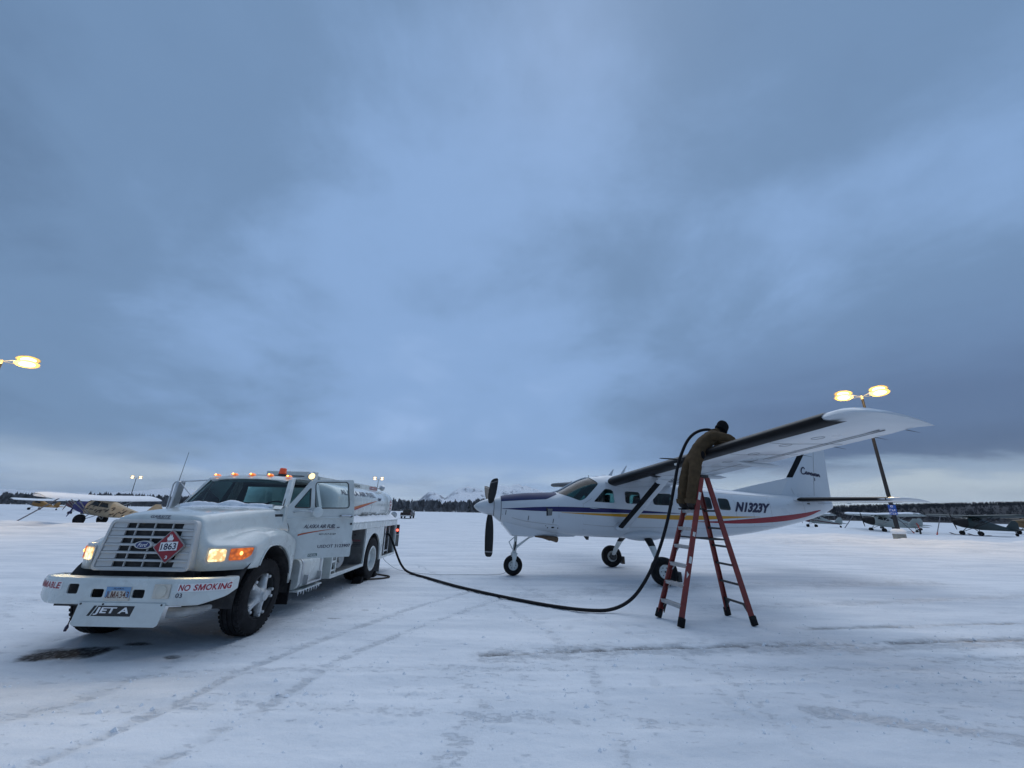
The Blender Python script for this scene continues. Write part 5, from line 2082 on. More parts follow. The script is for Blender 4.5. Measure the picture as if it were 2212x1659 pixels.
        rings.append([(x, y0_, hood_z(x, y0_) - 0.004), (x, y0_ + 0.02, hood_z(x, y0_ + 0.02) + 0.006 * e), (x, y1_, max(hood_z(x, y1_), 1.70) + 0.012 * e + 0.01 * n_ * e),
                      (x, yb - 0.09, cz + pile * 0.45), (x, yb - 0.045, cz + pile), (x, yb - 0.008, cz + pile * 0.8), (x, yb + 0.012, cz - 0.01)])
    m.loft(rings, False)
    m.build('cowl_snow', 'snow_cap', T, smooth=80)
    return T


TRUCK = truck()


# ------------------------------------------------------------------ turboprop aircraft
def plane():
    A = empty('turboprop_aircraft', (3.72, 12.69, 0.0), R(7.9))
    tag(A, 'white high-wing turboprop aircraft with blue gold and red stripes being fuelled', 'aircraft')
    W = 'plane_white'
    ST = np.array([  # x, z bottom, z top, half width, z of widest, exponent up, exponent low
        (-4.24, 1.58, 2.10, 0.27, 1.85, 2.0, 2.0), (-4.06, 1.42, 2.165, 0.385, 1.82, 2.2, 2.2), (-3.85, 1.335, 2.205, 0.45, 1.81, 2.3, 2.3),
        (-3.4, 1.245, 2.258, 0.52, 1.80, 2.4, 2.5), (-2.9, 1.18, 2.285, 0.585, 1.80, 2.4, 2.8), (-2.45, 1.13, 2.30, 0.655, 1.80, 2.4, 3.1),
        (-2.3, 1.115, 2.335, 0.675, 1.80, 2.4, 3.2), (-2.0, 1.09, 2.505, 0.72, 1.80, 2.5, 3.3), (-1.7, 1.075, 2.665, 0.765, 1.80, 2.6, 3.4), (-1.4, 1.06, 2.775, 0.79, 1.80, 2.7, 3.5),
        (-1.1, 1.05, 2.815, 0.81, 1.80, 2.8, 3.5), (-0.5, 1.04, 2.83, 0.82, 1.80, 3.0, 3.5), (0.5, 1.02, 2.79, 0.82, 1.80, 3.0, 3.5), (1.5, 1.01, 2.69, 0.82, 1.80, 3.0, 3.5),
        (2.2, 1.03, 2.60, 0.80, 1.80, 2.9, 3.3), (3.0, 1.10, 2.535, 0.74, 1.80, 2.7, 3.0), (4.0, 1.215, 2.47, 0.60, 1.83, 2.5, 2.7), (5.0, 1.38, 2.42, 0.46, 1.90, 2.3, 2.4),
        (5.8, 1.545, 2.38, 0.33, 1.97, 2.2, 2.2), (6.5, 1.72, 2.345, 0.215, 2.05, 2.1, 2.1), (7.0, 1.90, 2.30, 0.11, 2.11, 2.0, 2.0), (7.22, 2.02, 2.25, 0.035, 2.14, 2.0, 2.0)])
    gx = np.arange(-4.24, 7.23, 0.02)
    ker = np.exp(-0.5 * (np.arange(-12, 13) * 0.02 / 0.09) ** 2)
    ker /= ker.sum()
    G = []
    for c in range(1, 7):
        v = np.interp(gx, ST[:, 0], ST[:, c])
        p = np.concatenate([2 * v[0] - v[12:0:-1], v, 2 * v[-1] - v[-2:-14:-1]])
        G.append(np.convolve(p, ker, 'valid'))

    def sec(x):
        return [float(np.interp(x, gx, g)) for g in G]

    def side(x, z, d=0.0, s=-1):
        zb, zt, hw, zw, nu, nl = sec(x)
        if z >= zw:
            q, n = min(0.9995, (z - zw) / (zt - zw)), nu
        else:
            q, n = min(0.9995, (zw - z) / (zw - zb)), nl
        return (x, s * (hw * max(0.0, 1 - q ** n) ** (1 / n) + d), z)

    def ring(x, off=0.0, n=64):
        zb, zt, hw, zw, nu, nl = sec(x)
        out = []
        for k in range(n):
            a = 2 * math.pi * k / n
            c, s_ = math.cos(a), math.sin(a)
            e = nu if s_ >= 0 else nl
            hz = (zt - zw - off) if s_ >= 0 else (zw - zb - off)
            out.append((x, (hw - off) * math.copysign(abs(c) ** (2 / e), c), zw + hz * math.copysign(abs(s_) ** (2 / e), s_)))
        return out
    xs = np.concatenate([np.linspace(-4.24, -3.8, 8), np.linspace(-3.7, -2.5, 10), np.linspace(-2.42, -1.0, 20), np.linspace(-0.85, 2.6, 16), np.linspace(2.8, 7.22, 26)])
    m = MB()
    m.loft([ring(x) for x in xs], True, True, True)
    outer = clean_mesh(m, 'fuselage')
    m = MB()
    m.loft([ring(x, 0.035) for x in np.concatenate([np.linspace(-2.30, -1.0, 16), np.linspace(-0.85, 3.1, 14)])], True, True, True)
    inner = clean_mesh(m, 'inner')
    for p in inner.polygons:
        p.material_index = 1
    outer.materials.append(MATS[W])
    outer.materials.append(MATS['interior_dark'])
    inner.materials.append(MATS[W])
    inner.materials.append(MATS['interior_dark'])
    me = boolean(outer, inner)

    WIN = [round_poly([(-1.43, 2.035), (-0.785, 2.005), (-0.80, 2.345), (-0.86, 2.395), (-1.04, 2.425)], 0.07),
           round_poly([(-0.475, 2.005), (0.015, 1.995), (0.005, 2.345), (-0.465, 2.36)], 0.085),
           round_poly([(0.385, 1.985), (1.02, 1.965), (1.01, 2.315), (0.395, 2.325)], 0.085),
           round_poly([(1.64, 1.915), (2.29, 1.890), (2.28, 2.255), (1.65, 2.275)], 0.085),
           round_poly([(2.52, 1.885), (2.93, 1.870), (2.90, 2.220), (2.51, 2.235)], 0.085)]
    wsp = round_poly([(-2.42, 2.285), (-1.80, 2.055), (-1.66, 2.11), (-1.185, 2.565), (-1.36, 2.74), (-1.42, 2.95), (-2.1, 2.95)], 0.07)
    cut = MB()
    for w in WIN + [wsp]:
        cut.prism(w, lambda u, v: (u, -1.2, v), lambda u, v: (u, 1.2, v))
    cm = clean_mesh(cut, 'cut')
    cm.materials.append(MATS[W])
    cm.materials.append(MATS['interior_dark'])
    for p in cm.polygons:
        p.material_index = 1
    me = boolean(me, cm)
    me.shade_smooth()
    me.set_sharp_from_angle(angle=R(32))
    me.materials.clear()
    me.materials.append(MATS[W])
    me.materials.append(MATS['interior_dark'])
    fus = bpy.data.objects.new('fuselage', me)
    COL.objects.link(fus)
    fus.parent = A

    # panes ------------------------------------------------------------------------------------
    for s in (-1, 1):
        for w in WIN:
            m = MB()
            c = np.mean(np.array(w), 0)
            rings = [[side(c[0] + (x - c[0]) * q, c[1] + (z - c[1]) * q, -0.012, s) for x, z in w] for q in (1.01, 0.75, 0.5, 0.25)]
            m.loft(rings, True, False, True)
            m.build('window', 'glass_plane', A, smooth=80)
            if s == -1:
                m = MB()
                m.tube([side(x, z, 0.001, s) for x, z in w + [w[0]]], 0.008, 6, False)
                m.build('window_surround', W, A)
    m = MB()
    m.loft([ring(x, 0.014) for x in np.linspace(-2.5, -1.0, 30)], True, True, True)
    gl = clean_mesh(m, 'g')
    m = MB()
    m.loft([ring(x, 0.022) for x in np.linspace(-2.6, -0.9, 30)], True, True, True)
    gl = boolean(gl, clean_mesh(m, 'g2'))
    cut = MB()
    cut.prism([(x, z) for x, z in wsp], lambda u, v: (u, -1.2, v), lambda u, v: (u, 1.2, v))
    gl = boolean(gl, clean_mesh(cut, 'c'), 'INTERSECT')
    link('windscreen', gl, 'glass_plane', A, smooth=50)
    m = MB()
    cp = []
    for x in np.linspace(-2.44, -1.36, 14):
        zt = sec(x)[1]
        cp.append((x, 0, zt - 0.006))
    m.tube(cp, 0.028, 6)
    m.build('windscreen_post', W, A)
    # interior
    m = MB()
    m.box(-2.05, -1.75, -0.62, 0.62, 1.45, 2.06)
    m.build('instrument_panel', 'interior_dark', A, bevel=0.05)
    for x in (-1.15, -0.2, 0.75, 1.5):
        for y in (-0.38, 0.38):
            m = MB()
            m.box(x - 0.25, x + 0.2, y - 0.22, y + 0.22, 1.45, 1.62)
            m.hexa([(x + 0.12, y - 0.21, 1.621), (x + 0.12, y + 0.21, 1.621), (x + 0.25, y + 0.21, 1.621), (x + 0.25, y - 0.21, 1.621),
                    (x + 0.26, y - 0.17, 2.26), (x + 0.26, y + 0.17, 2.26), (x + 0.36, y + 0.17, 2.26), (x + 0.36, y - 0.17, 2.26)])
            m.build('seat', 'seat_grey', A, bevel=0.05, segs=3)
    for x in (0.72, 1.75):
        m = MB()
        m.ball((x, -0.30, 2.40), (0.03, 0.03, 0.02), 10, 6)
        m.build('cabin_light', 'cabin_glow', A)

    # stripes ------------------------------------------------------------------------------------
    def stripe(name, top, bot, mat, d=0.004):
        x0, x1 = top[0][0], top[-1][0]
        X = np.linspace(x0, x1, 90)
        zt = np.interp(X, [p[0] for p in top], [p[1] for p in top])
        zb = np.interp(X, [p[0] for p in bot], [p[1] for p in bot])
        k = np.ones(9) / 9
        sm = lambda v: np.convolve(np.concatenate([[v[0]] * 4, v, [v[-1]] * 4]), k, 'valid')
        zt, zb = sm(zt), np.minimum(sm(zb), sm(zt) - 0.002)
        for s in (-1, 1):
            m = MB()
            rows = []
            for q in np.linspace(0, 1, 5):
                rows.append([side(float(x), float(a + (b - a) * q), d, s) for x, a, b in zip(X, zt, zb)])
            m.loft(rows, False)
            m.build(name, mat, A, smooth=80)
    stripe('blue_stripe', [(-4.02, 1.803), (-3.54, 1.835), (-3.05, 1.865), (-2.38, 1.885), (-1.8, 1.88), (-1.23, 1.87), (-0.26, 1.838), (0.93, 1.78), (1.2, 1.762)],
           [(-4.02, 1.798), (-3.53, 1.77), (-3.05, 1.752), (-2.39, 1.748), (-1.24, 1.745), (0.0, 1.742), (0.93, 1.75), (1.2, 1.758)], 'stripe_blue')
    stripe('gold_stripe', [(-2.35, 1.728), (-1.8, 1.727), (-1.24, 1.722), (-0.07, 1.718), (0.89, 1.712), (2.4, 1.712), (3.98, 1.708)],
           [(-2.35, 1.725), (-1.81, 1.69), (-1.24, 1.66), (-0.46, 1.63), (0.88, 1.585), (1.6, 1.582), (2.45, 1.62), (3.1, 1.66), (3.98, 1.704)], 'stripe_gold')
    stripe('red_stripe', [(1.55, 1.545), (1.9, 1.548), (2.46, 1.565), (2.85, 1.59), (3.64, 1.65), (4.44, 1.715), (5.27, 1.79), (5.9, 1.86), (6.55, 1.965)],
           [(1.55, 1.541), (1.93, 1.525), (2.49, 1.505), (2.87, 1.50), (3.65, 1.51), (4.45, 1.55), (5.07, 1.60), (5.7, 1.69), (6.14, 1.78), (6.55, 1.955)], 'stripe_red')
    # anti-glare blue on the cowl top
    m = MB()
    rows = []
    for x in np.linspace(-4.055, -2.42, 24):
        zb, zt, hw, zw, nu, nl = sec(x)
        zl = np.interp(x, [-4.07, -3.51, -2.85, -2.17], [2.0, 2.04, 2.08, 2.11])
        zl += np.clip((x + 2.75) / 0.35, 0, 1) * 0.14
        prt = [side(x, z, 0.004, -1) for z in np.linspace(zl, zt - 0.004, 12)]
        rows.append(prt + [(p[0], -p[1], p[2]) for p in reversed(prt)])
    rows = [[(p[0], p[1], p[2] + 0.003) for p in r_] for r_ in rows]
    m.loft(rows, False)
    m.build('cowl_top_stripe', 'cowl_blue', A, smooth=80)
    # registration: same box leaning as on the side
    def reg(s):
        def f(u, v):
            return side(u, v - (u - 3.05) * 0.022, 0.006, s)
        return f
    text_on('registration', 'N1323Y', reg(-1), 3.05, 1.845, 1.42, 0.295, 'decal_navy', A, shear=0.52, bold=0.058, cuts=5)

    # panel seams and small fittings --------------------------------------------------------------
    def seam(name, pts, r=0.005, mat='placard_back', s=-1):
        m = MB()
        m.tube([side(x, z, 0.0005, s) for x, z in pts], r, 5)
        m.build(name, mat, A)
    seam('seam', [(-4.03, 1.65), (-3.7, 1.55), (-3.35, 1.47), (-2.9, 1.42), (-2.46, 1.38)])
    seam('seam', [(-2.42, 2.10), (-2.42, 1.9), (-2.42, 1.6), (-2.42, 1.35)])
    seam('seam', [(-4.052, z) for z in np.linspace(1.47, 2.12, 12)], 0.008, 'dark_metal')
    seam('seam', [(-1.72, 2.0), (-1.74, 1.7), (-1.73, 1.42), (-1.2, 1.38), (-0.85, 1.37), (-0.70, 1.5)])
    seam('seam', [(-1.12, 2.50), (-1.50, 2.10), (-1.70, 1.98)])
    seam('seam', [(5.15, 2.36), (5.2, 2.1), (5.25, 1.8)])
    seam('seam', [(1.35, 2.40), (1.35, 1.9), (1.34, 1.4)])
    for x in (3.1, 3.75, 4.45, 5.85):
        zb_, zt_ = sec(x)[0], sec(x)[1]
        seam('seam', [(x, z) for z in np.linspace(zb_ + 0.12, zt_ - 0.06, 9)], 0.0035)
    seam('seam', [(x, 1.36 + 0.03 * max(0, x - 2)) for x in np.linspace(-0.5, 4.6, 16)], 0.0035)
    seam('seam', [(x, 2.46 - 0.03 * max(0, x)) for x in np.linspace(1.2, 4.6, 12)], 0.0035)
    for (x, z) in ((-3.92, 1.70), (-3.28, 1.56), (-2.58, 1.49)):
        m = MB()
        m.tube([side(x - 0.008, z - 0.06, 0.002), side(x, z, 0.004), side(x + 0.008, z + 0.06, 0.002)], 0.010, 6)
        m.build('latch', 'dark_metal', A)
    m = MB()
    m.add([side(-2.76, 1.82, 0.006), side(-2.60, 1.82, 0.006), side(-2.62, 1.64, 0.006), side(-2.76, 1.63, 0.006)], [(0, 1, 2, 3)])
    m.build('vent', 'compartment', A, smooth=None)
    m = MB()
    m.add([side(-2.775, 1.86, 0.008), side(-2.735, 1.86, 0.008), side(-2.735, 1.63, 0.008), side(-2.775, 1.63, 0.008)], [(0, 1, 2, 3)])
    m.build('vent_opening', 'interior_dark', A, smooth=None)
    for (x, z, a, b) in ((-2.58, 1.315, 0.045, 0.022), (-2.72, 1.305, 0.018, 0.018), (-2.44, 1.30, 0.018, 0.018), (-2.78, 1.355, 0.014, 0.010)):
        m = MB()
        m.add([side(x + a * math.cos(t), z + b * math.sin(t), 0.004) for t in np.linspace(0, 2 * math.pi, 15)[:-1]], [tuple(range(14))])
        m.build('port', 'interior_dark', A, smooth=None)
    m = MB()
    m.tube([side(-1.53, 1.865, 0.008), side(-1.42, 1.855, 0.02), side(-1.25, 1.85, 0.008)], [0.006, 0.014, 0.005], 6)
    m.build('door_handle', 'chrome', A)

    # nose: spinner, propeller, chin ------------------------------------------------------------------
    m = MB()
    m.lathe([(-0.575, 0.004), (-0.56, 0.03), (-0.50, 0.085), (-0.40, 0.145), (-0.28, 0.195), (-0.14, 0.23), (-0.02, 0.245), (0.0, 0.24), (0.0, 0.0)], (-4.25, 0, 1.85), (1, 0, 0), 36)
    m.build('spinner', W, A, smooth=40)
    m = MB()
    m.lathe([(0, 0.252), (0.012, 0.252)], (-4.252, 0, 1.85), (1, 0, 0), 36, True, True)
    m.build('spinner_ring', 'dark_metal', A)
    for ang in (180, 62, -58):          # one blade straight down, two up
        m = MB()
        rings = []
        a = R(ang)
        rad = Vector((0, math.sin(a), math.cos(a)))
        tan = Vector((0, math.cos(a), -math.sin(a)))
        fore = Vector((1, 0, 0))
        for r, ch, th, tw in ((0.10, 0.10, 0.09, 80), (0.20, 0.12, 0.08, 80), (0.30, 0.17, 0.055, 78), (0.45, 0.215, 0.042, 76), (0.65, 0.245, 0.034, 74), (0.90, 0.255, 0.028, 72), (1.15, 0.245, 0.022, 70), (1.28, 0.225, 0.018, 70), (1.345, 0.17, 0.014, 70), (1.368, 0.09, 0.010, 70)):
            t = R(90 - tw)
            cd = fore * math.cos(t) + tan * math.sin(t)
            nd = tan * math.cos(t) - fore * math.sin(t)
            C = Vector((-4.34, 0, 1.85)) + rad * r
            rings.append([C + cd * (ch / 2 * math.cos(q)) + nd * (th / 2 * math.sin(q)) for q in np.linspace(0, 2 * math.pi, 15)[:-1]])
        m.loft(rings, True, True, True)
        bl = m.build('propeller_blade', 'prop_black', A, smooth=50)
        m = MB()
        rr = []
        for r in (1.22, 1.25):
            C = Vector((-4.34, 0, 1.85)) + rad * r
            t = R(20)
            cd = fore * math.cos(t) + tan * math.sin(t)
            nd = tan * math.cos(t) - fore * math.sin(t)
            rr.append([C + cd * (0.118 * math.cos(q)) + nd * (0.0125 * math.sin(q)) for q in np.linspace(0, 2 * math.pi, 15)[:-1]])
        m.loft(rr)
        m.build('tip_band', 'placard_back', bl)
    m = MB()
    rings = []
    for x, zb, zt, hw in ((-3.98, 1.36, 1.46, 0.24), (-3.92, 1.31, 1.48, 0.28), (-3.70, 1.055, 1.40, 0.30), (-3.2, 1.045, 1.35, 0.33), (-2.4, 1.045, 1.30, 0.33), (-1.88, 1.055, 1.25, 0.30), (-1.72, 1.12, 1.22, 0.26)):
        rings.append([(x, hw * a, zb + (zt - zb) * b) for a, b in ((-1, 1), (-1.0, 0.4), (-0.92, 0.08), (-0.75, 0), (0.75, 0), (0.92, 0.08), (1.0, 0.4), (1, 1))])
    m.loft(rings, True, True, True)
    m.build('chin_fairing', W, A, smooth=25)
    m = MB()
    m.tube([(-3.15, 0.30, 1.10), (-2.9, 0.36, 1.08), (-2.6, 0.40, 1.03), (-2.45, 0.42, 0.99), (-2.40, 0.42, 0.985)], [0.03, 0.06, 0.085, 0.095, 0.09], 16)
    m.build('exhaust_stack', 'exhaust', A)
    m = MB()
    m.tube([(-3.05, -0.30, 1.06), (-2.80, -0.35, 1.05), (-2.55, -0.38, 1.01), (-2.43, -0.39, 0.985), (-2.40, -0.39, 0.98)], [0.02, 0.045, 0.07, 0.08, 0.06], 16)
    m.build('exhaust_stack', 'exhaust', A)

    # landing gear ----------------------------------------------------------------------------------
    def wheel(name, c, r, w, par, side_s):
        o = empty(name)
        o.parent = par
        m = MB()
        m.lathe([(-w * 0.32, r * 0.50), (-w * 0.46, r * 0.60), (-w * 0.50, r * 0.78), (-w * 0.40, r * 0.94), (-w * 0.2, r * 0.995), (0, r), (w * 0.2, r * 0.995), (w * 0.40, r * 0.94), (w * 0.50, r * 0.78), (w * 0.46, r * 0.60), (w * 0.32, r * 0.50)], c, (0, 1, 0), 44)
        m.build('tyre', 'rubber', o, smooth=60)
        for e in (-1, 1):
            m = MB()
            m.lathe([(w * 0.30, r * 0.50), (w * 0.34, r * 0.48), (w * 0.26, r * 0.40), (w * 0.24, r * 0.20), (w * 0.30, r * 0.14), (w * 0.31, r * 0.06)], c, (0, e, 0), 32, False, True)
            m.build('rim', 'rim_white', o, smooth=40)
            for i in range(6):
                a = 2 * math.pi * i / 6
                m = MB()
                m.lathe([(w * 0.24, r * 0.045), (w * 0.27, r * 0.04), (w * 0.27, 0)], (c[0] + r * 0.29 * math.cos(a), c[1], c[2] + r * 0.29 * math.sin(a)), (0, e, 0), 8)
                m.build('wheel_bolt', 'dark_metal', o)
        m = MB()
        m.lathe([(w * 0.30, r * 0.07), (w * 0.36, r * 0.06), (w * 0.36, 0)], c, (0, side_s, 0), 12)
        m.build('axle_cap', 'dark_metal', o)
        return o
    ng = empty('nose_gear')
    ng.parent = A
    wheel('nose_wheel', (-3.63, 0, 0.268), 0.270, 0.20, A, -1)
    m = MB()
    m.tube([(-3.55, 0, 1.15), (-3.57, 0, 0.82)], 0.045, 14)
    m.tube([(-3.57, 0, 0.82), (-3.60, 0, 0.60)], 0.060, 14)
    m.lathe([(0, 0.07), (0.035, 0.07)], (-3.602, 0, 0.585), (0, 0, 1), 14, True, True)
    m.build('oleo_strut', 'rim_white', ng, smooth=40)
    m = MB()
    m.hexa([(-3.68, -0.13, 0.575), (-3.52, -0.13, 0.575), (-3.52, 0.13, 0.575), (-3.68, 0.13, 0.575), (-3.68, -0.13, 0.60), (-3.52, -0.13, 0.60), (-3.52, 0.13, 0.60), (-3.68, 0.13, 0.60)])
    for s in (-1, 1):
        m.hexa([(-3.65, s * 0.115, 0.24), (-3.61, s * 0.115, 0.24), (-3.61, s * 0.14, 0.24), (-3.65, s * 0.14, 0.24),
                (-3.68, s * 0.115, 0.58), (-3.52, s * 0.115, 0.58), (-3.52, s * 0.14, 0.58), (-3.68, s * 0.14, 0.58)])
    m.build('fork', 'rim_white', ng, bevel=0.006)
    m = MB()
    m.tube([(-3.60, -0.03, 1.02), (-3.76, -0.03, 0.89), (-3.66, -0.03, 0.70)], 0.016, 8)
    m.build('scissor_link', 'rim_white', ng)
    m = MB()
    m.tube([(-3.56, -0.05, 0.74), (-3.40, -0.08, 0.86), (-3.18, -0.12, 1.02), (-3.0, -0.14, 1.07)], [0.035, 0.032, 0.024, 0.022], 10)
    m.build('drag_brace', 'rim_white', ng)
    m = MB()
    m.tube([(-3.57, -0.07, 0.90), (-3.585, -0.075, 0.78), (-3.61, -0.075, 0.66)], [0.02, 0.026, 0.018], 8)
    m.build('shimmy_damper', 'dark_metal', ng)
    for s in (-1, 1):
        mg = empty('main_gear')
        mg.parent = A
        wheel('main_wheel', (0.03, s * 1.75, 0.338), 0.342, 0.26, A, s)
        pts = [((0.16, s * 0.55, 1.14), 0.32, 0.10), ((0.14, s * 0.80, 1.06), 0.25, 0.085), ((0.10, s * 1.10, 0.87), 0.21, 0.07)]
        pts2 = [((0.10, s * 1.10, 0.87), 0.205, 0.066), ((0.06, s * 1.40, 0.60), 0.165, 0.055), ((0.04, s * 1.60, 0.38), 0.13, 0.045)]
        for nm, pp, mt in (('gear_leg_upper', pts, 'boot_black'), ('gear_leg_lower', pts2, 'rim_white')):
            m = MB()
            rings = []
            for (x, y, z), ch, th in pp:
                nrm = Vector((0, s * 0.68, 0.73))
                rings.append([Vector((x, y, z)) + Vector((1, 0, 0)) * (ch / 2 * math.cos(q)) + nrm * (th / 2 * math.sin(q)) for q in np.linspace(0, 2 * math.pi, 13)[:-1]])
            m.loft(rings, True, True, True)
            m.build(nm, mt, mg, smooth=50)
        m = MB()
        m.tube([(0.03, s * 1.55, 0.34), (0.03, s * 1.72, 0.34)], 0.04, 12)
        m.lathe([(-0.02, 0.12), (0.02, 0.12)], (0.03, s * 1.59, 0.34), (0, 1, 0), 20, True, True)
        m.build('brake', 'dark_metal', mg)
        m = MB()        # mud scraper behind each wheel
        m.box(0.30, 0.46, s * 1.75 - 0.10, s * 1.75 + 0.10, 0.30, 0.33)
        m.box(0.36, 0.46, s * 1.75 - 0.10, s * 1.75 + 0.10, 0.10, 0.299)
        m.build('chock_bar', 'black_plastic', mg, bevel=0.008)
        m = MB()
        m.ball((0.10, s * 0.60, 1.14), (0.62, 0.26, 0.16), 24, 12)
        m.build('gear_fairing', W, mg, smooth=80)

    # wings --------------------------------------------------------------------------------------------
    def foil(n=14):
        """unit aerofoil: list of (x, z_up) and (x, z_low)"""
        up, lo = [], []
        for i in range(n + 1):
            x = (1 - math.cos(math.pi * i / n)) / 2
            t = 5 * (0.2969 * math.sqrt(x) - 0.126 * x - 0.3516 * x * x + 0.2843 * x ** 3 - 0.1036 * x ** 4)
            cm_ = 4 * 0.03 * x * (1 - x)
            up.append((x, cm_, t))
            lo.append((x, cm_, -t))
        return up, lo
    UP, LO = foil()

    def wsec(ly, le, te, zle, zte, th, grow=0.0):
        """ring: trailing edge over the top to the leading edge and back underneath"""
        ch = te - le
        pts = []
        for x, c, t in list(reversed(UP)) + LO[1:-1]:
            z = zle + (zte - zle) * x + c * ch + t * th * ch
            pts.append((le + x * ch, ly, z))
        return pts

    def wing_at(a):
        """a = distance from centreline -> le, te, zle, zte, thickness"""
        f = (a - 0.70) / (7.70 - 0.70)
        le = -0.99 + 0.37 * f
        te = 1.08 - 0.18 * f
        zle = 2.605 + 0.405 * f
        return le, te, zle, zle - 0.05, 0.165 - 0.03 * f

    for s in (-1, 1):
        wg = empty('wing')
        wg.parent = A
        m = MB()
        rings = []
        for a in (0.55, 0.8, 1.5, 2.6, 3.8, 5.0, 6.2, 7.2, 7.68):
            rings.append(wsec(s * a, *wing_at(a)))
        l, t_, z, z2, th = wing_at(7.68)
        for a, dl, dt, q in ((7.80, 0.03, 0.05, 0.92), (7.89, 0.10, 0.10, 0.75), (7.95, 0.24, 0.14, 0.5), (7.98, 0.45, 0.16, 0.2)):
            rings.append(wsec(s * a, l + dl, t_ + dt, z + 0.014, z2 + 0.01, th * q))
        rk = []
        for rg in rings:               # raked tip: the trailing corner sits inboard
            a_ = abs(rg[0][1])
            k_ = max(0.0, min(1.0, (a_ - 7.2) / 0.75))
            xs0, xs1 = min(p[0] for p in rg), max(p[0] for p in rg)
            rk.append([(p[0], p[1] - s * 0.30 * k_ * (p[0] - xs0) / (xs1 - xs0), p[2]) for p in rg])
        m.loft(rk, True, True, True)
        m.build('wing_skin', W, wg, smooth=35)
        # de-icing boot
        m = MB()
        rr = []
        for a in np.linspace(0.86, 7.62, 14):
            le, te, zle, zte, th = wing_at(a)
            ch = te - le
            # outer end of the boot is cut on a slant, longer underneath
            row = []
            for x in (0.085, 0.06, 0.035, 0.018, 0.006, 0.0):
                t = 5 * (0.2969 * math.sqrt(x) - 0.126 * x - 0.3516 * x * x + 0.2843 * x ** 3) if x else 0
                row.append((le + x * ch - 0.006, s * a, zle + 0.12 * x * (1 - x) * ch + t * th * ch + 0.007))
            for x in (0.006, 0.018, 0.035, 0.055, 0.075, 0.095, 0.115):
                t = 5 * (0.2969 * math.sqrt(x) - 0.126 * x - 0.3516 * x * x + 0.2843 * x ** 3)
                aa = a + max(0, x) * (1.6 if a > 7.0 else 0)
                row.append((le + x * ch - 0.006, s * aa, zle + (zte - zle) * x + 0.12 * x * (1 - x) * ch - t * th * ch - 0.006))
            rr.append(row)
        m.loft(rr, False)
        m.build('deicing_boot', 'boot_black', wg, smooth=60)
        # control surface gaps on the underside
        def under(a, x, d=0.003):
            le, te, zle, zte, th = wing_at(a)
            ch = te - le
            t = 5 * (0.2969 * math.sqrt(x) - 0.126 * x - 0.3516 * x * x + 0.2843 * x ** 3 - 0.1036 * x ** 4)
            return (le + x * ch, s * a, zle + (zte - zle) * x + 0.12 * x * (1 - x) * ch - t * th * ch - d)
        for nm, a0, a1, x in (('flap_gap', 0.9, 5.1, 0.70), ('aileron_gap', 5.15, 7.4, 0.74), ('aileron_hinge_line', 5.15, 7.4, 0.80)):
            m = MB()
            m.tube([under(a, x, 0.001) for a in np.linspace(a0, a1, 12)], 0.007, 5)
            m.build(nm, 'placard_back', wg)
        for a in (1.9, 3.1, 4.3, 5.6, 6.5):
            m = MB()
            m.tube([under(a, x, 0.0005) for x in np.linspace(0.13, 0.95, 10)], 0.005, 5)
            m.build('rib_seam', 'placard_back', wg)
        for a, x in ((2.4, 0.38), (3.9, 0.36), (4.9, 0.40), (5.7, 0.36), (6.4, 0.36), (6.9, 0.42)):
            m = MB()
            m.tube([under(a + 0.085 * math.cos(q), x + 0.055 * math.sin(q), 0.001) for q in np.linspace(0, 2 * math.pi, 19)], 0.004, 5, False)
            m.build('inspection_plate', 'placard_back', wg)
        for a in (1.9, 3.2, 4.9):       # flap track fairings
            m = MB()
            p = [under(a, 0.50, -0.01), under(a, 0.62, 0.035), under(a, 0.80, 0.075), under(a, 0.97, 0.085), under(a, 0.998, 0.055)]
            m.tube([p[0], p[1], p[2], p[3], (p[4][0] + 0.10, p[4][1], p[4][2] - 0.03)], [0.01, 0.035, 0.045, 0.04, 0.008], 10)
            m.build('flap_track_fairing', W, wg, smooth=60)
        for a in (5.6, 6.3, 7.0, 7.45):
            le, te, zle, zte, th = wing_at(a)
            m = MB()
            m.tube([(te - 0.02, s * a, zte), (te + 0.20, s * a, zte - 0.03)], [0.006, 0.002], 5)
            m.build('static_wick', 'dark_metal', wg)
        m = MB()                     # fuel cap on top, where the nozzle goes
        le, te, zle, zte, th = wing_at(5.05)
        m.lathe([(0, 0.05), (0.012, 0.05), (0.016, 0.0)], (le + 0.42, s * 5.05, zle + 0.165), (0, 0, 1), 16)
        m.build('fuel_cap', 'aluminium', wg)
        m = MB()                     # tip light
        m.ball((0.10, s * 7.84, 3.045), (0.06, 0.02, 0.022), 14, 8)
        m.build('tip_light', 'lens_clear', wg)
        # strut
        st = empty('wing_strut')
        st.parent = A
        a0, a1 = Vector((-0.60, s * 0.80, 1.33)), Vector((-0.36, s * 2.95, 2.56))
        d = (a1 - a0).normalized()
        cx_ = Vector((1, 0, 0)) - d * d.x
        cx_.normalize()
        nx_ = d.cross(cx_)

        def srow(P, ch, th, lo_, hi_, n=16, off=0.0):
            return [P + cx_ * (ch * math.cos(q)) + nx_ * (th * math.sin(q)) for q in np.linspace(lo_, hi_, n)]
        m = MB()
        m.loft([srow(a0 + (a1 - a0) * k, 0.155, 0.045, 0, 2 * math.pi, 21)[:-1] for k in (0, 0.5, 1)], True, True, True)
        m.build('strut_body', W, st, smooth=60)
        m = MB()
        m.loft([srow(a0 + (a1 - a0) * k, 0.161, 0.050, math.pi * 0.58, math.pi * 1.42, 12) for k in (0.03, 0.5, 0.93)], False)
        m.build('strut_boot', 'boot_black', st, smooth=60)
        m = MB()
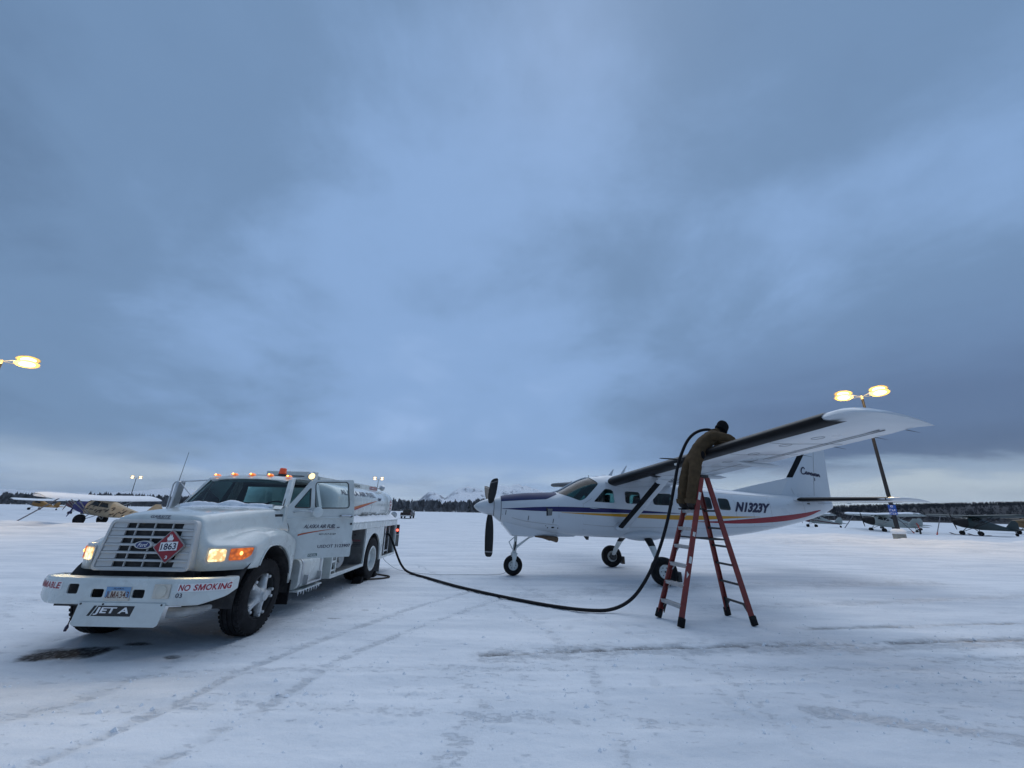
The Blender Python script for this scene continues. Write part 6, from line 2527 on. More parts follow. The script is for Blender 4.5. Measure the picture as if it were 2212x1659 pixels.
        u1, u2, u3 = Vector(under(2.95, 0.10, -0.01)), Vector(under(2.95, 0.45, -0.01)), a1
        m.loft([[u1 + Vector((0, -0.10, 0)), u2 + Vector((0, -0.10, 0)), u2 + Vector((0, 0.10, 0)), u1 + Vector((0, 0.10, 0))],
                [a1 + Vector((-0.09, -0.05, -0.02)), a1 + Vector((0.13, -0.05, -0.02)), a1 + Vector((0.13, 0.05, -0.02)), a1 + Vector((-0.09, 0.05, -0.02))]], True, True, True)
        m.build('strut_fairing', W, st, bevel=0.02)
        m = MB()
        q1, q2 = u1 + Vector((-0.012, 0, -0.02)), a1 + Vector((-0.102, 0, 0.0))
        m.add([q1 + Vector((0, -0.13, 0)), q1 + Vector((0, 0.13, 0)), q2 + Vector((0, 0.03, 0)), q2 + Vector((0, -0.03, 0)),
               q1 + Vector((0.10, -0.105, -0.02)), q2 + Vector((0.10, -0.055, 0.03))], [(0, 1, 2, 3), (0, 3, 5, 4)])
        m.build('fairing_boot', 'boot_black', st, smooth=None)
        m = MB()
        m.tube([(a1.x + 0.15, a1.y, a1.z), (a1.x + 0.2, a1.y, a1.z - 0.05), (a1.x + 0.24, a1.y, a1.z - 0.01), (a1.x + 0.17, a1.y, a1.z + 0.02)], 0.008, 6)
        m.build('tie_down_ring', 'dark_metal', st)
        m = MB()
        m.ball((-0.60, s * 0.81, 1.33), (0.22, 0.07, 0.10), 16, 10)
        m.build('strut_cuff', W, st, smooth=80)
        if s == -1:
            m = MB()
            m.tube([(-0.80, -4.55, 2.80), (-1.05, -4.55, 2.818), (-1.28, -4.55, 2.822), (-1.32, -4.55, 2.822)], [0.020, 0.016, 0.011, 0.004], 8)
            m.build('pitot_probe', 'prop_black', wg)
            m = MB()
            m.box(-0.86, -0.80, -4.38, -4.30, 2.72, 2.76)
            m.build('stall_vane', 'sticker_white', wg)
    # carry-through hump over the cabin
    m = MB()
    rings = []
    for x, h, w_ in ((-1.05, 0.0, 0.50), (-0.8, 0.02, 0.60), (0.2, 0.035, 0.64), (1.0, 0.0, 0.58)):
        zt = sec(x)[1]
        rings.append([(x, w_ * a, zt - 0.14 + (0.15 + h) * (1 - abs(a) ** 3)) for a in np.linspace(-1, 1, 13)])
    m.loft(rings, False)
    m.build('wing_centre', W, A, smooth=60)
    # antennas on the roof
    for x0, z0, x1, z1 in ((-0.60, 2.82, -0.44, 3.06), (-0.22, 2.84, 0.01, 3.19)):
        m = MB()
        m.loft([[(x0 - 0.06, 0, z0), (x0, -0.012, z0), (x0 + 0.08, 0, z0), (x0, 0.012, z0)], [(x1 - 0.015, 0, z1), (x1, -0.004, z1), (x1 + 0.02, 0, z1), (x1, 0.004, z1)]], True, True, True)
        m.build('antenna', W, A)
    m = MB()
    m.tube([(-0.85, -0.05, 2.80), (-0.85, -0.05, 2.87), (-0.72, -0.05, 2.87), (-0.72, -0.05, 2.81)], 0.005, 5)
    m.build('roof_loop', 'aluminium', A)
    m = MB()
    m.tube([(-1.30, -0.1, 2.78), (-1.31, -0.1, 2.85)], 0.008, 6)
    m.build('temperature_probe', 'dark_metal', A)
    m = MB()
    m.hexa([(-1.42, -0.02, 0.96), (-1.36, -0.02, 0.96), (-1.36, 0.02, 0.96), (-1.42, 0.02, 0.96), (-1.50, -0.02, 1.06), (-1.34, -0.02, 1.06), (-1.34, 0.02, 1.06), (-1.50, 0.02, 1.06)])
    m.build('belly_antenna', 'dark_metal', A)

    # tail -----------------------------------------------------------------------------------------------
    def lens(poly, th, name, mat, par, d=0.0):
        m = MB()
        c = np.mean(np.array(poly), 0)
        rings = []
        for q, y in ((1.0, 0.006), (0.97, 0.45 * th), (0.85, 0.85 * th), (0.6, th)):
            rings.append([(c[0] + (x - c[0]) * q, -(y + d), c[1] + (z - c[1]) * (0.5 + 0.5 * q)) for x, z in poly])
        full = rings[::-1] + [[(p[0], -p[1], p[2]) for p in r_] for r_ in rings]
        m.loft(full, True, True, True)
        return m.build(name, mat, par, smooth=30)
    tail = empty('tail')
    tail.parent = A
    # fin as sections up the height: le, te, thickness
    m = MB()
    FIN = [(2.18, 5.05, 7.22, 0.085), (2.45, 5.30, 7.25, 0.080), (2.99, 5.70, 7.29, 0.070), (3.45, 6.06, 7.335, 0.06), (3.9, 6.40, 7.38, 0.052), (4.35, 6.74, 7.425, 0.042), (4.44, 6.86, 7.42, 0.02)]
    rings = []
    for z, le, te, th in FIN:
        ch = te - le
        row = []
        for x in (1, 0.75, 0.5, 0.3, 0.15, 0.06, 0.015):
            row.append((le + x * ch, -th * min(1, math.sqrt(x / 0.25)) * (1 if x < 0.35 else (1 - x) / 0.65 * 0.95 + 0.05), z))
        row.append((le, 0, z))
        row += [(p[0], -p[1], p[2]) for p in reversed(row[:-1])]
        rings.append(row)
    m.loft(rings, True, True, True)
    m.build('fin', W, tail, smooth=40)
    m = MB()
    rings = []
    for x, zt, th in ((3.55, 2.505, 0.006), (4.2, 2.66, 0.02), (5.0, 2.835, 0.03), (5.72, 2.992, 0.035)):
        zb = sec(x)[1] - 0.06
        rings.append([(x, -th, zb), (x, -th * 0.8, zt - 0.01), (x, 0, zt), (x, th * 0.8, zt - 0.01), (x, th, zb)])
    m.loft(rings, True, True, True)
    m.build('dorsal_fin', W, tail, smooth=40)

    def finy(x, z, d=0.004):
        le = np.interp(z, [f[0] for f in FIN], [f[1] for f in FIN])
        te = np.interp(z, [f[0] for f in FIN], [f[2] for f in FIN])
        th = np.interp(z, [f[0] for f in FIN], [f[3] for f in FIN])
        q = max(0.0, min(1.0, (x - le) / (te - le)))
        return (x, -(th * min(1, math.sqrt(q / 0.25)) * (1 if q < 0.35 else (1 - q) / 0.65 * 0.95 + 0.05)) - d, z)
    m = MB()
    rows = []
    for z in np.linspace(2.99, 4.25, 12):
        le = float(np.interp(z, [f[0] for f in FIN], [f[1] for f in FIN]))
        row = [finy(le + q, z, 0.005) for q in (0.19, 0.13, 0.08, 0.04, 0.012)] + [(le - 0.006, 0, z)]
        rows.append(row + [(p[0], -p[1], p[2]) for p in reversed(row[:-1])])
    m.loft(rows, False)
    m.build('fin_boot', 'boot_black', tail, smooth=60)
    m = MB()
    m.tube([finy(6.56 + 0.225 * (z - 2.34), z, 0.001) for z in np.linspace(2.40, 4.3, 10)], 0.006, 5)
    m.build('rudder_gap', 'placard_back', tail)
    m = MB()
    m.tube([finy(5.66, 2.95, 0.001), finy(5.75, 2.6, 0.001), finy(5.80, 2.42, 0.001)], 0.004, 5)
    m.build('fin_seam', 'placard_back', tail)
    # script lettering
    script = [[(1.9, 3.1), (2.05, 3.6), (1.7, 4.0), (1.1, 3.7), (0.5, 2.8), (0.15, 1.6), (0.25, 0.7), (0.8, 0.35), (1.5, 0.5), (2.2, 1.0)],
              [(3.3, 1.7), (2.7, 1.75), (2.35, 1.2), (2.5, 0.65), (3.0, 0.75), (3.3, 1.6), (3.25, 0.8), (3.6, 0.65), (3.9, 1.2), (4.05, 1.75), (4.3, 1.5), (4.6, 1.6), (4.55, 0.9), (4.85, 0.6), (5.15, 1.0)],
              [(6.0, 1.6), (5.4, 1.65), (5.05, 1.1), (5.2, 0.55), (5.7, 0.65), (6.0, 1.5), (5.95, 0.7), (6.25, 0.55), (6.55, 1.2), (6.6, 1.6), (6.75, 0.5), (7.15, 1.1), (7.2, 1.65), (7.5, 1.4)],
              [(8.3, 1.55), (7.7, 1.6), (7.35, 1.05), (7.5, 0.5), (8.0, 0.6), (8.3, 1.45), (8.25, 0.65), (8.5, 0.55), (8.8, 1.55), (8.8, 0.5), (9.1, 1.25), (9.5, 1.5), (9.65, 1.0), (9.55, 0.5), (9.95, 0.45)]]
    m = MB()
    for st_ in script:
        pp = crspline(st_, 4)
        up, lo = [], []
        for i, p in enumerate(pp):
            a = pp[max(0, i - 1)]
            b = pp[min(len(pp) - 1, i + 1)]
            dx, dz = b[0] - a[0], b[1] - a[1]
            l = math.hypot(dx, dz) or 1
            w_ = 0.27
            f = lambda X, Z: finy(6.24 + 0.0745 * X, 3.105 + 0.062 * Z - 0.0085 * X, 0.006)
            up.append(f(p[0] - dz / l * w_, p[1] + dx / l * w_ * 1.3))
            lo.append(f(p[0] + dz / l * w_, p[1] - dx / l * w_ * 1.3))
        k = len(up)
        m.add(up + lo, [(i, i + 1, k + i + 1, k + i) for i in range(k - 1)])
    m.build('script_lettering', 'decal_navy', tail, smooth=None, fixn=False)
    m = MB()
    m.add([finy(6.715, 2.90), finy(6.745, 2.90), finy(6.755, 3.0), finy(6.725, 3.0)], [(0, 1, 2, 3)])
    m.build('hinge_cover', 'decal_navy', tail, smooth=None)
    # tailplane
    for s in (-1, 1):
        tp = empty('tailplane')
        tp.parent = A
        m = MB()
        rings = []
        TP = [(0.10, 5.50, 6.86, 2.255, 2.225, 0.11), (1.2, 5.64, 6.82, 2.245, 2.20, 0.11), (2.2, 5.77, 6.78, 2.235, 2.175, 0.11), (2.85, 5.855, 6.75, 2.225, 2.155, 0.11), (3.0, 5.93, 6.80, 2.232, 2.155, 0.09), (3.12, 6.10, 6.87, 2.235, 2.15, 0.06), (3.17, 6.30, 6.90, 2.232, 2.145, 0.03)]
        for a, le, te, z1, z2, th in TP:
            rings.append(wsec(s * a, le, te, z1, z2, th))
        m.loft(rings, True, True, True)
        m.build('stabiliser', W, tp, smooth=35)
        m = MB()
        rr = []
        for a in np.linspace(0.42, 2.88, 8):
            le = float(np.interp(a, [t[0] for t in TP], [t[1] for t in TP]))
            te = float(np.interp(a, [t[0] for t in TP], [t[2] for t in TP]))
            z1 = float(np.interp(a, [t[0] for t in TP], [t[3] for t in TP]))
            z2 = float(np.interp(a, [t[0] for t in TP], [t[4] for t in TP]))
            ch = te - le
            row = []
            for x, e in ((0.12, 1), (0.08, 1), (0.04, 1), (0.012, 1), (0.0, 0), (0.012, -1), (0.04, -1), (0.08, -1), (0.12, -1), (0.16, -1)):
                t = 5 * (0.2969 * math.sqrt(x) - 0.126 * x - 0.3516 * x * x) * 0.11 * ch if x else 0
                row.append((le + x * ch - 0.005, s * (a + (0.5 * x if a > 2.8 else 0)), z1 + (z2 - z1) * x + 0.12 * x * (1 - x) * ch + e * (t + 0.005)))
            rr.append(row)
        m.loft(rr, False)
        m.build('stabiliser_boot', 'boot_black', tp, smooth=60)
        m = MB()
        m.tube([(6.42 - 0.03 * a, s * a, 2.168 - 0.006 * a) for a in np.linspace(0.3, 2.9, 6)], 0.006, 5)
        m.build('elevator_gap', 'placard_back', tp)
        m = MB()
        m.box(6.30, 6.42, s * 1.4 - 0.012, s * 1.4 + 0.012, 2.13, 2.165)
        m.build('hinge', W, tp)
    m = MB()
    m.add([side(6.02, 2.17, 0.006), side(6.14, 2.17, 0.006), side(6.14, 2.12, 0.006), side(6.02, 2.12, 0.006)], [(0, 1, 2, 3)])
    m.build('data_plate', 'compartment', tail, smooth=None)
    return A


PLANE = plane()


# ------------------------------------------------------------------ stepladder
def ladder():
    Lq = empty('stepladder', (3.4, 7.57, 0.0))
    tag(Lq, 'red fibreglass stepladder with aluminium steps standing under the wing', 'ladder')
    O = Vector((3.4, 7.57, 0.0))
    g = {}
    for k, (x, y) in dict(fl=(2.65, 7.77), fr=(2.79, 7.15), bl=(4.01, 8.0), br=(4.11, 7.35)).items():
        g[k] = Vector((x, y, ground_z(x, y) + 0.005)) - O
    C = Vector((3.585, 7.56, 2.40)) - O
    wd = Vector((0.20, -0.98, 0)).normalized()
    fw = Vector((0.98, 0.20, 0)).normalized()
    top = {'fl': C - wd * 0.16 - fw * 0.055, 'fr': C + wd * 0.16 - fw * 0.055, 'bl': C - wd * 0.15 + fw * 0.065, 'br': C + wd * 0.15 + fw * 0.065}
    for k in ('fl', 'fr', 'bl', 'br'):
        d = (top[k] - g[k]).normalized()
        a = g[k] + d * 0.10
        m = MB()                                 # channel rail: web and two flanges
        inner = 1 if k in ('fl', 'bl') else -1
        m.beam(a, top[k], 0.012, 0.088, fw)
        for e in (-1, 1):
            off = fw * (e * 0.041) + wd * (inner * 0.019)
            m.beam(a + off, top[k] + off, 0.026, 0.010, fw)
        r = m.build('rail', 'ladder_red', Lq, bevel=0.003)
        m = MB()
        m.beam(g[k] + d * 0.004, g[k] + d * 0.15, 0.052, 0.112, fw)
        m.build('foot', 'rubber', r, bevel=0.010)
    def on(k, z):
        t = (z - g[k].z) / (top[k].z - g[k].z)
        return g[k] + (top[k] - g[k]) * t
    for i in range(6):
        z = 0.302 + 0.302 * i
        a, b = on('fl', z), on('fr', z)
        m = MB()
        m.beam(a + wd * 0.012, b - wd * 0.012, 0.092, 0.030)
        m.beam(a + wd * 0.012 - fw * 0.043 - Vector((0, 0, 0.016)), b - wd * 0.012 - fw * 0.043 - Vector((0, 0, 0.016)), 0.006, 0.05)
        st = m.build('step', 'ladder_step', Lq, bevel=0.003)
        for p, q in ((a, 1), (b, -1)):
            m = MB()
            m.beam(p + wd * (q * 0.02) - Vector((0, 0, 0.11)), p + wd * (q * 0.12) - Vector((0, 0, 0.02)), 0.022, 0.006)
            m.build('step_brace', 'ladder_step', st)
        a, b = on('bl', z), on('br', z)
        m = MB()
        m.beam(a + wd * 0.012, b - wd * 0.012, 0.030, 0.034)
        m.build('rear_bar', 'dark_metal', Lq, bevel=0.003)
    for f_, b_ in (('fl', 'bl'), ('fr', 'br')):
        m = MB()
        p, q = on(f_, 1.36), on(b_, 1.33)
        mid = (p + q) / 2 + Vector((0, 0, -0.012))
        m.beam(p, mid, 0.008, 0.028)
        m.beam(mid, q, 0.008, 0.028)
        m.build('spreader', 'dark_metal', Lq)
    m = MB()
    m.beam(on('bl', 1.33), on('br', 1.33), 0.02, 0.02)
    m.build('spreader_bar', 'dark_metal', Lq)
    for f_, q in (('bl', 1), ('br', -1)):
        m = MB()
        p = on(f_, 0.30)
        m.hexa([p + wd * (q * 0.01) + Vector((0, 0, -0.16)), p + wd * (q * 0.018) + Vector((0, 0, -0.16)), p + wd * (q * 0.15), p + wd * (q * 0.01),
                p + wd * (q * 0.01) + Vector((0, 0, -0.16)) + fw * 0.01, p + wd * (q * 0.018) + Vector((0, 0, -0.16)) + fw * 0.01, p + wd * (q * 0.15) + fw * 0.01, p + wd * (q * 0.01) + fw * 0.01])
        m.build('corner_brace', 'dark_metal', Lq)
    for f_, q in (('fl', 1), ('fr', -1)):
        m = MB()
        p = on(f_, 0.29)
        m.hexa([p + wd * (q * 0.01) + Vector((0, 0, -0.20)), p + wd * (q * 0.02) + Vector((0, 0, -0.20)), p + wd * (q * 0.15), p + wd * (q * 0.01),
                p + wd * (q * 0.01) + Vector((0, 0, -0.20)) + fw * 0.01, p + wd * (q * 0.02) + Vector((0, 0, -0.20)) + fw * 0.01, p + wd * (q * 0.15) + fw * 0.01, p + wd * (q * 0.01) + fw * 0.01])
        m.build('corner_brace', 'dark_metal', Lq)
    m = MB()
    m.hexa([C + wd * a + fw * b + Vector((0, 0, z)) for z in (0.0, 0.05) for a, b in ((-0.17, -0.075), (0.17, -0.075), (0.17, 0.085), (-0.17, 0.085))])
    m.build('top_cap', 'black_plastic', Lq, bevel=0.012)
    # worn labels on the near front rail
    dfr = (top['fr'] - g['fr']).normalized()
    for z, h in ((0.95, 0.11), (1.38, 0.075), (2.0, 0.14)):
        p = on('fr', z)
        m = MB()
        m.beam(p + wd * 0.0075, p + dfr * h + wd * 0.0075, 0.001, 0.050, fw)
        m.build('label', 'sticker_white', Lq)
    p = on('fr', 0.72) + wd * 0.0075
    m = MB()
    m.add([p - fw * 0.025, p + fw * 0.03 + Vector((0, 0, 0.06)), p - fw * 0.005 + Vector((0, 0, 0.11))], [(0, 1, 2)])
    m.build('label', 'sticker_white', Lq, smooth=None)


ladder()


# ------------------------------------------------------------------ person
def person():
    P = {}
    E_ = []

    def v(n, co, r, par=None):
        P[n] = (Vector(co), r if isinstance(r, tuple) else (r, r))
        if par:
            E_.append((par, n))
    v('pelvis', (3.495, 7.555, 2.83), (0.185, 0.155))
    v('waist', (3.672, 7.565, 2.998), (0.19, 0.16), 'pelvis')
    v('chest', (3.865, 7.580, 3.162), (0.215, 0.175), 'waist')
    v('collar', (4.02, 7.595, 3.29), (0.15, 0.12), 'chest')
    v('neck', (4.095, 7.605, 3.315), (0.075, 0.075), 'collar')
    v('jaw', (4.145, 7.61, 3.335), (0.085, 0.09), 'neck')
    v('skull', (4.205, 7.615, 3.385), (0.098, 0.105), 'jaw')
    for s, n, dy in ((1, 'r', -1), (-1, 'l', 1)):
        q = 0 if n == 'r' else 1
        v(n + 'hip', ((3.535, 7.46, 2.74), (3.50, 7.66, 2.74))[q], 0.128, 'pelvis')
        v(n + 'thigh', ((3.475, 7.435, 2.54), (3.42, 7.665, 2.54))[q], 0.116, n + 'hip')
        v(n + 'knee', ((3.41, 7.42, 2.34), (3.345, 7.665, 2.34))[q], 0.098, n + 'thigh')
        v(n + 'calf', ((3.355, 7.41, 2.16), (3.295, 7.665, 2.16))[q], 0.100, n + 'knee')
        v(n + 'ankle', ((3.30, 7.40, 1.955), (3.255, 7.665, 1.955))[q], 0.088, n + 'calf')
        v(n + 'heel', ((3.295, 7.40, 1.885), (3.25, 7.665, 1.885))[q], 0.055, n + 'ankle')
        v(n + 'sole', ((3.38, 7.405, 1.868), (3.34, 7.67, 1.868))[q], 0.048, n + 'heel')
        v(n + 'toe', ((3.47, 7.41, 1.862), (3.43, 7.68, 1.862))[q], 0.040, n + 'sole')
        v(n + 'shoulder', ((3.955, 7.395, 3.195), (3.985, 7.785, 3.215))[q], 0.112, 'chest')
        v(n + 'upperarm', ((4.06, 7.34, 3.165), (4.12, 7.82, 3.16))[q], 0.094, n + 'shoulder')
        v(n + 'elbow', ((4.21, 7.34, 3.125), (4.275, 7.83, 3.10))[q], 0.082, n + 'upperarm')
        v(n + 'forearm', ((4.285, 7.45, 3.085), (4.34, 7.75, 3.085))[q], 0.070, n + 'elbow')
        v(n + 'wrist', ((4.335, 7.555, 3.055), (4.385, 7.685, 3.065))[q], 0.046, n + 'forearm')
        v(n + 'palm', ((4.365, 7.61, 3.052), (4.41, 7.64, 3.062))[q], (0.040, 0.026), n + 'wrist')
        hd = Vector((0.5, 0.86 * (-dy), -0.05)).normalized()
        up = Vector((0.86, -0.5 * (-dy), 0.05)).normalized()
        base = P[n + 'palm'][0]
        for i, (o, ln) in enumerate(((-0.028, 0.060), (-0.010, 0.072), (0.010, 0.068), (0.028, 0.052))):
            a = base + hd * 0.040 + up * o
            v(n + 'f%d' % i, a, 0.0105, n + 'palm')
            v(n + 'g%d' % i, a + hd * ln * 0.55 + Vector((0, 0, -0.012)), 0.0095, n + 'f%d' % i)
            v(n + 'h%d' % i, a + hd * ln * 0.85 + Vector((0, 0, -0.036)), 0.0085, n + 'g%d' % i)
        a = base - up * 0.034 - hd * 0.012
        v(n + 't0', a, 0.0125, n + 'palm')
        v(n + 't1', a - up * 0.026 + hd * 0.028 + Vector((0, 0, -0.010)), 0.0105, n + 't0')
    names = list(P)
    idx = {n: i for i, n in enumerate(names)}
    root = Vector((3.36, 7.53, 1.82))
    me = bpy.data.meshes.new('skeleton')
    me.from_pydata([tuple(P[n][0] - root) for n in names], [(idx[a], idx[b]) for a, b in E_], [])
    o = bpy.data.objects.new('skeleton', me)
    COL.objects.link(o)
    md = o.modifiers.new('skin', 'SKIN')
    md.use_smooth_shade = True
    md.branch_smoothing = 0.4
    for i, n in enumerate(names):
        me.skin_vertices[0].data[i].radius = P[n][1]
    me.skin_vertices[0].data[idx['pelvis']].use_root = True
    ss = o.modifiers.new('sub', 'SUBSURF')
    ss.levels = ss.render_levels = 3
    dg = bpy.context.evaluated_depsgraph_get()
    bm_ = bpy.data.meshes.new_from_object(o.evaluated_get(dg))
    bpy.data.objects.remove(o)
    # folds of heavy cloth: push the surface in and out with stretched noise
    co = np.array([v_.co[:] for v_ in bm_.vertices])
    no = np.array([v_.normal[:] for v_ in bm_.vertices])
    seg = np.array([[P[a][0] - root, P[b][0] - root] for a, b in E_])
    lab = [(a, b) for a, b in E_]
    d2 = np.full(len(co), 1e9)
    own = np.zeros(len(co), int)
    for k, (a, b) in enumerate(seg):
        ab = b - a
        t = np.clip(((co - a) @ ab) / (ab @ ab), 0, 1)
        d = np.linalg.norm(co - a - t[:, None] * ab, axis=1)
        mm = d < d2
        d2[mm] = d[mm]
        own[mm] = k
    kind = []
    for a, b in lab:
        if b in ('jaw', 'skull'):
            kind.append(1)
        elif b == 'neck':
            kind.append(0)
        elif b[1:] in ('palm', 'f0', 'f1', 'f2', 'f3', 'g0', 'g1', 'g2', 'g3', 'h0', 'h1', 'h2', 'h3', 't0', 't1'):
            kind.append(2)
        elif b[1:] in ('heel', 'sole', 'toe'):
            kind.append(3)
        else:
            kind.append(0)
    kind = np.array(kind)[own]
    n1 = fbm(co[:, 0] * 9 + co[:, 2] * 5, co[:, 1] * 8 - co[:, 2] * 7, 3, 301) - 0.5
    n2 = fbm(co[:, 2] * 30 + co[:, 0] * 8, co[:, 1] * 9, 2, 311) - 0.5
    amp = np.where(kind == 0, 1.0, 0.0)
    n3 = np.abs(fbm(co[:, 2] * 16 + co[:, 0] * 14, co[:, 1] * 16 + co[:, 0] * 6, 3, 321) * 2 - 1)
    co = co + no * (amp * (0.022 * n1 + 0.004 * n2 - 0.008 * (1 - np.clip(n3 * 3, 0, 1))))[:, None]
    bm_.vertices.foreach_set('co', co.ravel())
    bm_.materials.clear()
    for k in ('coverall', 'skin', 'knit_black', 'boot_leather'):
        bm_.materials.append(MATS[k])
    for p in bm_.polygons:
        ks = [kind[i] for i in p.vertices]
        p.material_index = int(max(set(ks), key=ks.count))
    fd_ = np.array(Vector((0.66, 0.62, -0.42)).normalized())
    hc = np.array(P['skull'][0] - root)
    for p in bm_.polygons:            # only the face itself is bare
        if p.material_index == 1 and (np.array(p.center) - hc) @ fd_ < 0.045:
            p.material_index = 2
    bm_.shade_smooth()
    bm_.update()
    bm_.name = 'person'
    b = bpy.data.objects.new('person', bm_)
    COL.objects.link(b)
    b.location = root
    tag(b, 'person in brown coveralls and black beanie leaning over the wing from the ladder', 'person')
    # beanie, ears, boots, seat patch
    H = P['skull'][0] - root
    fdir = Vector((0.66, 0.62, -0.42)).normalized()       # face looks down and forward
    upd = Vector((0.62, 0.02, 0.78)).normalized()
    rt = fdir.cross(upd).normalized()
    upd = rt.cross(fdir).normalized()
    m = MB()
    rings = []
    for t in np.linspace(-0.50, 1.0, 12):
        r = math.sqrt(max(0.0, 1 - max(0, t) ** 2.4)) * 0.120
        if t < 0:
            r = 0.120 + 0.002 * math.sin(t * 14)
        r = max(r, 0.004)
        cen = H - fdir * (0.012 + 0.03 * max(0, t)) + upd * (0.128 * t + 0.012)
        rings.append([cen + (fdir * math.cos(a) * 1.06 + rt * math.sin(a) * 0.90) * (r * (1 + 0.035 * math.sin(5 * a + 4 * t) * (0.3 + max(0, t)))) for a in np.linspace(0, 2 * math.pi, 33)[:-1]])
    m.loft(rings, True, False, True)
    m.build('beanie', 'knit_black', b, smooth=60)
    m = MB()
    rings = []
    for t, r in ((-0.58, 0.117), (-0.56, 0.123), (-0.34, 0.125), (-0.31, 0.119)):
        cen = H - fdir * 0.012 + upd * (0.125 * t + 0.015)
        rings.append([cen + (fdir * math.cos(a) * 1.08 + rt * math.sin(a) * 0.92) * r for a in np.linspace(0, 2 * math.pi, 25)[:-1]])
    m.loft(rings, True)
    m.build('beanie_cuff', 'knit_black', b, smooth=60)
    m = MB()
    m.ball(H + fdir * 0.115 - upd * 0.035, (0.018, 0.018, 0.022), 10, 6)
    m.build('nose', 'skin', b)
    for s in (-1, 1):
        m = MB()
        m.ball(H + fdir * 0.098 + rt * (s * 0.035) - upd * 0.005, 0.011, 8, 6)
        m.build('eye', 'decal_black', b)
    for n in ('r', 'l'):
        hl, tl = P[n + 'heel'][0] - root, P[n + 'toe'][0] - root
        m = MB()
        m.beam(hl + Vector((-0.055, 0, -0.046)), tl + Vector((0.045, 0, -0.022)), 0.105, 0.026)
        m.build('boot_sole', 'rubber', b, bevel=0.008)
        an = P[n + 'ankle'][0] - root
        m = MB()
        m.lathe([(-0.025, 0.090), (0.0, 0.099), (0.05, 0.103), (0.055, 0.094)], an, (0.12, 0, 1), 18)
        m.build('trouser_cuff', 'coverall', b, smooth=60)
    m = MB()                                   # dark worn patch / glove stuffed in the hip pocket
    hp = P['rhip'][0] - root
    m.ball(hp + Vector((0.095, -0.085, 0.075)), (0.035, 0.03, 0.075), 14, 10)
    m.build('pocket_glove', 'knit_black', b, smooth=80)


person()

# ------------------------------------------------------------------ hose and wires
m = MB()
pts = [(-3.72, 12.42, 1.02), (-3.58, 12.42, 1.01), (-3.44, 12.38, 0.82), (-3.28, 12.33, 0.52), (-3.08, 12.28, 0.20), (-2.75, 12.1, 0.045), (-2.05, 11.18, 0.035), (-1.05, 10.08, 0.035), (0.03, 8.99, 0.035), (0.9, 8.33, 0.035),
       (1.48, 8.11, 0.035), (1.92, 8.08, 0.06), (2.26, 8.0, 0.24), (2.50, 7.84, 0.58), (2.73, 7.76, 1.02), (2.96, 7.74, 1.58), (3.17, 7.74, 2.25), (3.28, 7.76, 2.60), (3.385, 7.79, 2.84), (3.56, 7.80, 3.15), (3.75, 7.79, 3.325), (3.98, 7.76, 3.385), (4.18, 7.80, 3.32), (4.32, 7.86, 3.20)]
rngh = random.Random(31)
pts = [(p[0] + rngh.uniform(-0.045, 0.045), p[1] + rngh.uniform(-0.045, 0.045), p[2]) if 5 <= i <= 11 else p for i, p in enumerate(pts)]
path = crspline(pts, 8)
root = Vector((1.4, 8.1, 0))
m.tube([Vector(p) - root for p in path], 0.030, 12)
hz = m.build('fuel_hose', 'hose_black', None, smooth=60)
hz.location = root
tag(hz, 'thick black fuel hose looping from the truck over the snow up to the wing', 'hose')
m = MB()
m.tube([Vector(p) - root for p in ((4.32, 7.86, 3.20), (4.37, 7.85, 3.14), (4.40, 7.80, 3.08))], [0.034, 0.038, 0.022], 10)
m.tube([Vector(p) - root for p in ((4.40, 7.80, 3.08), (4.405, 7.79, 3.01))], 0.016, 8)
m.build('nozzle', 'aluminium', hz)
m = MB()
m.tube([Vector(p) - root for p in path[:6]], 0.040, 12)
m.build('coupling', 'dark_metal', hz)

root = Vector((-1.5, 12.0, 0))
m = MB()
wp = crspline([(-3.60, 12.05, 0.45), (-3.50, 12.15, 0.30), (-3.25, 12.5, 0.06), (-2.59, 12.15, 0.02), (-2.0, 11.95, 0.02), (-1.53, 11.99, 0.02), (-0.95, 12.06, 0.02), (-0.5, 12.10, 0.02), (-0.12, 12.16, 0.06), (0.03, 12.13, 0.28), (0.08, 12.10, 0.50)], 6)
m.tube([Vector(p) - root for p in wp], 0.0055, 6)
bw = m.build('bonding_cable', 'wire_grey', None)
bw.location = root
tag(bw, 'thin grey bonding cable from the truck to the nose wheel', 'cable')
m = MB()
m.tube([Vector((0.08, 12.10, 0.50)) - root, Vector((0.085, 12.09, 0.58)) - root], [0.014, 0.010], 6)
m.build('clamp', 'aluminium', bw)

root = Vector((-3.4, 11.3, 0))
m = MB()
cp = crspline([(-3.62, 11.62, 0.06), (-3.50, 11.68, 0.03), (-3.32, 11.60, 0.025), (-3.20, 11.50, 0.025), (-3.15, 11.36, 0.025), (-3.22, 11.20, 0.025), (-3.38, 11.02, 0.03), (-3.55, 10.86, 0.04)], 6)
m.tube([Vector(p) - root for p in cp], 0.020, 8)
rp_ = m.build('chock_rope', 'rope_brown', None)
rp_.location = root
tag(rp_, 'looped brown chock rope on the snow by the rear truck tyre', 'rope')
for y0, y1 in ((10.42, 10.66), (11.42, 11.66)):
    m = MB()
    m.hexa([(-0.11, 0, 0.0), (0.11, 0, 0.0), (0.11, y1 - y0, 0.0), (-0.11, y1 - y0, 0.0), (-0.11, 0.09, 0.14), (0.11, 0.09, 0.14), (0.11, y1 - y0 - 0.09, 0.14), (-0.11, y1 - y0 - 0.09, 0.14)])
    ck = m.build('wheel_chock', 'rubber', None, bevel=0.01)
    ck.location = (-3.68, y0, 0.0)
    tag(ck, 'black wheel chock in front of the rear truck tyre' if y0 < 11 else 'black wheel chock behind the rear truck tyre', 'chock')


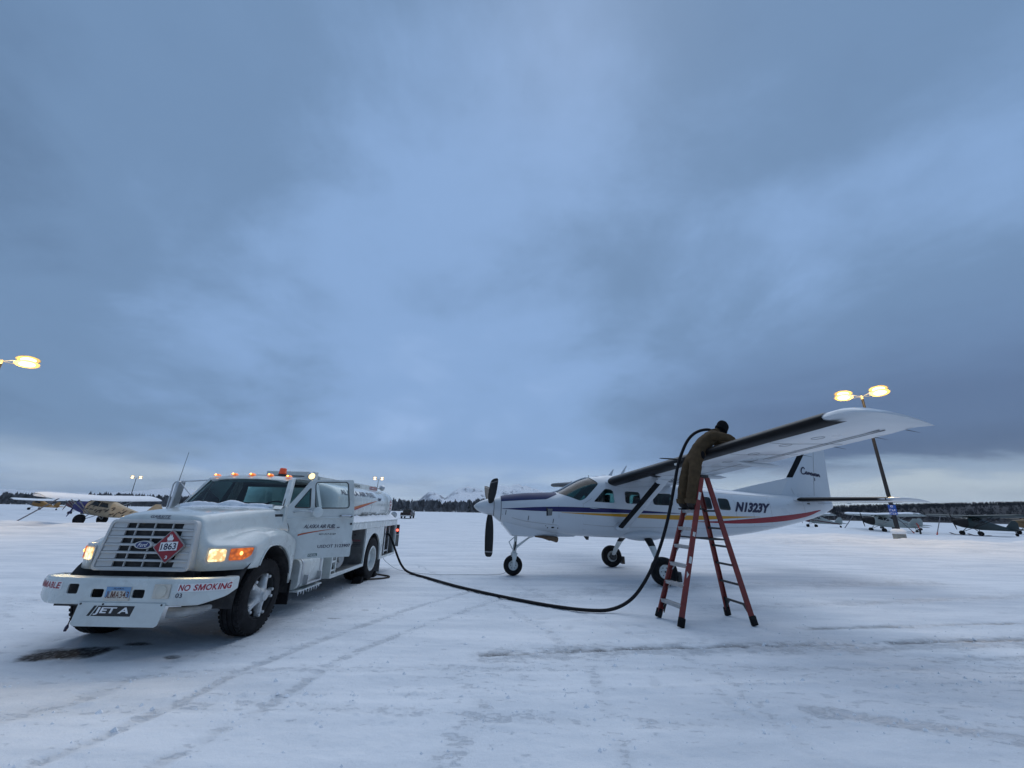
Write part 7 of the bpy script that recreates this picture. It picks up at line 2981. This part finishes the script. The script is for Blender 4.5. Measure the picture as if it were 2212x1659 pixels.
# ------------------------------------------------------------------ light masts
def mast(x, y, h, label, yaw, base=True, z0=0.0, sign=False, aim=None, glow=0.0):
    T = empty('light_mast', (x, y, z0))
    tag(T, label, 'lamp post', 'floodlight masts around the ramp')
    m = MB()
    m.loft([[(a * r, b * r, z) for a, b in ((-1, -1), (1, -1), (1, 1), (-1, 1))] for z, r in ((0.0, 0.105), (h, 0.065))], True, True, True)
    m.build('pole', 'pole_steel', T, bevel=0.02)
    m = MB()
    m.lathe([(-0.20, 0.085), (0.06, 0.085), (0.10, 0.05), (0.10, 0)], (0, 0, h), (0, 0, 1), 14)
    m.build('pole_cap', 'lamp_house', T)
    u = Vector((math.cos(yaw), math.sin(yaw), 0))
    w = Vector((-math.sin(yaw), math.cos(yaw), 0))
    if aim is None:
        aim = Vector((-x, -y, 0)).normalized()
    else:
        aim = Vector(aim).normalized()
    for su in (-1, 1):
        for sw in (-1, 1):
            tip = Vector((0, 0, h)) + u * (su * 0.50) + w * (sw * 0.55) + Vector((0, 0, 0.10))
            m = MB()
            m.tube([Vector((0, 0, h)), tip], 0.030, 8)
            m.build('arm', 'pole_galv', T)
            hd = empty('floodlight')
            hd.parent = T
            c = Vector((0, 0, h)) + u * (su * 1.10) + w * (sw * 0.62) + Vector((0, 0, 0.30 + 0.30 * sw))
            nrm = (aim * 0.80 + Vector((0, 0, -1)) * 0.60 + u * (su * 0.1)).normalized()
            lx = (u - nrm * u.dot(nrm)).normalized()
            ly = nrm.cross(lx)
            m = MB()
            rings = []
            for k, q in ((-0.26, 0.25), (-0.22, 0.55), (-0.10, 0.90), (0.0, 1.0), (0.02, 1.0), (0.02, 0.92)):
                rings.append([c + nrm * k + lx * (0.60 * q * math.cos(t)) + ly * (0.30 * q * math.sin(t)) for t in np.linspace(0, 2 * math.pi, 25)[:-1]])
            m.loft(rings, True, True)
            m.build('lamp_housing', 'lamp_house', hd, smooth=50)
            for nm, mt, qs, dd in (('halo_bowl', 'halo_bowl', (1.0, 0.85, 0.64), 0.010), ('lamp_lens', 'lamp_glow', (0.66, 0.5, 0.25), 0.020)):  # outer bowl ring carries the painted halo, inner one is the lit lens
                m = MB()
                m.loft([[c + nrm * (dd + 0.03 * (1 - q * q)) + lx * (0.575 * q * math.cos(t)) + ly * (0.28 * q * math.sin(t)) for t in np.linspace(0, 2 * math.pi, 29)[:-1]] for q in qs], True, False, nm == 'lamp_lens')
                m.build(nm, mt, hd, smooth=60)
            m = MB()
            m.tube([tip, c - lx * (su * 0.45) - nrm * 0.12], 0.035, 8)
            m.tube([c - lx * (su * 0.46) - nrm * 0.05, c - lx * (su * 0.62) - nrm * 0.02], 0.05, 8)
            m.build('bracket', 'pole_galv', hd)
    if glow > 0:
        ld = bpy.data.lights.new('lamp_light', 'POINT')
        ld.energy = glow
        ld.color = (1.0, 0.68, 0.30)
        ld.shadow_soft_size = 0.5
        lo_ = bpy.data.objects.new('lamp_light', ld)
        COL.objects.link(lo_)
        lo_.parent = T
        lo_.location = aim * 2.2 + Vector((0, 0, h - 0.35))
    if base:
        m = MB()
        m.lathe([(-0.4, 0.37), (0.66, 0.37), (0.70, 0.34), (0.70, 0.0)], (0, 0, 0), (0, 0, 1), 28)
        m.build('base', 'concrete', T, smooth=40)
        rng = random.Random(4)
        m = MB()
        m.loft([[((r + rng.uniform(-0.02, 0.02)) * math.cos(t), (r + rng.uniform(-0.02, 0.02)) * math.sin(t), z) for t in np.linspace(0, 2 * math.pi, 25)[:-1]] for z, r in ((0.66, 0.38), (0.70, 0.43), (0.80, 0.44), (0.90, 0.40), (0.98, 0.28), (1.01, 0.12))], True, True, True)
        m.build('base_snow', 'snow_cap', T, smooth=80)
    if sign:
        sg = empty('mast_sign')
        sg.parent = T
        d = Vector((-0.62, -0.78, 0))
        e = Vector((0.78, -0.62, 0))
        f = lambda q: (lambda a, b: tuple(d * (0.17 + q) + e * a + Vector((0, 0, b))))
        for z0_, z1_ in ((2.44, 2.66), (2.20, 2.42), (1.96, 2.18)):
            m = MB()
            m.prism(rrect(-0.22, 0.22, z0_, z1_, 0.02), f(0.0), f(0.012))
            pn = m.build('sign_panel', 'sign_blue', sg)
            for (a0, a1, b0, b1) in ([(-0.10, 0.10, 0.08, 0.12), (-0.12, -0.06, 0.10, 0.24), (-0.08, 0.1, 0.22, 0.26), (0.02, 0.10, 0.14, 0.17)] if z0_ > 2.43 else
                                     [(-0.28, -0.24, 0.06, 0.24), (-0.28, -0.12, 0.20, 0.24), (-0.06, -0.02, 0.06, 0.24), (-0.06, 0.08, 0.06, 0.10), (0.12, 0.16, 0.06, 0.24), (0.16, 0.28, 0.13, 0.17), (-0.3, 0.3, 0.025, 0.035)]):
                a0, a1, b0, b1 = a0 * 0.62, a1 * 0.62, b0 * 0.72, b1 * 0.72
                poly_on('sign_mark', [(a0, z0_ + b0), (a1, z0_ + b0), (a1, z0_ + b1), (a0, z0_ + b1)], f(0.015), 'decal_white', pn)
    return T


pbr('sign_blue', (0.02, 0.09, 0.42), 0.4)
mast(28.25, 30.0, 11.0, 'dark floodlight mast with blue sign rising behind the aircraft wing', R(-43), True, ground_z(28.25, 30.0) - 0.05, True, glow=1300.0)
mast(-35.2, 25.2, 10.9, 'floodlight mast at the left edge with only its lamps in view', R(54), False, 0.0, glow=1300.0)
mast(-137.0, 147.0, 10.6, 'distant floodlight mast above the snow covered wing', R(43), False, 0.0)
mast(-42.8, 130.0, 10.6, 'distant floodlight mast behind the fuel tank', R(18), False, 0.0)


# ------------------------------------------------------------------ parked light aircraft
pbr('fabric_yellow', (0.40, 0.33, 0.23), 0.6, var=0.12, dirt=(0.28, 0.20, 0.13), dirt_amt=0.6, dirt_scale=0.8)
pbr('camo_brown', (0.045, 0.035, 0.028), 0.7, var=0.3)
pbr('cover_blue', (0.022, 0.028, 0.13), 0.85, var=0.3, bump=0.4, bscale=8)
pbr('cover_black', (0.010, 0.010, 0.012), 0.85, var=0.3, bump=0.4, bscale=8)
pbr('gold_fabric', (0.36, 0.18, 0.045), 0.55, var=0.12)
pbr('pale_green', (0.33, 0.375, 0.365), 0.45, var=0.06)
pbr('deep_green', (0.010, 0.030, 0.034), 0.5, var=0.2)
pbr('maroon', (0.09, 0.018, 0.026), 0.5, var=0.2)
pbr('brown_paint', (0.16, 0.10, 0.04), 0.5, var=0.2)
pbr('window_dark', (0.014, 0.018, 0.020), 0.15, var=0.2)
pbr('tie_red', (0.45, 0.06, 0.04), 0.6)
pbr('strap_grey', (0.14, 0.14, 0.16), 0.8, var=0.2)


def light_aircraft(label, loc, yaw, skin, wing, nose, trim, snow=False, skis=False, camo=False, tail_mat=None, stripe=None, big=True, prop=True, span=10.7):
    """tail-wheel high-wing aircraft, nose towards local -x"""
    A = empty('parked_aircraft', (loc[0], loc[1], loc[2] if len(loc) > 2 else ground_z(loc[0], loc[1])), yaw)
    tag(A, label, 'aircraft', 'light aircraft parked around the ramp')
    pitch = R(9.0)

    def tr(p):                    # nose-high attitude about the main wheels
        x, y, z = p
        return (x * math.cos(pitch) + z * math.sin(pitch), y, -x * math.sin(pitch) + z * math.cos(pitch))
    S = [(-1.75, 1.00, 1.42, 0.18), (-1.60, 0.90, 1.55, 0.36), (-1.2, 0.82, 1.66, 0.42), (-0.72, 0.76, 1.74, 0.45), (-0.35, 0.74, 2.02, 0.46), (0.05, 0.74, 2.12, 0.46), (1.1, 0.78, 2.05, 0.44), (2.0, 0.90, 1.80, 0.34), (3.2, 1.06, 1.60, 0.20), (4.4, 1.22, 1.48, 0.08), (4.75, 1.28, 1.46, 0.03)]

    def ring(x, q=1.0):
        zb, zt, hw = [float(np.interp(x, [s[0] for s in S], [s[i] for s in S])) for i in (1, 2, 3)]
        out = []
        for k in range(20):
            a = 2 * math.pi * k / 20
            c, s_ = math.cos(a), math.sin(a)
            out.append(tr((x, q * hw * math.copysign(abs(c) ** 0.7, c), (zb + zt) / 2 + q * (zt - zb) / 2 * math.copysign(abs(s_) ** 0.75, s_))))
        return out
    m = MB()
    m.loft([ring(x) for x in (-0.75, -0.5, -0.35, -0.1, 0.2, 0.7, 1.1, 1.6, 2.2, 3.0, 3.8, 4.4, 4.75)], True, True, True)
    m.build('fuselage', skin, A, smooth=45)
    m = MB()
    m.loft([ring(x, 1.03 if x > -1.7 else 0.8) for x in (-1.78, -1.62, -1.3, -1.0, -0.75, -0.66)], True, True, True)
    m.build('cowl_cover', nose, A, smooth=50)

    def sd(x, z, s, d=0.006):
        zb, zt, hw = [float(np.interp(x, [q[0] for q in S], [q[i] for q in S])) for i in (1, 2, 3)]
        c = (zb + zt) / 2
        v_ = min(0.999, abs(z - c) / ((zt - zb) / 2))
        y = hw * (1 - v_ ** (1 / 0.75 * 2)) ** 0.35
        return tr((x, s * (y + d), z))
    for s in (-1, 1):
        for nm, poly in (('cabin_window', [(-0.30, 1.55), (0.35, 1.52), (0.35, 1.90), (-0.12, 1.92)]), ('rear_window', [(0.42, 1.52), (1.15, 1.55), (0.95, 1.86), (0.42, 1.89)])):
            m = MB()
            k = 8
            top = [(poly[3][0] + (poly[2][0] - poly[3][0]) * i / k, poly[3][1] + (poly[2][1] - poly[3][1]) * i / k) for i in range(k + 1)]
            bot = [(poly[0][0] + (poly[1][0] - poly[0][0]) * i / k, poly[0][1] + (poly[1][1] - poly[0][1]) * i / k) for i in range(k + 1)]
            rows = [[sd(a[0] + (b[0] - a[0]) * q, a[1] + (b[1] - a[1]) * q, s, 0.012) for a, b in zip(bot, top)] for q in (0, 0.33, 0.66, 1)]
            m.loft(rows, False)
            m.build(nm, 'window_dark', A, smooth=60)
        if stripe:
            m = MB()
            rows = [[sd(x, z + 0.03 * x, s, 0.010) for x in np.linspace(-0.6, 4.5, 20)] for z in (1.08, 1.16, 1.24)]
            m.loft(rows, False)
            m.build('stripe', stripe, A, smooth=60)
        if camo and s == -1:
            rng = random.Random(21)
            for i in range(34):
                x, z = rng.uniform(-0.55, 3.0), rng.uniform(0.92, 1.72)
                a = R(rng.uniform(20, 60))
                L_, w_ = rng.uniform(0.07, 0.22), rng.uniform(0.03, 0.06)
                pts = []
                for t in np.linspace(0, 2 * math.pi, 11)[:-1]:
                    u, v_ = L_ * math.cos(t) * rng.uniform(0.8, 1.1), w_ * math.sin(t) * rng.uniform(0.7, 1.3)
                    pts.append(sd(x + u * math.cos(a) - v_ * math.sin(a), z + u * math.sin(a) + v_ * math.cos(a), s, 0.012))
                m = MB()
                m.add(pts, [tuple(range(10))])
                m.build('camo_patch', 'camo_brown', A, smooth=None)
    m = MB()
    m.loft([[tr((x - 0.0, y, z)) for x, y, z in ((-0.74, -0.36, 1.70), (-0.74, 0.36, 1.70))], [tr((x, y, z)) for x, y, z in ((-0.30, -0.38, 2.04), (-0.30, 0.38, 2.04))]], False)
    m.build('windscreen', 'window_dark', A, smooth=None)
    # wing
    hs = span / 2
    prof = [(0.0, 0.0), (0.03, 0.055), (0.12, 0.10), (0.30, 0.13), (0.6, 0.10), (1.0, 0.01), (0.6, -0.02), (0.30, -0.035), (0.12, -0.035), (0.03, -0.03)]
    m = MB()
    rings = []
    for y, q, sh in ((-hs, 0.35, 0.45), (-hs + 0.15, 0.72, 0.20), (-hs + 0.45, 0.94, 0.05), (-hs + 0.8, 1.0, 0.0), (0, 1.0, 0.0), (hs - 0.8, 1.0, 0.0), (hs - 0.45, 0.94, 0.05), (hs - 0.15, 0.72, 0.20), (hs, 0.35, 0.45)):
        rings.append([tr((-0.45 + sh + 1.6 * q * px, y, 2.06 + 0.025 * abs(y) + 1.5 * (0.4 + 0.6 * q) * pz)) for px, pz in prof])
    m.loft(rings, True, True, True)
    m.build('wing', wing, A, smooth=50)
    if snow:
        m = MB()
        rng = random.Random(9)
        rings = []
        for y in np.linspace(-hs + 0.05, hs - 0.05, 36):
            e = min(1, (hs - abs(y)) / 0.5)
            q = 0.4 + 0.6 * math.sqrt(e)
            sh = 0.40 * (1 - math.sqrt(e))
            t = 0.085 * e + rng.uniform(0, 0.02) + 0.012
            rings.append([tr((-0.47 + sh + 1.6 * q * px, y, 2.06 + 0.025 * abs(y) + 1.5 * (0.4 + 0.6 * q) * pz + (t if 0.02 < px < 0.98 else 0.008))) for px, pz in ((-0.01, 0.0), (0.03, 0.06), (0.12, 0.10), (0.30, 0.13), (0.6, 0.10), (0.97, 0.02), (1.0, 0.008))])
        m.loft(rings, False)
        m.build('wing_snow', 'snow_cap', A, smooth=80)
    for s in (-1, 1):
        for x0, x1 in ((-0.25, -0.15), (-0.10, 0.55)):
            m = MB()
            m.tube([tr((x0, s * 0.42, 0.82)), tr((x1, s * 2.6, 2.08))], 0.035, 8)
            m.build('wing_strut', trim, A)
        wx = -0.05
        m = MB()
        m.tube([tr((wx - 0.1, s * 0.38, 0.80)), (wx, s * 0.98, 0.36)], 0.035, 8)
        m.tube([tr((wx + 0.45, s * 0.38, 0.80)), (wx, s * 0.98, 0.36)], 0.028, 8)
        m.build('gear_leg', trim, A)
        r = 0.42 if big else 0.25
        m = MB()
        m.lathe([(-0.11, r * 0.4), (-0.15, r * 0.6), (-0.15, r * 0.85), (-0.08, r), (0.08, r), (0.15, r * 0.85), (0.15, r * 0.6), (0.11, r * 0.4)], (wx, s * 1.02, r), (0, 1, 0), 24, True, True)
        m.build('wheel', 'rubber', A, smooth=50)
        if skis:
            m = MB()
            m.loft([[(wx + x, s * 1.02 + yy, z + zz) for yy, zz in ((-0.15, 0), (0.15, 0), (0.15, 0.03), (-0.15, 0.03))] for x, z in ((-1.35, 0.22), (-1.05, 0.10), (-0.7, 0.04), (0.6, 0.04), (0.95, 0.06))], True, True, True)
            m.build('ski', 'maroon', A, bevel=0.01)
    tm_ = tail_mat or skin
    m = MB()
    fin = [(3.65, 1.50), (4.10, 2.10), (4.35, 2.42), (4.75, 2.48), (5.02, 2.2), (5.05, 1.5), (4.8, 1.24)]
    m.prism(fin, lambda a, b: tr((a, -0.03, b)), lambda a, b: tr((a, 0.03, b)))
    m.build('fin', tm_, A, bevel=0.015)
    m = MB()
    stb = [(3.9, -0.05), (4.2, -1.2), (4.5, -1.5), (5.0, -1.45), (5.05, 0), (5.0, 1.45), (4.5, 1.5), (4.2, 1.2), (3.9, 0.05)]
    m.prism(stb, lambda a, b: tr((a, b, 1.44)), lambda a, b: tr((a, b, 1.49)))
    m.build('tailplane', tm_, A, bevel=0.012)
    m = MB()
    m.tube([tr((4.55, 0, 1.26)), (4.78, 0, 0.25)], 0.03, 8)
    m.lathe([(-0.05, 0.05), (-0.05, 0.16), (0.05, 0.16), (0.05, 0.05)], (4.80, 0, 0.16), (0, 1, 0), 16, True, True)
    m.build('tail_wheel', 'rubber', A)
    if prop:
        m = MB()
        hub = Vector(tr((-1.86, 0, 1.24)))
        d = Vector((0.12, 0.30, 0.95)).normalized()
        for s in (-1, 1):
            rings = []
            for r, c, t in ((0.0, 0.10, 0.08), (0.25, 0.14, 0.05), (0.6, 0.16, 0.03), (0.95, 0.08, 0.012)):
                C = hub + d * (s * r)
                rings.append([C + Vector((t * math.cos(q), c / 2 * math.sin(q), 0)) for q in np.linspace(0, 2 * math.pi, 9)[:-1]])
            m.loft(rings, True, True, True)
        m.ball(tuple(hub), (0.16, 0.11, 0.11), 12, 8)
        m.build('propeller', nose, A)
    return A


yaw0 = R(4)
light_aircraft('tan camouflaged bush plane with blue nose cover and snow covered wing', (-34.7, 34.4, 0.0), yaw0, 'fabric_yellow', 'snow_cap', 'cover_blue', 'pole_galv', snow=True, camo=True)
light_aircraft('small gold light aircraft far off at the left edge', (-104, 90), R(0), 'gold_fabric', 'strap_grey', 'strap_grey', 'pole_galv', snow=True, prop=False, big=False)
light_aircraft('white and red light aircraft half hidden behind the camouflaged plane', (-63, 60), R(6), 'pale_green', 'pale_green', 'maroon', 'pole_galv', snow=True, stripe='maroon', big=False)
light_aircraft('pale light aircraft with black nose cover in front of the wooded bluff', (47.9, 53.6, 0.0), R(-3), 'pale_green', 'pale_green', 'cover_black', 'pole_galv', snow=True, big=False)
light_aircraft('pale light aircraft just behind the one with the black nose cover', (57.5, 62.5), R(-2), 'pale_green', 'pale_green', 'maroon', 'pole_galv', snow=True, stripe='maroon', big=False)
light_aircraft('dark green light aircraft on skis near the right edge', (53.3, 47.6, 0.0), R(-4), 'deep_green', 'deep_green', 'cover_black', 'pole_steel', skis=True, big=False)
light_aircraft('white and maroon light aircraft seen below the turboprop tail', (52.6, 71.5), R(-2), 'pale_green', 'pale_green', 'maroon', 'pole_galv', snow=True, stripe='maroon', span=9.0, big=False)
light_aircraft('brown light aircraft cut off by the right edge of the picture', (68.0, 54.0), R(-3), 'brown_paint', 'brown_paint', 'brown_paint', 'pole_steel', snow=True, prop=False, big=False)


def tie_down(a, b, label):
    o = Vector(b)
    t = empty('tie_down', o)
    tag(t, label, 'tie-down', 'tie-down straps of the parked aircraft')
    av = Vector(a) - o
    m = MB()
    m.tube([av, av * 0.12], 0.045, 8)
    m.build('strap', 'strap_grey', t)
    m = MB()
    m.tube([av * 0.12, Vector((0, 0, -0.05))], [0.055, 0.08], 8)
    m.build('anchor', 'tie_red', t)


tie_down((-35.2, 31.9, 2.05), (-38.6, 32.3, 0.08), 'red tipped tie-down strap in front of the camouflaged plane')
tie_down((47.5, 56.3, 2.1), (45.6, 56.4, 0.02), 'red tipped tie-down strap ahead of the black nosed pale plane')
tie_down((48.0, 51.0, 2.1), (49.6, 50.6, 0.02), 'red tipped tie-down strap under the near wing of the pale plane')
tie_down((53.0, 50.2, 2.1), (49.2, 47.6, 0.02), 'tie-down strap ahead of the dark green plane on skis')
mk = empty('marker_post', (48.7, 48.95, 0.0))
tag(mk, 'short red and black marker post in the snow between two parked planes', 'post')
m = MB()
m.tube([(0, 0, -0.1), (0.02, 0, 0.55)], 0.09, 10)
m.build('post', 'cover_black', mk)
m = MB()
m.tube([(0.02, 0, 0.55), (-0.05, 0, 1.0), (-0.18, 0, 1.2)], 0.06, 8)
m.build('post_top', 'tie_red', mk)
m = MB()
m.box(-0.16, 0.20, -0.10, 0.10, 0.40, 0.55)
m.build('bracket', 'cover_black', mk)


# ------------------------------------------------------------------ pickup far away
def pickup():
    T = empty('pickup_truck', (-19.3, 78.0, ground_z(-19.3, 78.0)), R(4))
    tag(T, 'dark pickup truck driving off across the snow in the distance', 'truck')
    pbr('pickup_paint', (0.018, 0.011, 0.011), 0.4, spec=0.3)
    m = MB()
    m.loft([[(x, y, z) for x, z in round_poly([(-0.92, 0.42), (0.92, 0.42), (0.94, 0.80), (0.88, 1.08), (-0.88, 1.08), (-0.94, 0.80)], 0.06)] for y in (-2.5, 2.4)], True, True, True)
    m.build('body', 'pickup_paint', T, bevel=0.03)
    m = MB()
    cab = [(-0.84, 1.085), (0.84, 1.085), (0.66, 1.60), (-0.66, 1.60)]
    m.loft([[(x, y, z) for x, z in round_poly(cab, 0.10)] for y in (-0.9, 0.9)], True, True, True)
    m.build('cab', 'pickup_paint', T, bevel=0.04)
    m = MB()
    m.add([(-0.68, -0.912, 1.14), (0.68, -0.912, 1.14), (0.57, -0.912, 1.52), (-0.57, -0.912, 1.52)], [(0, 1, 2, 3)])
    m.build('rear_window', 'window_dark', T, smooth=None)
    m = MB()
    m.box(-0.95, 0.95, -2.62, -2.505, 0.40, 0.58)
    m.build('bumper', 'aluminium', T, bevel=0.02)
    m = MB()
    m.box(-0.22, 0.22, -2.632, -2.621, 0.42, 0.56)
    m.build('number_plate', 'decal_white', T)
    for s in (-1, 1):
        m = MB()
        m.box(s * 0.78, s * 0.92, -2.52, -2.49, 0.66, 1.0)
        m.build('tail_lamp', 'maroon', T)
        m = MB()
        m.box(s * 0.90, s * 1.12, 0.75, 0.85, 1.12, 1.30)
        m.build('mirror', 'black_plastic', T, bevel=0.02)
        for y in (-1.6, 1.6):
            m = MB()
            m.lathe([(-0.12, 0.18), (-0.12, 0.36), (0.12, 0.36), (0.12, 0.18)], (s * 0.82, y, 0.36), (1, 0, 0), 20, True, True)
            m.build('wheel', 'rubber', T)


pickup()


# ------------------------------------------------------------------ cold haze over the whole airfield
def haze():
    m = MB()
    m.box(-9500, 8500, -3000, 7200, -14, 420)
    me = m.mesh('haze')
    mt = bpy.data.materials.new('haze_air')
    mt.use_nodes = True
    nt = mt.node_tree
    for n in list(nt.nodes):
        nt.nodes.remove(n)
    out = nt.nodes.new('ShaderNodeOutputMaterial')
    v = nt.nodes.new('ShaderNodeVolumePrincipled')
    v.inputs['Color'].default_value = (0.86, 0.92, 1.0, 1)
    v.inputs['Density'].default_value = 0.00006
    v.inputs['Anisotropy'].default_value = 0.1
    nt.links.new(v.outputs[0], out.inputs['Volume'])
    me.materials.append(mt)
    o = bpy.data.objects.new('haze', me)
    COL.objects.link(o)
    tag(o, None, None, None, 'stuff')
    SC.cycles.volume_bounces = 0


haze()
